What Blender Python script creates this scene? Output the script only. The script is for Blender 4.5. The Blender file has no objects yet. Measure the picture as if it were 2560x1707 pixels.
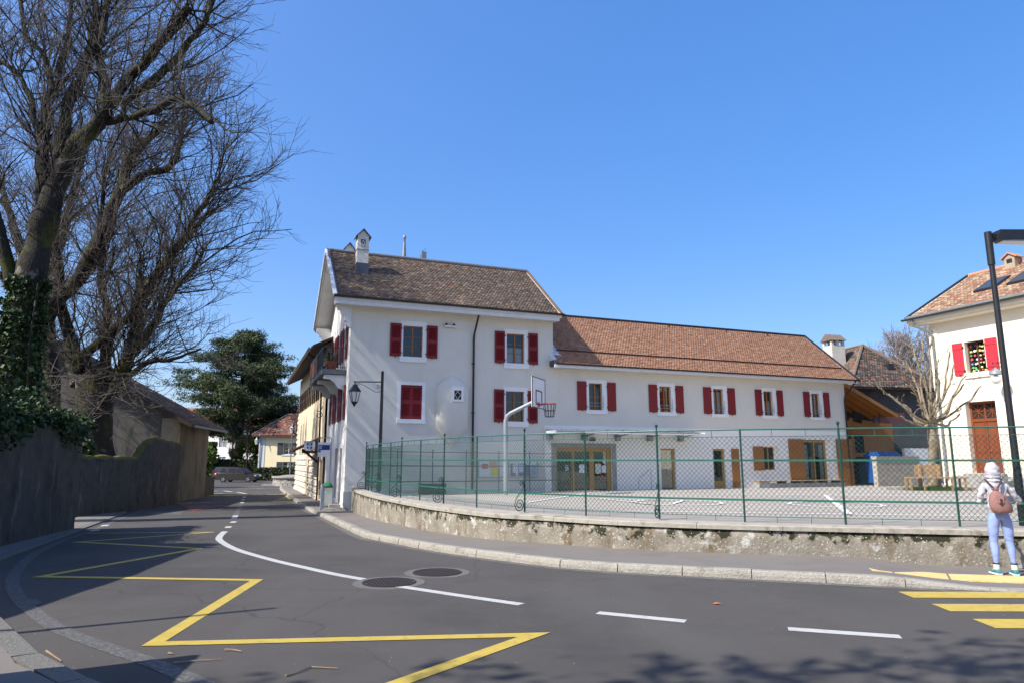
import bpy, math, random
import numpy as np
from mathutils import Matrix, Vector
R = math.radians
sc = bpy.context.scene
col = sc.collection
# ------------------------------------------------------------------ camera
CZ = 1.7; PITCH = 9.8
cam = bpy.data.cameras.new('camera'); cam.lens = 24.0; cam.sensor_width = 36.0
cam.clip_start = 0.05; cam.clip_end = 6000
cam_o = bpy.data.objects.new('camera', cam); col.objects.link(cam_o)
cam_o.location = (0, 0, CZ); cam_o.rotation_euler = (R(90 + PITCH), 0, 0)
sc.camera = cam_o
# ------------------------------------------------------------------ sky, sun, exposure
SUN_EL = 45.0; SUN_ANG = 28.8          # elevation; heading of the light on the ground, from +X towards +Y
w = bpy.data.worlds.new('World'); sc.world = w; w.use_nodes = True
wn = w.node_tree.nodes; wl = w.node_tree.links
bg = wn['Background']; sky = wn.new('ShaderNodeTexSky'); sky.sky_type = 'NISHITA'
sky.sun_disc = False; sky.sun_elevation = R(SUN_EL); sky.sun_rotation = R(270 - SUN_ANG)
sky.air_density = 1.0; sky.dust_density = 3.0; sky.ozone_density = 6.0; sky.altitude = 400
gm = wn.new('ShaderNodeGamma'); gm.inputs[1].default_value = 0.55           # evens out the sky from horizon to zenith
hs = wn.new('ShaderNodeHueSaturation'); hs.inputs['Saturation'].default_value = 1.68; hs.inputs['Hue'].default_value = 0.514; hs.inputs['Value'].default_value = 1.64
wl.new(sky.outputs[0], gm.inputs[0]); wl.new(gm.outputs[0], hs.inputs['Color']); wl.new(hs.outputs[0], bg.inputs[0]); bg.inputs[1].default_value = 0.15
sun = bpy.data.lights.new('sun', 'SUN'); sun.energy = 3.8; sun.angle = R(0.53); sun.color = (1.0, 0.94, 0.84)
sun_o = bpy.data.objects.new('sun', sun); col.objects.link(sun_o)
sun_o.rotation_euler = Vector((math.cos(R(SUN_ANG)) * math.cos(R(SUN_EL)), math.sin(R(SUN_ANG)) * math.cos(R(SUN_EL)), -math.sin(R(SUN_EL)))).to_track_quat('-Z', 'Y').to_euler()
sc.view_settings.view_transform = 'Standard'; sc.view_settings.look = 'None'
sc.view_settings.exposure = 0.95; sc.view_settings.gamma = 1.0; sc.view_settings.use_curve_mapping = False
sc.render.resolution_x = 1024; sc.render.resolution_y = 682

# ------------------------------------------------------------------ survey of the place (metres)
F = 1707.0; cp, sp = math.cos(R(PITCH)), math.sin(R(PITCH))
def ray(x, y):
    u = (x - 1280) / F; v = (y - 853.5) / F
    f = cp + v * sp
    return u / f, (sp - v * cp) / f
def zr(y):                                  # height of the street along its length
    t = min(1, max(0, (y - 6) / 34.)); return -.65 * t * t * (3 - 2 * t) - .05 * min(1, max(0, (y - 40) / 38))
def G(x, y, dz=0):
    a, b = ray(x, y); Y = 15.
    for i in range(50): Y = .5 * Y + .5 * (zr(Y) + dz - CZ) / b
    return Vector((a * Y, Y, zr(Y) + dz))
def D(x, y, Y):
    a, b = ray(x, y); return Vector((a * Y, Y, CZ + b * Y))
FA = R(21.6); dv = Vector((math.cos(FA), math.sin(FA), 0)); sv = Vector((-math.sin(FA), math.cos(FA), 0))
C0 = Vector((-7.46, 31.0, 0))               # street corner of the house
def TM(t, m, z=0): return C0 + dv * t + sv * m + Vector((0, 0, z))
def tm(p): q = Vector((p[0], p[1], 0)) - C0; return q.dot(dv), q.dot(sv)
def zy(m):                                  # height of the school yard
    t = min(1, max(0, -m / 11.)); return .16 + .40 * t * t * (3 - 2 * t)
def Yd(x, y, dz=0):
    a, b = ray(x, y); Y = 25.
    for i in range(60):
        Y = .6 * Y + .4 * (zy(tm((a * Y, Y))[1]) + dz - CZ) / b
    p = Vector((a * Y, Y, 0)); p.z = zy(tm(p)[1]) + dz; return p

# ------------------------------------------------------------------ mesh helpers
class MB:
    def __init__(s, M=None): s.v = []; s.f = []; s.mi = []; s.M = M; s.cur = 0
    def add(s, vs, fs):
        o = len(s.v)
        s.v += [tuple(s.M @ Vector(p)) for p in vs] if s.M else [tuple(p) for p in vs]
        s.f += [tuple(i + o for i in f) for f in fs]; s.mi += [s.cur] * len(fs)
        return s
    def box(s, x0, y0, z0, x1, y1, z1, M=None):
        if x0 > x1: x0, x1 = x1, x0
        if y0 > y1: y0, y1 = y1, y0
        if z0 > z1: z0, z1 = z1, z0
        vs = [(x, y, z) for z in (z0, z1) for y in (y0, y1) for x in (x0, x1)]
        if M: vs = [M @ Vector(p) for p in vs]
        return s.add(vs, [(0, 2, 3, 1), (4, 5, 7, 6), (0, 1, 5, 4), (2, 6, 7, 3), (0, 4, 6, 2), (1, 3, 7, 5)])
    def bar(s, a, b, w, h=None, up=(0, 0, 1)):
        h = h or w; a = Vector(a); b = Vector(b); d = (b - a)
        if d.length < 1e-6: return s
        d.normalize(); u = Vector(up)
        if abs(d.dot(u)) > .99: u = Vector((1, 0, 0))
        x = d.cross(u).normalized(); z = x.cross(d)
        vs = []
        for p in (a, b):
            for i, j in ((-1, -1), (1, -1), (1, 1), (-1, 1)): vs.append(p + x * i * w / 2 + z * j * h / 2)
        return s.add(vs, [(3, 2, 1, 0), (4, 5, 6, 7), (0, 1, 5, 4), (1, 2, 6, 5), (2, 3, 7, 6), (3, 0, 4, 7)])
    def tube(s, pts, rad, n=8, cap=True):
        pts = [Vector(p) for p in pts]; k = len(pts)
        if not hasattr(rad, '__len__'): rad = [rad] * k
        vs = []; ref = None
        for i in range(k):
            d = (pts[min(i + 1, k - 1)] - pts[max(i - 1, 0)])
            d = d.normalized() if d.length > 1e-9 else Vector((0, 0, 1))
            if ref is None: ref = Vector((1, 0, 0)) if abs(d.x) < .9 else Vector((0, 1, 0))
            x = (ref - d * ref.dot(d)).normalized(); ref = x; y = d.cross(x)
            for j in range(n):
                a = 2 * math.pi * j / n; vs.append(pts[i] + (x * math.cos(a) + y * math.sin(a)) * rad[i])
        fs = [(i * n + j, i * n + (j + 1) % n, (i + 1) * n + (j + 1) % n, (i + 1) * n + j) for i in range(k - 1) for j in range(n)]
        if cap: fs += [tuple(range(n))[::-1], tuple((k - 1) * n + j for j in range(n))]
        return s.add(vs, fs)
    def lathe(s, prof, c=(0, 0, 0), n=16, sx=1, sy=1, cap=True, a0=0):
        vs = []; k = len(prof)
        for r, z in prof:
            for j in range(n):
                a = a0 + 2 * math.pi * j / n; vs.append((c[0] + r * math.cos(a) * sx, c[1] + r * math.sin(a) * sy, c[2] + z))
        fs = [(i * n + j, i * n + (j + 1) % n, (i + 1) * n + (j + 1) % n, (i + 1) * n + j) for i in range(k - 1) for j in range(n)]
        if cap: fs += [tuple(range(n))[::-1], tuple((k - 1) * n + j for j in range(n))]
        return s.add(vs, fs)
    def prism(s, poly, y0, y1):             # polygon in x,z (counter-clockwise seen from -y) pushed along y
        n = len(poly)
        vs = [(x, y0, z) for x, z in poly] + [(x, y1, z) for x, z in poly]
        return s.add(vs, [tuple(range(n)), tuple(range(2 * n - 1, n - 1, -1))] + [((i + 1) % n, i, i + n, (i + 1) % n + n) for i in range(n)])
    def slab(s, poly, z0, z1):              # polygon in x,y, extruded upwards
        n = len(poly); vs = [(x, y, z0) for x, y in poly] + [(x, y, z1) for x, y in poly]
        return s.add(vs, [tuple(range(n))[::-1], tuple(range(n, 2 * n))] + [(i, (i + 1) % n, (i + 1) % n + n, i + n) for i in range(n)])
    def quad(s, a, b, c, d): return s.add([a, b, c, d], [(0, 1, 2, 3)])
    def sphere(s, c, r, n=10, k=7, sz=1): return s.lathe([(max(.0005, r * math.sin(math.pi * i / k)), -r * sz * math.cos(math.pi * i / k)) for i in range(k + 1)], c, n)
    def build(s, name, mat, parent=None, smooth=False):
        me = bpy.data.meshes.new(name); me.from_pydata(s.v, [], s.f)
        for m in (mat if isinstance(mat, (list, tuple)) else [mat]): me.materials.append(m)
        if any(s.mi): me.polygons.foreach_set('material_index', s.mi)
        if smooth:
            me.polygons.foreach_set('use_smooth', [True] * len(me.polygons))
            try: me.set_sharp_from_angle(angle=R(40))
            except Exception: pass
        o = bpy.data.objects.new(name, me); col.objects.link(o); o.parent = parent
        return o
def npmesh(name, V, Fq, mat, parent=None, colr=None, smooth=False):
    """V (n,3) and faces (k,q) as arrays -> one object; colr = colour of each face"""
    V = np.asarray(V, dtype=np.float32); Fq = np.asarray(Fq, dtype=np.int32); k, q = Fq.shape
    me = bpy.data.meshes.new(name); me.vertices.add(len(V)); me.vertices.foreach_set('co', V.ravel())
    me.loops.add(k * q); me.loops.foreach_set('vertex_index', Fq.ravel())
    me.polygons.add(k); me.polygons.foreach_set('loop_start', np.arange(0, k * q, q, dtype=np.int32))
    if smooth: me.polygons.foreach_set('use_smooth', np.ones(k, dtype=bool))
    me.update(calc_edges=True); me.materials.append(mat)
    if colr is not None:
        ca = me.color_attributes.new('Col', 'FLOAT_COLOR', 'CORNER')
        c = np.ones((k, q, 4), dtype=np.float32); c[:, :, :3] = np.asarray(colr)[:, None, :]; ca.data.foreach_set('color', c.ravel())
    o = bpy.data.objects.new(name, me); col.objects.link(o); o.parent = parent
    return o
def tag(o, label=None, cat=None, group=None, kind=None):
    if label: o['label'] = label
    if cat: o['category'] = cat
    if group: o['group'] = group
    if kind: o['kind'] = kind
    return o
def thing(name, label, cat, loc=(0, 0, 0), rz=0, group=None):
    o = bpy.data.objects.new(name, None); col.objects.link(o); o.location = loc; o.rotation_euler = (0, 0, rz)
    o.empty_display_size = .2
    return tag(o, label, cat, group)
def share(src, name, parent, loc=(0, 0, 0), rz=0, scale=None):
    o = bpy.data.objects.new(name, src.data); col.objects.link(o); o.parent = parent; o.location = loc; o.rotation_euler = (0, 0, rz)
    if scale: o.scale = scale
    return o
def copy_tree(o, parent=None):
    c = o.copy(); col.objects.link(c); c.parent = parent
    for ch in o.children: copy_tree(ch, c)
    return c
# ------------------------------------------------------------------ materials
MATS = {}
def mat(name, c1, c2=None, rough=.8, scale=6, detail=6, bump=0, bscale=60, metal=0, spec=.4, coat=0, contrast=.5, dist=.01, voro=0, col_attr=False, stretch=None):
    if name in MATS: return MATS[name]
    m = bpy.data.materials.new(name); m.use_nodes = True; MATS[name] = m
    n = m.node_tree.nodes; l = m.node_tree.links; b = n['Principled BSDF']
    b.inputs['Roughness'].default_value = rough; b.inputs['Metallic'].default_value = metal
    b.inputs['Specular IOR Level'].default_value = spec; b.inputs['Coat Weight'].default_value = coat
    tc = n.new('ShaderNodeTexCoord'); src = tc.outputs['Object']
    if stretch:
        mp = n.new('ShaderNodeMapping'); mp.inputs['Scale'].default_value = stretch; l.new(src, mp.inputs[0]); src = mp.outputs[0]
    c2 = c2 or c1
    no = n.new('ShaderNodeTexNoise'); no.inputs['Scale'].default_value = scale; no.inputs['Detail'].default_value = detail; no.inputs['Roughness'].default_value = .62
    l.new(src, no.inputs['Vector'])
    rp = n.new('ShaderNodeValToRGB'); rp.color_ramp.elements[0].position = .5 - contrast / 2; rp.color_ramp.elements[1].position = .5 + contrast / 2
    rp.color_ramp.elements[0].color = (*c1, 1); rp.color_ramp.elements[1].color = (*c2, 1)
    l.new(no.outputs['Fac'], rp.inputs[0]); out = rp.outputs[0]
    if col_attr:
        at = n.new('ShaderNodeVertexColor'); at.layer_name = 'Col'
        mx = n.new('ShaderNodeMix'); mx.data_type = 'RGBA'; mx.blend_type = 'MULTIPLY'; mx.inputs[0].default_value = 1
        l.new(at.outputs[0], mx.inputs[6]); l.new(out, mx.inputs[7]); out = mx.outputs[2]
    l.new(out, b.inputs['Base Color'])
    if bump:
        nb = n.new('ShaderNodeTexVoronoi' if voro else 'ShaderNodeTexNoise'); nb.inputs['Scale'].default_value = bscale
        if not voro: nb.inputs['Detail'].default_value = 4
        l.new(src, nb.inputs['Vector'])
        bu = n.new('ShaderNodeBump'); bu.inputs['Strength'].default_value = bump; bu.inputs['Distance'].default_value = dist
        l.new(nb.outputs[0], bu.inputs['Height']); l.new(bu.outputs[0], b.inputs['Normal'])
    return m
def nodes(m): return m.node_tree.nodes, m.node_tree.links, m.node_tree.nodes['Principled BSDF']
def overlay(m, colr, scale, lo, hi, detail=5, stretch=None, zlo=None, zhi=None, voro=False, amount=1.0, off=(0, 0, 0), coord='Object'):
    """blotches of another colour where a noise passes a threshold, optionally favoured in a band of height"""
    n, l, b = nodes(m)
    tc = n.new('ShaderNodeTexCoord'); src = tc.outputs[coord]
    mp = n.new('ShaderNodeMapping'); mp.inputs['Location'].default_value = off
    if stretch: mp.inputs['Scale'].default_value = stretch
    l.new(src, mp.inputs[0])
    no = n.new('ShaderNodeTexVoronoi' if voro else 'ShaderNodeTexNoise'); no.inputs['Scale'].default_value = scale
    if not voro: no.inputs['Detail'].default_value = detail; no.inputs['Roughness'].default_value = .65
    l.new(mp.outputs[0], no.inputs['Vector']); fac = no.outputs[0]
    if zlo is not None:
        sx = n.new('ShaderNodeSeparateXYZ'); l.new(src, sx.inputs[0])
        mr = n.new('ShaderNodeMapRange'); mr.inputs[1].default_value = zlo; mr.inputs[2].default_value = zhi
        mr.inputs[3].default_value = -.22; mr.inputs[4].default_value = .12; l.new(sx.outputs[2], mr.inputs[0])
        ad = n.new('ShaderNodeMath'); ad.operation = 'ADD'; l.new(fac, ad.inputs[0]); l.new(mr.outputs[0], ad.inputs[1]); fac = ad.outputs[0]
    rp = n.new('ShaderNodeMapRange'); rp.inputs[1].default_value = lo; rp.inputs[2].default_value = hi; rp.inputs[3].default_value = 0; rp.inputs[4].default_value = amount
    l.new(fac, rp.inputs[0])
    mx = n.new('ShaderNodeMix'); mx.data_type = 'RGBA'
    old = b.inputs['Base Color'].links[0].from_socket
    l.new(rp.outputs[0], mx.inputs[0]); l.new(old, mx.inputs[6]); mx.inputs[7].default_value = (*colr, 1); l.new(mx.outputs[2], b.inputs['Base Color'])
    return m
def glassmat(name, tint=(.75, .8, .82), refl=1.0):
    m = bpy.data.materials.new(name); m.use_nodes = True; n = m.node_tree.nodes; l = m.node_tree.links
    n.remove(n['Principled BSDF']); o = n['Material Output']
    tr = n.new('ShaderNodeBsdfTransparent'); tr.inputs[0].default_value = (*tint, 1)
    gl = n.new('ShaderNodeBsdfGlossy'); gl.inputs['Roughness'].default_value = .02; gl.inputs[0].default_value = (refl, refl, refl, 1)
    fr = n.new('ShaderNodeFresnel'); fr.inputs[0].default_value = 1.7
    mx = n.new('ShaderNodeMixShader'); l.new(fr.outputs[0], mx.inputs[0]); l.new(tr.outputs[0], mx.inputs[1]); l.new(gl.outputs[0], mx.inputs[2]); l.new(mx.outputs[0], o.inputs[0])
    MATS[name] = m; return m

asphalt = mat('asphalt', (.056, .051, .047), (.086, .079, .073), .88, 260, 3, .55, 420, contrast=.7, dist=.004, spec=.3)
overlay(asphalt, (.14, .13, .12), 170, .60, .70, 2)                       # pale aggregate
overlay(asphalt, (.040, .038, .037), .22, .46, .62, 6, amount=.6)            # large dark patches
overlay(asphalt, (.095, .092, .088), .5, .52, .75, 6, stretch=(1, .25, 1), amount=.5, off=(3, 1, 0))
def cracks(m, colr, scale, width, amount):
    n, l, b = nodes(m); tc = n.new('ShaderNodeTexCoord'); no = n.new('ShaderNodeTexNoise'); no.inputs['Scale'].default_value = 1.1; no.inputs['Detail'].default_value = 6
    l.new(tc.outputs['Object'], no.inputs['Vector']); mx = n.new('ShaderNodeMix'); mx.data_type = 'RGBA'; mx.blend_type = 'ADD'; mx.inputs[0].default_value = .9
    l.new(tc.outputs['Object'], mx.inputs[6]); l.new(no.outputs['Color'], mx.inputs[7])
    v = n.new('ShaderNodeTexVoronoi'); v.feature = 'DISTANCE_TO_EDGE'; v.inputs['Scale'].default_value = scale; l.new(mx.outputs[2], v.inputs['Vector'])
    mr = n.new('ShaderNodeMapRange'); mr.inputs[1].default_value = width; mr.inputs[2].default_value = width * .3; mr.inputs[3].default_value = 0; mr.inputs[4].default_value = amount; l.new(v.outputs['Distance'], mr.inputs[0])
    m2 = n.new('ShaderNodeMix'); m2.data_type = 'RGBA'; old = b.inputs['Base Color'].links[0].from_socket; l.new(mr.outputs[0], m2.inputs[0]); l.new(old, m2.inputs[6]); m2.inputs[7].default_value = (*colr, 1); l.new(m2.outputs[2], b.inputs['Base Color'])
cracks(asphalt, (.028, .026, .025), .16, .0032, .45)
overlay(asphalt, (.088, .083, .077), 1.3, .52, .72, 8, stretch=(.35, 1.0, 1), amount=.35, off=(9, 4, 0))
asphalt2 = mat('asphalt_yard', (.31, .28, .24), (.40, .365, .315), .9, 120, 4, .4, 300, contrast=.8, dist=.004)
overlay(asphalt2, (.25, .225, .195), .35, .45, .7, 5, amount=.7); overlay(asphalt2, (.44, .41, .36), 1.4, .55, .7, 7, amount=.4)
pave = mat('asphalt_pavement', (.135, .12, .108), (.20, .18, .162), .9, 160, 4, .5, 330, contrast=.8, dist=.004)
overlay(pave, (.115, .105, .097), .7, .5, .7, 5, amount=.6)
kerbm = mat('granite', (.22, .205, .18), (.40, .375, .32), .9, 28, 8, .9, 38, dist=.02)
overlay(kerbm, (.16, .14, .11), 3, .52, .66, 6, amount=.7)
kerbd = mat('granite_worn_dark', (.10, .095, .085), (.19, .18, .16), .9, 28, 8, .9, 38, dist=.02)
whitep = mat('paint_white', (.36, .355, .34), (.50, .495, .48), .7, 8, 8, .2, 200, contrast=.6)
yellowp = mat('paint_yellow', (.40, .29, .045), (.49, .365, .07), .65, 5, 8, .2, 220, contrast=.6)
overlay(yellowp, (.10, .085, .045), 9, .54, .76, 10, amount=.6); overlay(yellowp, (.075, .068, .055), 55, .62, .70, 6, amount=.8)
overlay(whitep, (.16, .155, .15), 9, .54, .78, 10, amount=.6); overlay(whitep, (.075, .072, .07), 55, .62, .70, 6, amount=.8)
oldwhite = mat('paint_white_worn', (.058, .056, .055), (.155, .155, .15), .85, 30, 9, .3, 220, contrast=.22)
overlay(oldwhite, (.06, .057, .055), 16, .42, .62, 10, amount=.8)
redp = mat('paint_red', (.16, .035, .03), (.22, .06, .05), .7, 12)
yardw = mat('paint_yard_white', (.66, .66, .64), (.76, .76, .74), .8, 10, contrast=.5)
stonewall = mat('mossy_render', (.155, .137, .108), (.33, .298, .24), .95, 3.2, 10, .8, 22, contrast=.55, dist=.02)
overlay(stonewall, (.13, .095, .055), 2.2, .50, .66, 8, stretch=(1, 1, .35))                # brown runs
overlay(stonewall, (.62, .61, .57), 3.2, .56, .66, 10, off=(7, 2, 5), amount=.6)                          # lichen
overlay(stonewall, (.024, .025, .011), 4.5, .535, .60, 9, zlo=.05, zhi=.46, off=(3, 9, 1))                 # moss towards the top
overlay(stonewall, (.66, .65, .60), 16, .20, .12, voro=True, amount=.7)
copingm = mat('coping_stone', (.27, .25, .205), (.42, .39, .33), .95, 6, 8, .7, 40, dist=.01)
overlay(copingm, (.12, .10, .07), 4, .55, .68, 8, amount=.8)
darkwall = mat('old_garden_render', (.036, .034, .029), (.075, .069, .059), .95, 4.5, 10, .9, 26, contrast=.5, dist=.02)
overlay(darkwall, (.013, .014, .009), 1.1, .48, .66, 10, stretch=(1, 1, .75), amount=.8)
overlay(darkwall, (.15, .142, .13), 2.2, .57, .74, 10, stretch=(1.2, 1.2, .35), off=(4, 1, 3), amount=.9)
plaster = mat('plaster_grey_white', (.65, .62, .55), (.73, .70, .63), .92, 1.1, 8, 1.0, 55, dist=.02, contrast=.6)
overlay(plaster, (.50, .475, .41), 2.2, .52, .72, 8, stretch=(1, 1, .16), amount=.17); overlay(plaster, (.45, .43, .37), 9, .68, .80, 5, amount=.35)
plasterw = mat('plaster_white', (.78, .755, .71), (.84, .82, .78), .9, 1.5, 7, .3, 90, dist=.004, contrast=.6)
plinth = mat('plaster_plinth_grey', (.42, .44, .46), (.50, .52, .54), .9, 2, 7, .3, 80, dist=.004)
cream = mat('plaster_cream', (.72, .655, .52), (.78, .72, .59), .9, 1.2, 7, .3, 80, dist=.004)
trim = mat('trim_white', (.72, .72, .72), (.80, .80, .80), .75, 3, 5, .1, 60)
trimg = mat('trim_grey_white', (.62, .62, .63), (.72, .72, .73), .7, 3, 5)
redm = mat('shutter_red', (.17, .0045, .0075), (.205, .0065, .010), .5, 3, 5, .1, 40)
redl = mat('shutter_bright_red', (.50, .022, .040), (.56, .03, .05), .55, 3, 5, .1, 40)
wood = mat('wood_orange', (.24, .085, .018), (.36, .15, .035), .6, 5, 8, .2, 30, stretch=(6, 6, .6))
woodl = mat('wood_pale_oak', (.34, .19, .055), (.44, .26, .085), .6, 5, 8, .2, 30, stretch=(6, 6, .6))
woodb = mat('wood_board_orange', (.26, .11, .032), (.36, .165, .052), .7, 4, 8, .3, 30, stretch=(9, 9, .5))
wooddoor = mat('wood_door_red_brown', (.15, .036, .012), (.22, .06, .02), .5, 4, 8, .2, 30, stretch=(7, 7, .5))
woodd = mat('wood_dark', (.035, .022, .016), (.06, .036, .026), .8, 4, 8, .3, 30)
woodr = mat('wood_dark_red', (.055, .018, .013), (.09, .032, .024), .7, 4, 8, .3, 30)
benchw = mat('wood_bench', (.28, .18, .09), (.42, .29, .16), .8, 5, 8, .3, 30, stretch=(1, 6, 6))
steel = mat('steel_dark_gutter', (.030, .028, .032), (.05, .047, .05), .45, 4, 5, metal=.4)
copperp = mat('pipe_brown', (.028, .018, .016), (.045, .03, .026), .45, 4, 5, metal=.3)
galv = mat('galvanised_steel', (.20, .23, .26), (.34, .38, .42), .5, 30, 5, .1, 60, metal=.25)
zinc = mat('zinc_grey', (.20, .21, .22), (.30, .31, .32), .5, 5, 5, metal=.5)
black = mat('iron_black', (.010, .010, .011), (.018, .018, .02), .4, 8, 4, spec=.5)
green = mat('fence_green', (.016, .10, .074), (.025, .14, .104), .45, 12, 5, spec=.5)
greend = mat('fence_dark_green', (.006, .040, .030), (.011, .062, .046), .45, 12, 5, spec=.5)
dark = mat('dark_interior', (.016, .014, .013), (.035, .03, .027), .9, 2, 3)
curtain = mat('curtain_white', (.55, .55, .56), (.70, .70, .70), .9, 22, 6, stretch=(3, 3, .3))
lead = mat('lead_flashing', (.075, .078, .10), (.11, .115, .14), .5, 5, 5, metal=.3)
tilem = mat('roof_tile', (.74, .74, .74), (1.1, 1.1, 1.1), .9, 34, 6, .3, 90, col_attr=True, contrast=.7)
stone = mat('limestone', (.56, .50, .40), (.74, .69, .58), .92, 5, 8, .9, 18, dist=.03)
render_y = mat('render_ochre', (.62, .50, .32), (.74, .63, .44), .92, 2.2, 8, .5, 30, dist=.01)
overlay(render_y, (.50, .38, .22), 2.4, .52, .68, 8, amount=.7)
yellow = mat('plaster_yellow', (.66, .57, .36), (.72, .63, .42), .9, 2, 6)
bark = mat('bark', (.011, .009, .007), (.038, .032, .026), .95, 5, 10, 1.0, 14, stretch=(2, 2, .6), dist=.05)
overlay(bark, (.26, .24, .21), 1.4, .58, .68, 8, off=(5, 5, 5), amount=.65)
overlay(bark, (.06, .062, .010), 1.1, .50, .62, 8, amount=.85)
twigm = mat('twig', (.05, .041, .035), (.17, .145, .125), .9, 3, 4)
twigl = mat('twig_pale', (.12, .085, .065), (.22, .165, .13), .9, 3, 4)
moss = mat('moss', (.055, .058, .007), (.14, .135, .018), .95, 6, 8, .9, 60, dist=.02)
leafd = mat('leaf_ivy', (.014, .034, .009), (.045, .078, .02), .6, 2.5, 4, spec=.3)
leafp = mat('needle_pine', (.028, .047, .015), (.07, .096, .03), .7, 1.3, 4)
leafg = mat('leaf_bright', (.055, .095, .015), (.15, .20, .035), .6, 1.6, 4)
leafh = mat('leaf_hedge', (.018, .035, .008), (.045, .07, .014), .7, 2, 4)
grassm = mat('grass', (.03, .075, .012), (.08, .14, .028), .8, 2, 4)
earth = mat('earth_field', (.06, .065, .03), (.11, .105, .055), .95, .05, 6)
gravel = mat('gravel', (.20, .17, .13), (.34, .29, .22), .95, 40, 5, .6, 80)
concrete = mat('concrete', (.22, .215, .205), (.36, .35, .335), .92, 4, 8, .4, 40)
cast = mat('cast_iron', (.038, .028, .025), (.075, .058, .05), .55, 30, 5, .3, 60, metal=.5)
glass = glassmat('window_glass')
glassc = glassmat('canopy_glass', (.82, .9, .87))
paper = mat('paper_white', (.62, .64, .66), (.74, .75, .76), .8, 30, 3)
# ------------------------------------------------------------------ ground, road, pavements
random.seed(4); rng = np.random.default_rng(7)
def sheet(name, xs, ys, fz, m, parent=None):
    V = [(x, y, fz(x, y)) for y in ys for x in xs]; n = len(xs)
    Fq = [(j * n + i, j * n + i + 1, (j + 1) * n + i + 1, (j + 1) * n + i) for j in range(len(ys) - 1) for i in range(n - 1)]
    return npmesh(name, V, Fq, m, parent)
terrain = sheet('terrain', [-3000, -60, 0, 60, 3000], [-3000, -40, 0, 40, 120, 3000], lambda x, y: -1.2, earth); tag(terrain, kind='structure')
road = sheet('road', list(np.linspace(-60, 45, 30)), list(np.linspace(-20, 130, 151)), lambda x, y: zr(y), asphalt); tag(road, kind='structure')
def smooth_path(pts, step=.5):
    pts = [Vector(p[:2]) for p in pts]; out = []
    for i in range(len(pts) - 1):
        p0 = pts[max(i - 1, 0)]; p1 = pts[i]; p2 = pts[i + 1]; p3 = pts[min(i + 2, len(pts) - 1)]
        k = max(1, int((p2 - p1).length / step))
        for j in range(k):
            t = j / k
            out.append(.5 * ((2 * p1) + (p2 - p0) * t + (2 * p0 - 5 * p1 + 4 * p2 - p3) * t * t + (3 * p1 - p0 - 3 * p2 + p3) * t ** 3))
    out.append(pts[-1]); return out
def resample(path, step):
    out = [path[0].copy()]; acc = 0
    for a, b in zip(path, path[1:]):
        L = (b - a).length; pos = 0
        while acc + (L - pos) >= step:
            pos += step - acc; acc = 0; out.append(a + (b - a) * (pos / L))
        acc += L - pos
    return out
def offset(path, o):
    out = []
    for i, p in enumerate(path):
        d = (path[min(i + 1, len(path) - 1)] - path[max(i - 1, 0)]).normalized(); out.append(p + Vector((-d.y, d.x)) * o)
    return out
KERB = [(-20.6, 62), (-18.6, 56), (-16.5, 50.5), (-13.3, 42.3), (-10.2, 34.2), (-8.4, 29.6), (-6.98, 26), (-5.56, 22.3), (-3.6, 17.2), (-2.88, 16.1), (-1.45, 14.0), (.21, 12.25), (1.28, 11.42), (3.1, 10.66), (3.8, 10.42), (5.24, 9.9), (6.4, 9.5), (9, 8.9), (14, 7.9), (26, 5.6)]
kerbp = smooth_path(KERB, .4)
def hk(x, y):                              # upstand of the kerb: lowered at the crossing and at the house door
    h = .125 - .1 * min(1, max(0, (x - 5.2) / 1.1))
    g = max(0, 1 - abs(y - 29.6) / 1.6); return h - .07 * min(1, 2 * g)
WALL = [TM(.30, -.25)[:2], TM(.22, -2.2)[:2], (-6.12, 27.1), (-4.45, 22.55), (-2.55, 18.45), (-1.72, 16.95), (-.42, 15.1), (.62, 14.35), (2.1, 13.25), (3.85, 12.52), (5.6, 12.08), (7.5, 11.6), (9.6, 11.1), (14, 10.0), (28, 6.6)]
wallp = smooth_path(WALL, .3)
front = [Vector(TM(-.02, k)[:2]) for k in (33, 26, 20, 14, 8, 4, .0)] + [Vector(TM(.02, -.3)[:2])] + wallp[4:]
pv = tag(thing('pavement', None, None), kind='structure')
def between(a, b, n):                      # two paths sampled n times each by length
    def s(p):
        L = [0]
        for i in range(1, len(p)): L.append(L[-1] + (p[i] - p[i - 1]).length)
        out = []
        for k in range(n):
            x = L[-1] * k / (n - 1); i = max(j for j in range(len(L)) if L[j] <= x + 1e-9); i = min(i, len(p) - 2)
            f = (x - L[i]) / max(1e-9, L[i + 1] - L[i]); out.append(p[i] + (p[i + 1] - p[i]) * f)
        return out
    return s(a), s(b)
def near(path, p): return min(path, key=lambda q: (q - p).length)
inner = [p for p in offset(kerbp, .17)]
V = []; Fq = []; N = len(inner); K = 5
for i, p in enumerate(inner):
    q = near(front, p)
    for j in range(K):
        r = p + (q + (q - p).normalized() * .15 - p) * j / (K - 1); V.append((r.x, r.y, zr(p.y) * (1 - j / (K - 1)) + zr(q.y) * j / (K - 1) + hk(p.x, p.y) + .012 * j / (K - 1) - .004))
for i in range(N - 1):
    for j in range(K - 1): Fq.append((i * K + j, (i + 1) * K + j, (i + 1) * K + j + 1, i * K + j + 1))
npmesh('pavement_surface', V, [f[::-1] for f in Fq], pave, pv)
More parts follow.
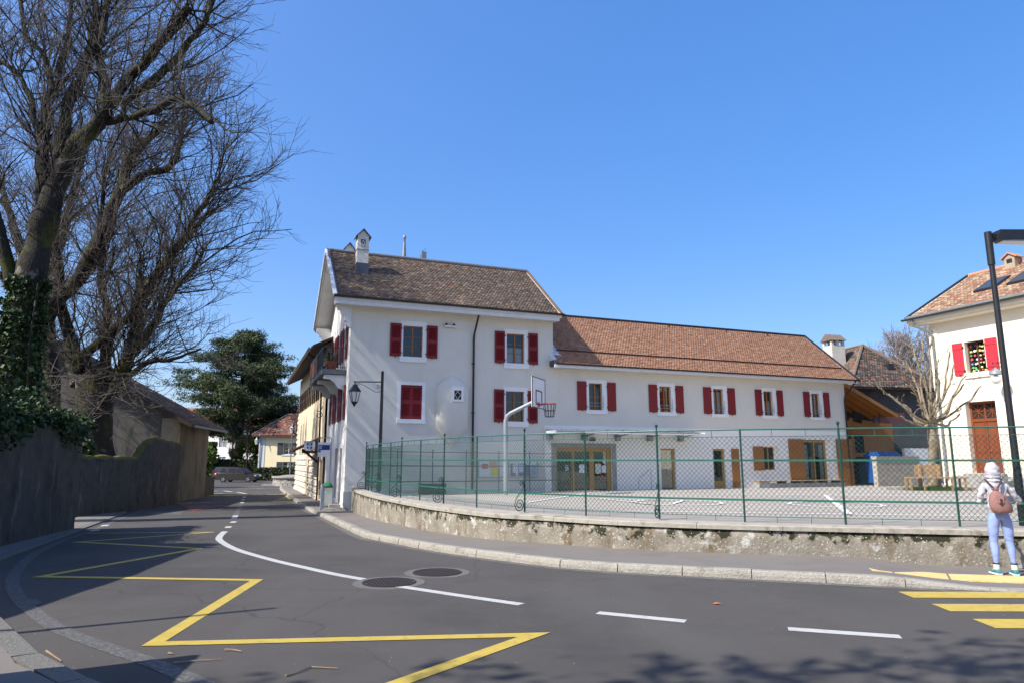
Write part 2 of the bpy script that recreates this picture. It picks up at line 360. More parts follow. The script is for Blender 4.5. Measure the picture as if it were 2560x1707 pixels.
# kerb stones, one by one
stones = resample(kerbp, 1.0)
for i in range(len(stones) - 1):
    a, b = stones[i], stones[i + 1]
    if b.x > 20: break
    d = (b - a).normalized(); nrm = Vector((-d.y, d.x)); a2 = a + d * .006; b2 = b - d * .006
    mb = MB(); c = []; k = 6
    ja, jb = random.uniform(-.006, .006), random.uniform(-.004, .006)
    for s_ in range(k + 1):
        p = a2 + (b2 - a2) * s_ / k; h = hk(p.x, p.y) + jb; z = zr(p.y); e = random.uniform(-.007, .007)
        for (o, zz) in ((-.03 + e, -.06), (-.022 + e, h * .45), (-.004 + e * .6, h - .018), (.016, h), (.178, h - .004), (.178, -.06)): c.append((p.x + nrm.x * (o + ja * .3), p.y + nrm.y * (o + ja * .3), z + zz))
    mb.add(c, [(s_ * 6 + q, s_ * 6 + q + 1, s_ * 6 + 7 + q, s_ * 6 + 6 + q) for s_ in range(k) for q in range(5)] + [(0, 5, 4, 3, 2, 1), tuple(k * 6 + q for q in range(6))])
    mb.build('kerb_stone', kerbm, pv)
# tactile paving slabs at the crossing
tact = mat('tactile_yellow', (.62, .42, .16), (.74, .53, .22), .75, 6, 6, .6, 45, voro=1, dist=.01)
def ground_poly(name, pts, m, parent, dz, z=None, sub=0):
    mb = MB(); mb.add([(p[0], p[1], (z(p) if z else zr(p[1])) + dz) for p in pts], [tuple(range(len(pts)))]); o = mb.build(name, m, parent)
    if o.data.polygons and o.data.polygons[0].normal.z < 0: o.data.flip_normals()
    return o
zpv = lambda p: zr(p[1]) + hk(p[0], p[1])
for a, b, c, d in (((5.5, 11.05), (5.8, 10.97), (5.57, 10.42), (5.32, 10.5)), ((5.83, 10.96), (6.57, 10.78), (6.25, 10.2), (5.6, 10.41)), ((6.6, 10.77), (7.6, 10.52), (7.25, 9.93), (6.28, 10.19)), ((7.63, 10.51), (8.6, 10.28), (8.3, 9.68), (7.28, 9.92)), ((8.63, 10.27), (9.6, 10.04), (9.3, 9.45), (8.33, 9.67))):
    mb = MB(); zz = [zpv(p) + .013 for p in (a, b, c, d)]
    mb.add([(*a, zz[0]), (*b, zz[1]), (*c, zz[2]), (*d, zz[3])] + [(*p, q - .03) for p, q in zip((a, b, c, d), zz)], [(3, 2, 1, 0), (0, 1, 5, 4), (1, 2, 6, 5), (2, 3, 7, 6), (3, 0, 4, 7)]); mb.build('tactile_slab', tact, pv)
# left pavement, bottom left corner, and strip along the garden wall
lk = [(-18.2, 33.5), (-15.6, 28), (-12.4, 20.6), (-10.3, 15.6), (-8.9, 12.2), (-7.4, 10.0), (-6.2, 8.55), (-5.3, 7.5), (-4.6, 6.85), (-4.0, 6.2), (-3.2, 5.6), (-2.2, 4.9), (0, 3.6), (3, 2.4)]
lkp = smooth_path(lk, .5); lpv = tag(thing('pavement_left', None, None), kind='structure')
V = []; Fq = []
for i, p in enumerate(offset(lkp, -.2)):
    q = offset(lkp, -3.2)[i] if False else p + (Vector((-1.0, -.55)).normalized() * (1.0 + 2.2 * max(0, min(1, (12 - p.y) / 4))))
    V += [(p.x, p.y, zr(p.y) + .035), (q.x, q.y, zr(q.y) + .045)]
for i in range(len(lkp) - 1): Fq.append((2 * i + 1, 2 * i + 3, 2 * i + 2, 2 * i))
npmesh('pavement_surface', V, [f[::-1] for f in Fq], pave, lpv)
st = resample(lkp, 1.1)
for a, b in zip(st, st[1:]):
    d = (b - a).normalized(); nr = Vector((d.y, -d.x)); a2 = a + d * .006; b2 = b - d * .006
    mb = MB(); c = []
    for p in (a2, b2):
        z = zr(p.y)
        for o, zz in ((0, -.03), (0, .034), (.2, .042), (.2, -.03)): c.append((p.x + nr.x * o, p.y + nr.y * o, z + zz))
    mb.add(c, [(0, 1, 5, 4), (1, 2, 6, 5), (2, 3, 7, 6), (3, 2, 1, 0), (4, 5, 6, 7)]); mb.build('kerb_stone', kerbd, lpv)
# ------------------------------------------------------------------ road markings (parts of the road)
def line(name, pts, wd, m, dz=.004, parent=road, worn=0):
    p = [Vector(q[:2]) for q in pts]; a = offset(p, wd / 2); b = offset(p, -wd / 2); mb = MB(); n = len(p); vs = []
    for q in a + b: vs.append((q.x, q.y, zr(q.y) + dz))
    mb.add(vs, [(i, i + n, i + n + 1, i + 1) for i in range(n - 1)]); return mb.build(name, m, parent)
cl = [(-7.8, 19.15), (-7.28, 17.6), (-6.78, 16.4), (-5.67, 14.5), (-4.38, 12.8), (-3.41, 11.7), (-2.62, 10.86), (-2.12, 10.42)]
line('centre_line', smooth_path(cl, .25), .155, whitep)
line('centre_dash', [(-8.28, 20.5), (-8.52, 21.2)], .17, whitep); line('centre_dash', [(-9.1, 22.9), (-9.36, 23.7)], .17, whitep)
ds = [(-10.05, 25.4), (-17.75, 46.4)]
for k in (0, .12, .235, .35, .47, .62, .75, .9):
    a = Vector(ds[0]).lerp(Vector(ds[1]), k); b = Vector(ds[0]).lerp(Vector(ds[1]), k + (.105 if k < .5 else .05)); line('centre_dash', [a, a.lerp(b, .5), b], .2, whitep if k in (0, .62, .75, .9) else oldwhite)
line('centre_dash', smooth_path([(-1.58, 9.88), (-.7, 9.2), (.11, 8.61)], .3), .15, whitep)
line('centre_dash', [(.97, 8.14), (1.42, 7.92), (1.86, 7.71)], .15, whitep)
line('centre_dash', [(2.82, 7.37), (3.3, 7.21), (3.79, 7.05)], .155, whitep)
zg = [(-8.0, 18.9), (-9.84, 16.0), (-6.45, 14.6), (-7.1, 10.72), (-3.72, 10.4), (-3.36, 6.78), (.22, 7.12), (-1.35, 5.0)]
def zig(pts, wd, m):                       # mitred zigzag band
    p = [Vector(q) for q in pts]; L = []; Rr = []
    for i in range(len(p)):
        d1 = (p[i] - p[i - 1]).normalized() if i else (p[1] - p[0]).normalized(); d2 = (p[i + 1] - p[i]).normalized() if i < len(p) - 1 else d1
        n1 = Vector((-d1.y, d1.x)); n2 = Vector((-d2.y, d2.x)); mt = (n1 + n2); mt = mt.normalized() if mt.length > .05 else n1
        o = min(wd / 2 / max(.12, abs(mt.dot(n1))), .55) ; L.append(p[i] + mt * o); Rr.append(p[i] - mt * o)
    for i in range(len(p) - 1):
        ground_poly('zigzag_line', [L[i], Rr[i], Rr[i + 1], L[i + 1]], m, road, .004 + .0004 * i)
zig(zg, .155, yellowp)
line('zigzag_line', [(-11.2, 18.5), (-8.0, 18.9)], .14, yellowp, .0032)
for i in range(6):
    y0 = 9.45 - .815 * i; x = 5.1 - .05 * i
    ground_poly('crossing_stripe', [(x, y0), (x - .04, y0 - .42), (x + 4.5, y0 - .5), (x + 4.6, y0 - .06)], yellowp, road, .004)
el = [(-17, 32.4), (-14.5, 26.3), (-11.75, 19.8), (-10.5, 16.6), (-9.35, 14.0), (-8.4, 12.2), (-7.25, 10.35), (-6.32, 9.15), (-5.7, 8.45), (-4.77, 7.5), (-4.2, 7.02), (-3.5, 6.5), (-2.95, 6.1), (-2.3, 5.55), (-1.2, 4.7)]
line('edge_line', smooth_path(el, .3), .17, oldwhite)
for q in ((-11.4, 19.2), (-12.3, 21.2), (-6.05, 8.9)): line('edge_dash', [q, (q[0] - .28, q[1] + .62)] if q[0] < -8 else [q, (q[0] + .35, q[1] - .35)], .2, whitep if q[0] < -8 else oldwhite, .0065)
for k in range(6):                         # far crossing
    a = G(533 + 36.5 * k, 1238 - .8 * k); ground_poly('crossing_stripe', [(a.x - .55, a.y - .35), (a.x + .45, a.y - .35), (a.x + .55, a.y + .4), (a.x - .45, a.y + .4)], yellowp, road, .004)
a, b = G(716, 1236), G(728, 1247); line('stop_line', [a, b], .3, yellowp)
for k, (x0, y0, x1, y1) in enumerate(((523, 1227, 545, 1226.5), (524, 1233, 557, 1232), (560, 1226, 580, 1228.5), (592, 1229, 615, 1233))): line('far_dash', [G(x0, y0), G(x1, y1)], .25, whitep)
for (x0, y0, x1, y1) in ((575, 1217, 655, 1214), (590, 1220, 660, 1219), (640, 1221, 742, 1219)): line('far_yellow_line', [G(x0, y0), G(x1, y1)], .25, yellowp)
line('far_dash', [G(529, 1200), G(530, 1207)], .3, whitep)
# warning triangle painted on the left lane, with its row of letters too worn and raked to read
tri = [G(448, 1259), G(572, 1261), G(480, 1277)]
ground_poly('painted_triangle', tri, redp, road, .004)
cen = sum((p for p in tri), Vector()) / 3
ground_poly('painted_triangle_field', [cen + (p - cen) * .78 for p in tri], oldwhite, road, .008)
for q in ((490, 1263, 515, 1266), (500, 1268, 478, 1271), (520, 1261, 535, 1264)): line('painted_figure', [G(q[0], q[1]), G(q[2], q[3])], .28, asphalt, .012)
for k in range(7): line('painted_letter', [G(472 + 15.5 * k, 1259 - .3 * k), G(478 + 15.5 * k, 1255.5 - .2 * k)], .22, oldwhite)
ground_poly('painted_patch', [G(375, 1278), G(462, 1276), G(450, 1286), G(362, 1284)], oldwhite, road, .004)
line('gutter_dust', [p for p in offset(kerbp, -.13) if p.y < 40 and p.x < 12], .2, mat('gutter_grit', (.075, .069, .062), (.15, .14, .125), .9, 5, 9, .4, 200, contrast=.4), .003)
# manhole covers
def manhole(x, y, r, label):
    t = thing('manhole_cover', label, 'manhole cover', (x, y, zr(y) + .004), .35, 'manhole covers in the road')
    MB().lathe([(.0005, .002), (r * 1.5, .002), (r * 1.5, -.02)], n=40, cap=False).build('concrete_collar', mat('collar_mortar', (.085, .08, .073), (.15, .14, .13), .9, 12, 8, .4, 60), t)
    MB().lathe([(r * 1.12, .004), (r * 1.12, .012), (r * 1.02, .012), (r * 1.02, .004)], n=40, cap=False).build('frame_ring', cast, t)
    mb = MB().lathe([(.0005, .005), (r, .005), (r, -.01)], n=40, cap=False)
    k = int(r / .045)
    for i in range(-k, k + 1):
        h = math.sqrt(max(0, r * r - (i * .045) ** 2)) * .97
        if h > .03: mb.box(i * .045 - .012, -h, .004, i * .045 + .012, h, .011); mb.box(-h, i * .045 - .012, .004, h, i * .045 + .012, .0105)
    mb.build('iron_lid', cast, t)
manhole(-1.75, 10.16, .34, 'nearer round iron manhole cover interrupting the white centre line')
manhole(-1.17, 11.12, .34, 'farther round iron manhole cover, clear of the white line')
# ------------------------------------------------------------------ school yard
yard = tag(thing('school_yard', None, None), kind='structure')
A_ = resample(offset(wallp, .28), .15); V = []; Fq = []; K = 64; n = len(A_)
for i, p in enumerate(A_):
    t, m = tm(p); tt = .35 + (46 - .35) * (i / (n - 1)) ** 1.15
    q = TM(tt, 7)
    for j in range(K):
        f = j / (K - 1); r = Vector((p.x, p.y, 0)).lerp(Vector((q.x, q.y, 0)), f); V.append((r.x, r.y, zy(tm(r)[1])))
for i in range(n - 1):
    for j in range(K - 1): Fq.append((i * K + j, (i + 1) * K + j, (i + 1) * K + j + 1, i * K + j + 1))
yo = npmesh('yard_surface', V, Fq, asphalt2, yard)
if sum(p.normal.z for p in yo.data.polygons[:50]) < 0: yo.data.flip_normals()
def yline(pts, wd, name='court_line'):
    p = [Vector(q[:2]) for q in pts]; a = offset(p, wd / 2); b = offset(p, -wd / 2); n = len(p); mb = MB()
    mb.add([(q.x, q.y, zy(tm(q)[1]) + .02) for q in a + b], [(i, i + n, i + n + 1, i + 1) for i in range(n - 1)]); mb.build(name, yardw, yard)
def seg(x0, y0, x1, y1, k=8):
    a, b = Yd(x0, y0), Yd(x1, y1); return [a.lerp(b, i / k) for i in range(k + 1)]
yline(seg(1320, 1256, 1480, 1232), .09); yline(seg(2064, 1238, 2125, 1287), .13); yline(seg(1940, 1237, 2460, 1240), .14)
yline(seg(1560, 1278, 2480, 1291), .09); yline(seg(1680, 1260, 1712, 1250), .12); yline(seg(1560, 1250, 1690, 1251), .12); yline(seg(1500, 1246, 1640, 1262), .10)
yline(seg(1240, 1222, 1262, 1214), .07)
for cx, cy, rx, ang in ((1694, 1256, 1.15, 0), (2088, 1261, 1.1, 0), (2510, 1257, 1.0, 0)):
    c = Yd(cx, cy); yline([(c.x + rx * math.cos(a), c.y + rx * math.sin(a)) for a in np.linspace(0, 2 * math.pi, 49)], .10)
# ------------------------------------------------------------------ low wall with coping
WT = .57
lw = thing('low_wall', 'long curved low wall of stained mossy render below the green fence', 'wall')
o1 = wallp; i1 = offset(wallp, .34); V = []; Fq = []; n = len(o1)
for k, (p, q) in enumerate(zip(o1, i1)):
    zb = zr(p.y) - .1
    for f in (0, .25, .5, .75, 1): V.append((p.x + rng.normal(0, .004), p.y + rng.normal(0, .006), zb + (WT - .085 - zb) * f))
    V += [(q.x, q.y, WT - .085), (q.x, q.y, zb)]
for i in range(n - 1):
    for j in range(6): Fq.append((i * 7 + j, (i + 1) * 7 + j, (i + 1) * 7 + j + 1, i * 7 + j + 1))
wo = npmesh('wall_body', V, Fq, stonewall, lw); cs = resample(wallp, 1.45)
for i in range(len(cs) - 1):
    a, b = cs[i], cs[i + 1]
    seg_ = [a] + [p for p in wallp if 0 < (p - a).dot((b - a).normalized()) < (b - a).length and (p - a).length < 2] + [b]
    o = offset(seg_, -.035); q = offset(seg_, .37); mb = MB(); c = []; dz = random.uniform(-.006, .006); ee = (seg_[-1] - seg_[0]).normalized() * .004
    o[0] += ee; q[0] += ee; o[-1] -= ee; q[-1] -= ee
    for u, v_ in zip(o, q): c += [(u.x, u.y, WT - .086), (u.x, u.y, WT - .012 + dz), (u.x * .97 + v_.x * .03, u.y * .97 + v_.y * .03, WT + dz), (v_.x, v_.y, WT + .004 + dz), (v_.x, v_.y, WT - .086)]
    k = len(o); mb.add(c, [(s_ * 5 + e, s_ * 5 + 5 + e, s_ * 5 + 6 + e, s_ * 5 + e + 1) for s_ in range(k - 1) for e in range(4)] + [(4, 3, 2, 1, 0), tuple((k - 1) * 5 + e for e in range(5))])
    mb.build('coping_slab', copingm, lw)
# ------------------------------------------------------------------ fences
def chain_mesh(mb, a, b, z0, z1, pitch=.09, wr=.0037):
    """straight crossing wires between two posts"""
    a = Vector(a); b = Vector(b); L = (b - a).length; d = (b - a) / L; H = z1 - z0; nrm = Vector((d.y, -d.x, 0)); asp = 1.05
    def P(x, z): return a + d * x + Vector((0, 0, z0 - a.z + z))
    k = int((L + H / asp) / pitch)
    for sgn in (1, -1):
        for i in range(k + 1):
            x0 = -H / asp + i * pitch; x1 = x0 + H / asp; z_0, z_1 = 0, H
            if x0 < 0: z_0 = -x0 * asp; x0 = 0
            if x1 > L: z_1 = H - (x1 - L) * asp; x1 = L
            if z_1 - z_0 < .02: continue
            if sgn < 0: p, q = P(L - x0, z_0), P(L - x1, z_1)
            else: p, q = P(x0, z_0), P(x1, z_1)
            dd = (q - p).normalized(); sd = dd.cross(nrm).normalized() * wr; f = nrm * wr
            mb.add([p + sd, p - sd * .5 + f, p - sd * .5 - f, q + sd, q - sd * .5 + f, q - sd * .5 - f], [(0, 1, 4, 3), (1, 2, 5, 4), (2, 0, 3, 5)])
def spiral(c, r0, r1, turns, a0, dx, n=34):
    out = []
    for i in range(n + 1):
        f = i / n; r = r0 + (r1 - r0) * f; a = a0 + turns * 2 * math.pi * f; out.append(c + dx * (r * math.cos(a)) + Vector((0, 0, r * math.sin(a))))
    return out
def scrollp(p, dx, h):
    """wrought S-scroll: big spiral on the coping, curve up to the post, small curl on top; dx points away from the post"""
    p = Vector(p); big = spiral(p + dx * .16 + Vector((0, 0, .155)), .03, .145, 1.9, R(-1.9 * 360), dx, 40)
    end = big[-1]; top = p + dx * .03 + Vector((0, 0, h * .62)); c1 = end + Vector((0, 0, .2)); c2 = top - Vector((0, 0, .18))
    mid = [end * (1 - f) ** 3 + c1 * 3 * f * (1 - f) ** 2 + c2 * 3 * f * f * (1 - f) + top * f ** 3 for f in (.12, .25, .38, .5, .62, .75, .88, 1)]
    return big + mid + spiral(top + dx * .065 + Vector((0, 0, .02)), .065, .02, -1.25, R(180), dx, 18)
fence = thing('yard_fence', 'green chain link fence with iron scrolls on the low curved wall', 'fence')
FH = 1.70
posts = [(-5.75, 27.3), (-5.2, 25.85), (-4.62, 24.3), (-3.98, 22.7), (-3.38, 21.2), (-2.62, 19.85), (-1.8, 18.4), (-.85, 16.85), (.28, 15.45), (1.52, 14.42), (2.86, 13.62), (4.3, 12.98), (5.93, 12.50), (7.7, 12.1), (9.5, 11.7), (11.6, 11.2), (14, 10.6)]
P2 = [Vector((x, y, WT)) for i, (x, y) in enumerate(posts)]
for i, p in enumerate(P2):
    d = (P2[min(i + 1, len(P2) - 1)] - P2[max(i - 1, 0)]).normalized(); main = i % 2 == 0
    mb = MB().tube([p, p + Vector((0, 0, FH))], .021 if main else .019, 8); o = mb.build('post', greend, fence, True)
    if main:
        b = MB().lathe([(.0005, FH - .0), (.012, FH), (.012, FH + .05), (.022, FH + .062), (.032, FH + .085), (.026, FH + .112), (.0005, FH + .125)], p, 10).build('post_ball', greend, o, True)
        back = Vector((d.y, -d.x, 0)).normalized()
        if i < 11:
            MB().tube([q + Vector((0, 0, .01)) for q in scrollp(p, back, .95)], .0105, 6).build('scroll', greend, o, True)
for i in range(len(P2) - 1):
    a, b = P2[i], P2[i + 1]; z = lambda h: Vector((0, 0, h)); d = (b - a).normalized()
    MB().tube([a + z(FH - .01), b + z(FH - .01)], .016, 6).build('top_rail', green, fence)
    MB().bar(a + d * .02 + z(1.12), b - d * .02 + z(1.12), .008, .036).build('flat_rail', green, fence)
    MB().bar(a + d * .02 + z(.40), b - d * .02 + z(.40), .008, .036).build('flat_rail', green, fence)
    MB().tube([a + z(.10), b + z(.10)], .007, 5).build('tension_wire', green, fence); MB().tube([a + z(FH - .14), b + z(FH - .14)], .006, 5).build('tension_wire', green, fence)
    for f in (.33, .67): q = a.lerp(b, f); MB().bar(q + z(FH - .14), q + z(FH - .01), .008).build('hanger', green, fence); MB().bar(q + z(0), q + z(.1), .008).build('hanger', green, fence)
    mb = MB(); chain_mesh(mb, a, b, WT + .10, WT + FH - .14); tag(mb.build('wire_mesh', greend, fence), kind='stuff')
bf = thing('house_fence', 'dark green chain link fence standing along the house wall behind the yard fence', 'fence')
Q = [Vector((-5.75, 27.3, .52))] + [TM(t, m, zy(m) + .02) for t, m in ((.5, -3.3), (1.7, -3.05), (3.3, -2.7), (4.9, -2.4), (6.55, -2.1), (8.2, -1.8), (9.9, -1.5), (10.6, -1.4))]
for i, p in enumerate(Q):
    if i == 0: continue
    o = MB().tube([p, p + Vector((0, 0, 1.82))], .02, 8).build('post', greend, bf, True)
    MB().sphere(p + Vector((0, 0, 1.86)), .03, 8, 5).build('post_ball', greend, o, True)
for a, b in zip(Q, Q[1:]):
    z = lambda h: Vector((0, 0, h))
    MB().tube([a + z(1.78), b + z(1.78)], .015, 6).build('top_rail', greend, bf); MB().bar(a + z(1.2), b + z(1.2), .008, .04).build('flat_rail', greend, bf); MB().bar(a + z(.55), b + z(.55), .008, .04).build('flat_rail', greend, bf)
    mb = MB(); chain_mesh(mb, a, b, a.z + .08, a.z + 1.66, .09, .0024); tag(mb.build('wire_mesh', greend, bf), kind='stuff')
# ------------------------------------------------------------------ building kit
def facade(M, x0, x1, z0, z1, holes, depth=.2, y=0):
    """wall face with real openings and their reveals; x right, y inwards, z up"""
    mb = MB(M); xs = sorted({x0, x1, *[h[0] for h in holes], *[h[1] for h in holes]}); zs = sorted({z0, z1, *[h[2] for h in holes], *[h[3] for h in holes]})
    for i in range(len(xs) - 1):
        for j in range(len(zs) - 1):
            cx, cz = (xs[i] + xs[i + 1]) / 2, (zs[j] + zs[j + 1]) / 2
            if any(h[0] < cx < h[1] and h[2] < cz < h[3] for h in holes): continue
            mb.quad((xs[i], y, zs[j]), (xs[i + 1], y, zs[j]), (xs[i + 1], y, zs[j + 1]), (xs[i], y, zs[j + 1]))
    for a, b, c, d in [h[:4] for h in holes]:
        e = y + depth
        mb.quad((a, y, c), (a, y, d), (a, e, d), (a, e, c)); mb.quad((b, y, d), (b, y, c), (b, e, c), (b, e, d))
        mb.quad((a, y, d), (b, y, d), (b, e, d), (a, e, d)); mb.quad((a, y, c), (a, e, c), (b, e, c), (b, y, c))
    return mb
def window(par, M, x0, x1, z0, z1, wm=wood, y=.13, leaves=2, bars=2, fw=.055, curt=None, bottom=.0, name='window'):
    mb = MB(M); w_ = MB(M); P = []
    e = .002
    mb.box(x0 + e, y, z0 + e, x0 + fw, y + .06, z1 - e).box(x1 - fw, y, z0 + e, x1 - e, y + .06, z1 - e).box(x0 + fw, y + .001, z1 - fw, x1 - fw, y + .061, z1 - e).box(x0 + fw, y + .001, z0 + e, x1 - fw, y + .061, z0 + fw + bottom)
    o = mb.build(name, wm, par)
    n = leaves; ww = (x1 - x0 - 2 * fw) / n
    for i in range(n):
        a = x0 + fw + i * ww; b = a + ww
        if i < n - 1: MB(M).box(b - .035, y - .015, z0 + fw + bottom, b + .035, y + .05, z1 - fw).build('mullion', wm, o)
        if bars:
            bb = MB(M)
            for k in range(1, bars + 1):
                z = z0 + fw + bottom + (z1 - z0 - 2 * fw - bottom) * k / (bars + 1); bb.box(a + .03, y + .004, z - .011, b - .03, y + .03, z + .011)
            bb.build('glazing_bar', wm, o)
        MB(M).quad((a + .005, y + .032, z0 + fw + bottom), (b - .005, y + .032, z0 + fw + bottom), (b - .005, y + .032, z1 - fw), (a + .005, y + .032, z1 - fw)).build('pane', glass, o)
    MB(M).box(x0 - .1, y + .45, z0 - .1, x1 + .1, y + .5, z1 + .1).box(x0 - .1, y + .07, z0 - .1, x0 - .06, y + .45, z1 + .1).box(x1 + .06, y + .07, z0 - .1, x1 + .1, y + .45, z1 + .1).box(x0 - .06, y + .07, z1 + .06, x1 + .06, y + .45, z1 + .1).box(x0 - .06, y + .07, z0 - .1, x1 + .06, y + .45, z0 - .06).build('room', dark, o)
    if curt:
        c = MB(M); k = 18
        for i in range(k):
            a = x0 + fw + (x1 - x0 - 2 * fw) * i / k; b = x0 + fw + (x1 - x0 - 2 * fw) * (i + 1) / k; ya, yb = y + .09 + .015 * (i % 2), y + .09 + .015 * ((i + 1) % 2)
            c.quad((a, ya, z0 + fw), (b, yb, z0 + fw), (b, yb, z0 + (z1 - z0) * curt), (a, ya, z0 + (z1 - z0) * curt))
        c.build('curtain', curtain, o)
    return o
def surround(par, M, x0, x1, z0, z1, ox0, ox1, oz0, oz1, sill=.11, m=None):
    m = m or trim; y = -.022
    MB(M).box(x0, y, z0 + sill, ox0 + .002, .03, oz1).box(ox1 - .002, y, z0 + sill, x1, .03, oz1).box(x0, y - .002, oz1, x1, .03, z1).build('window_surround', m, par)
    MB(M).box(x0 - .02, y - .05, z0, x1 + .02, .06, max(oz0, z0 + sill) ).build('sill', m, par)
def shutter(par, M, x0, x1, z0, z1, m=redm, louvre=True, y=-.03, hinge=0, name='shutter'):
    mb = MB(M); t = .036; a, b = y - t, y; fr = .075
    if louvre:
        mb.box(x0, a, z0, x0 + fr, b, z1).box(x1 - fr, a, z0, x1, b, z1)
        zm = (z0 + z1) / 2; H = z1 - z0
        for p, q in ((z0, z0 + .14), (zm - .09, zm + .09), (z1 - .12, z1)): mb.box(x0 + fr, a + .001, p, x1 - fr, b - .001, q)
        o = mb.build(name, m, par)
        for p, q in ((z0 + .14, zm - .09), (zm + .09, z1 - .12)):
            sl = MB(M)
            k = max(4, int((q - p) / .052))
            for i in range(k):
                z = p + (q - p) * (i + .5) / k; h = (q - p) / k * .40
                sl.add([(x0 + fr, a + .004, z - h), (x1 - fr, a + .004, z - h), (x1 - fr, b - .004, z + h * .6), (x0 + fr, b - .004, z + h * .6), (x0 + fr, a + .004, z - h + .012), (x1 - fr, a + .004, z - h + .012), (x1 - fr, b - .004, z + h * .6 + .012), (x0 + fr, b - .004, z + h * .6 + .012)], [(0, 1, 5, 4), (4, 5, 6, 7), (3, 2, 1, 0)])
            tag(sl.build('slat_set', m, o), kind='stuff')
        MB(M).box(x0 + fr - .01, b - .005, z0 + .13, x1 - fr + .01, b - .002, z1 - .11).build('slat_gap_shade', mat(m.name + '_gap_shade', *[tuple(c * .35 for c in q.color[:3]) for q in m.node_tree.nodes['Color Ramp'].color_ramp.elements]), o)  # added dark sheet, its colour stands in for the shade between the slats
    else:
        k = max(2, round((x1 - x0) / .13))
        for i in range(k): mb.box(x0 + (x1 - x0) * i / k + .002, a + .002 * (i % 2), z0, x0 + (x1 - x0) * (i + 1) / k - .002, b, z1)
        for f in (.16, .84): z = z0 + (z1 - z0) * f; mb.box(x0 + .01, a - .02, z - .045, x1 - .01, a + .001, z + .045)
        o = mb.build(name, m, par)
    if hinge:
        hx = x1 if hinge > 0 else x0
        for z in (z0 + .18, z1 - .22): MB(M).box(hx - .02 if hinge > 0 else hx - .05, y - .05, z - .025, hx + .05 if hinge > 0 else hx + .02, y + .005, z + .025).build('hinge', black, o)
        MB(M).box((x0 + x1) / 2 - .015, y - .06, z0 - .05, (x0 + x1) / 2 + .015, y, z0 - .001).build('shutter_stay', black, o)
    return o
def tiles(name, par, O, ux, uy, W, Ln, pal, wts, tw=.17, ex=.15, inside=None, seed=1, lift=.03, jit=.006, m=None, blotch=None):
    """overlapping flat tiles: O lower left corner, ux along the eave, uy up the slope"""
    r = np.random.default_rng(seed); ux = np.array(ux, float); uy = np.array(uy, float); n_ = np.cross(ux, uy); n_ /= np.linalg.norm(n_)
    nx = int(W / tw) + 1; ny = int(math.ceil(Ln / ex)); I, J = np.meshgrid(np.arange(-1, nx + 1), np.arange(ny)); I = I.ravel(); J = J.ravel()
    a0 = (I + .5 * (J % 2)) * tw; b0 = J * ex
    a1 = np.minimum(a0 + tw * .965, W); a0 = np.maximum(a0, 0); k = (a1 - a0 > .02)
    if inside is not None: k &= inside((a0 + a1) / 2, b0 + ex / 2)
    a0, a1, b0 = a0[k], a1[k], b0[k]; N = len(a0)
    b1 = np.minimum(b0 + ex * 1.12, Ln); h = lift + r.normal(0, jit, N).clip(-.012, .02); tl = r.normal(0, .004, N); bj = r.normal(0, .006, N); lo = b0 - .02 + bj
    O = np.array(O, float); V = np.zeros((N, 10, 3))
    def pt(a, b, c): return O + a[:, None] * ux + b[:, None] * uy + c[:, None] * n_
    w3 = (a1 - a0) * .2
    V[:, 0] = pt(a0, lo + .03, h + tl); V[:, 1] = pt(a0 + w3, lo, h + tl); V[:, 2] = pt(a1 - w3, lo, h - tl); V[:, 3] = pt(a1, lo + .03, h - tl); V[:, 4] = pt(a1, b1, np.full(N, .006)); V[:, 5] = pt(a0, b1, np.full(N, .006))
    for i in range(4): V[:, 6 + i] = V[:, i] - n_ * (h - .001)[:, None]
    base = np.arange(N)[:, None] * 10
    q = np.array([[0, 1, 2, 3], [0, 3, 4, 5], [0, 6, 7, 1], [1, 7, 8, 2], [2, 8, 9, 3]])
    Fq = (base[:, None, :] + q[None]).reshape(-1, 4)
    pal = np.array(pal); wts = np.array(wts, float); pw = np.tile(wts / wts.sum(), (N, 1))
    if blotch is not None: pw = blotch((a0 + a1) / 2, b0, pw); pw /= pw.sum(1, keepdims=True)
    cs_ = np.cumsum(pw, 1); pick = (r.random(N)[:, None] > cs_).sum(1).clip(0, len(pal) - 1)
    c = pal[pick] * r.uniform(.86, 1.14, (N, 1)); c = np.repeat(c, 5, axis=0)
    o = npmesh(name, V.reshape(-1, 3), Fq, m or tilem, par, c); return tag(o, kind='stuff')
I4 = Matrix.Identity(4)
def frameM(origin, xdir, ydir):            # facade frame inside a thing: x right, y into the wall
    x = Vector(xdir); y = Vector(ydir); z = Vector((0, 0, 1)); M = Matrix.Identity(4)
    for i in range(3): M[i][0] = x[i]; M[i][1] = y[i]; M[i][2] = z[i]; M[i][3] = origin[i]
    return M
def gutter(par, pts, r=.075, m=steel, name='gutter'):
    pts = [Vector(p) for p in pts]; mb = MB(); d = (pts[1] - pts[0]).normalized(); x = Vector((d.y, -d.x, 0)).normalized(); vs = []; k = 8
    for p in pts:
        for i in range(k + 1):
            a = math.pi + math.pi * i / k; vs.append(p + x * r * math.cos(a) + Vector((0, 0, r * math.sin(a))))
        for i in range(k, -1, -1):
            a = math.pi + math.pi * i / k; vs.append(p + x * (r - .01) * math.cos(a) + Vector((0, 0, (r - .01) * math.sin(a))))
    n = 2 * k + 2; mb.add(vs, [(i, (i + 1) % n, n + (i + 1) % n, n + i) for i in range(n)] + [tuple(range(n))[::-1], tuple(range(n, 2 * n))]); return mb.build(name, m, par, True)
BROWN = [(.125, .09, .068), (.095, .072, .056), (.175, .13, .098), (.30, .12, .068), (.145, .105, .08), (.23, .175, .132)]
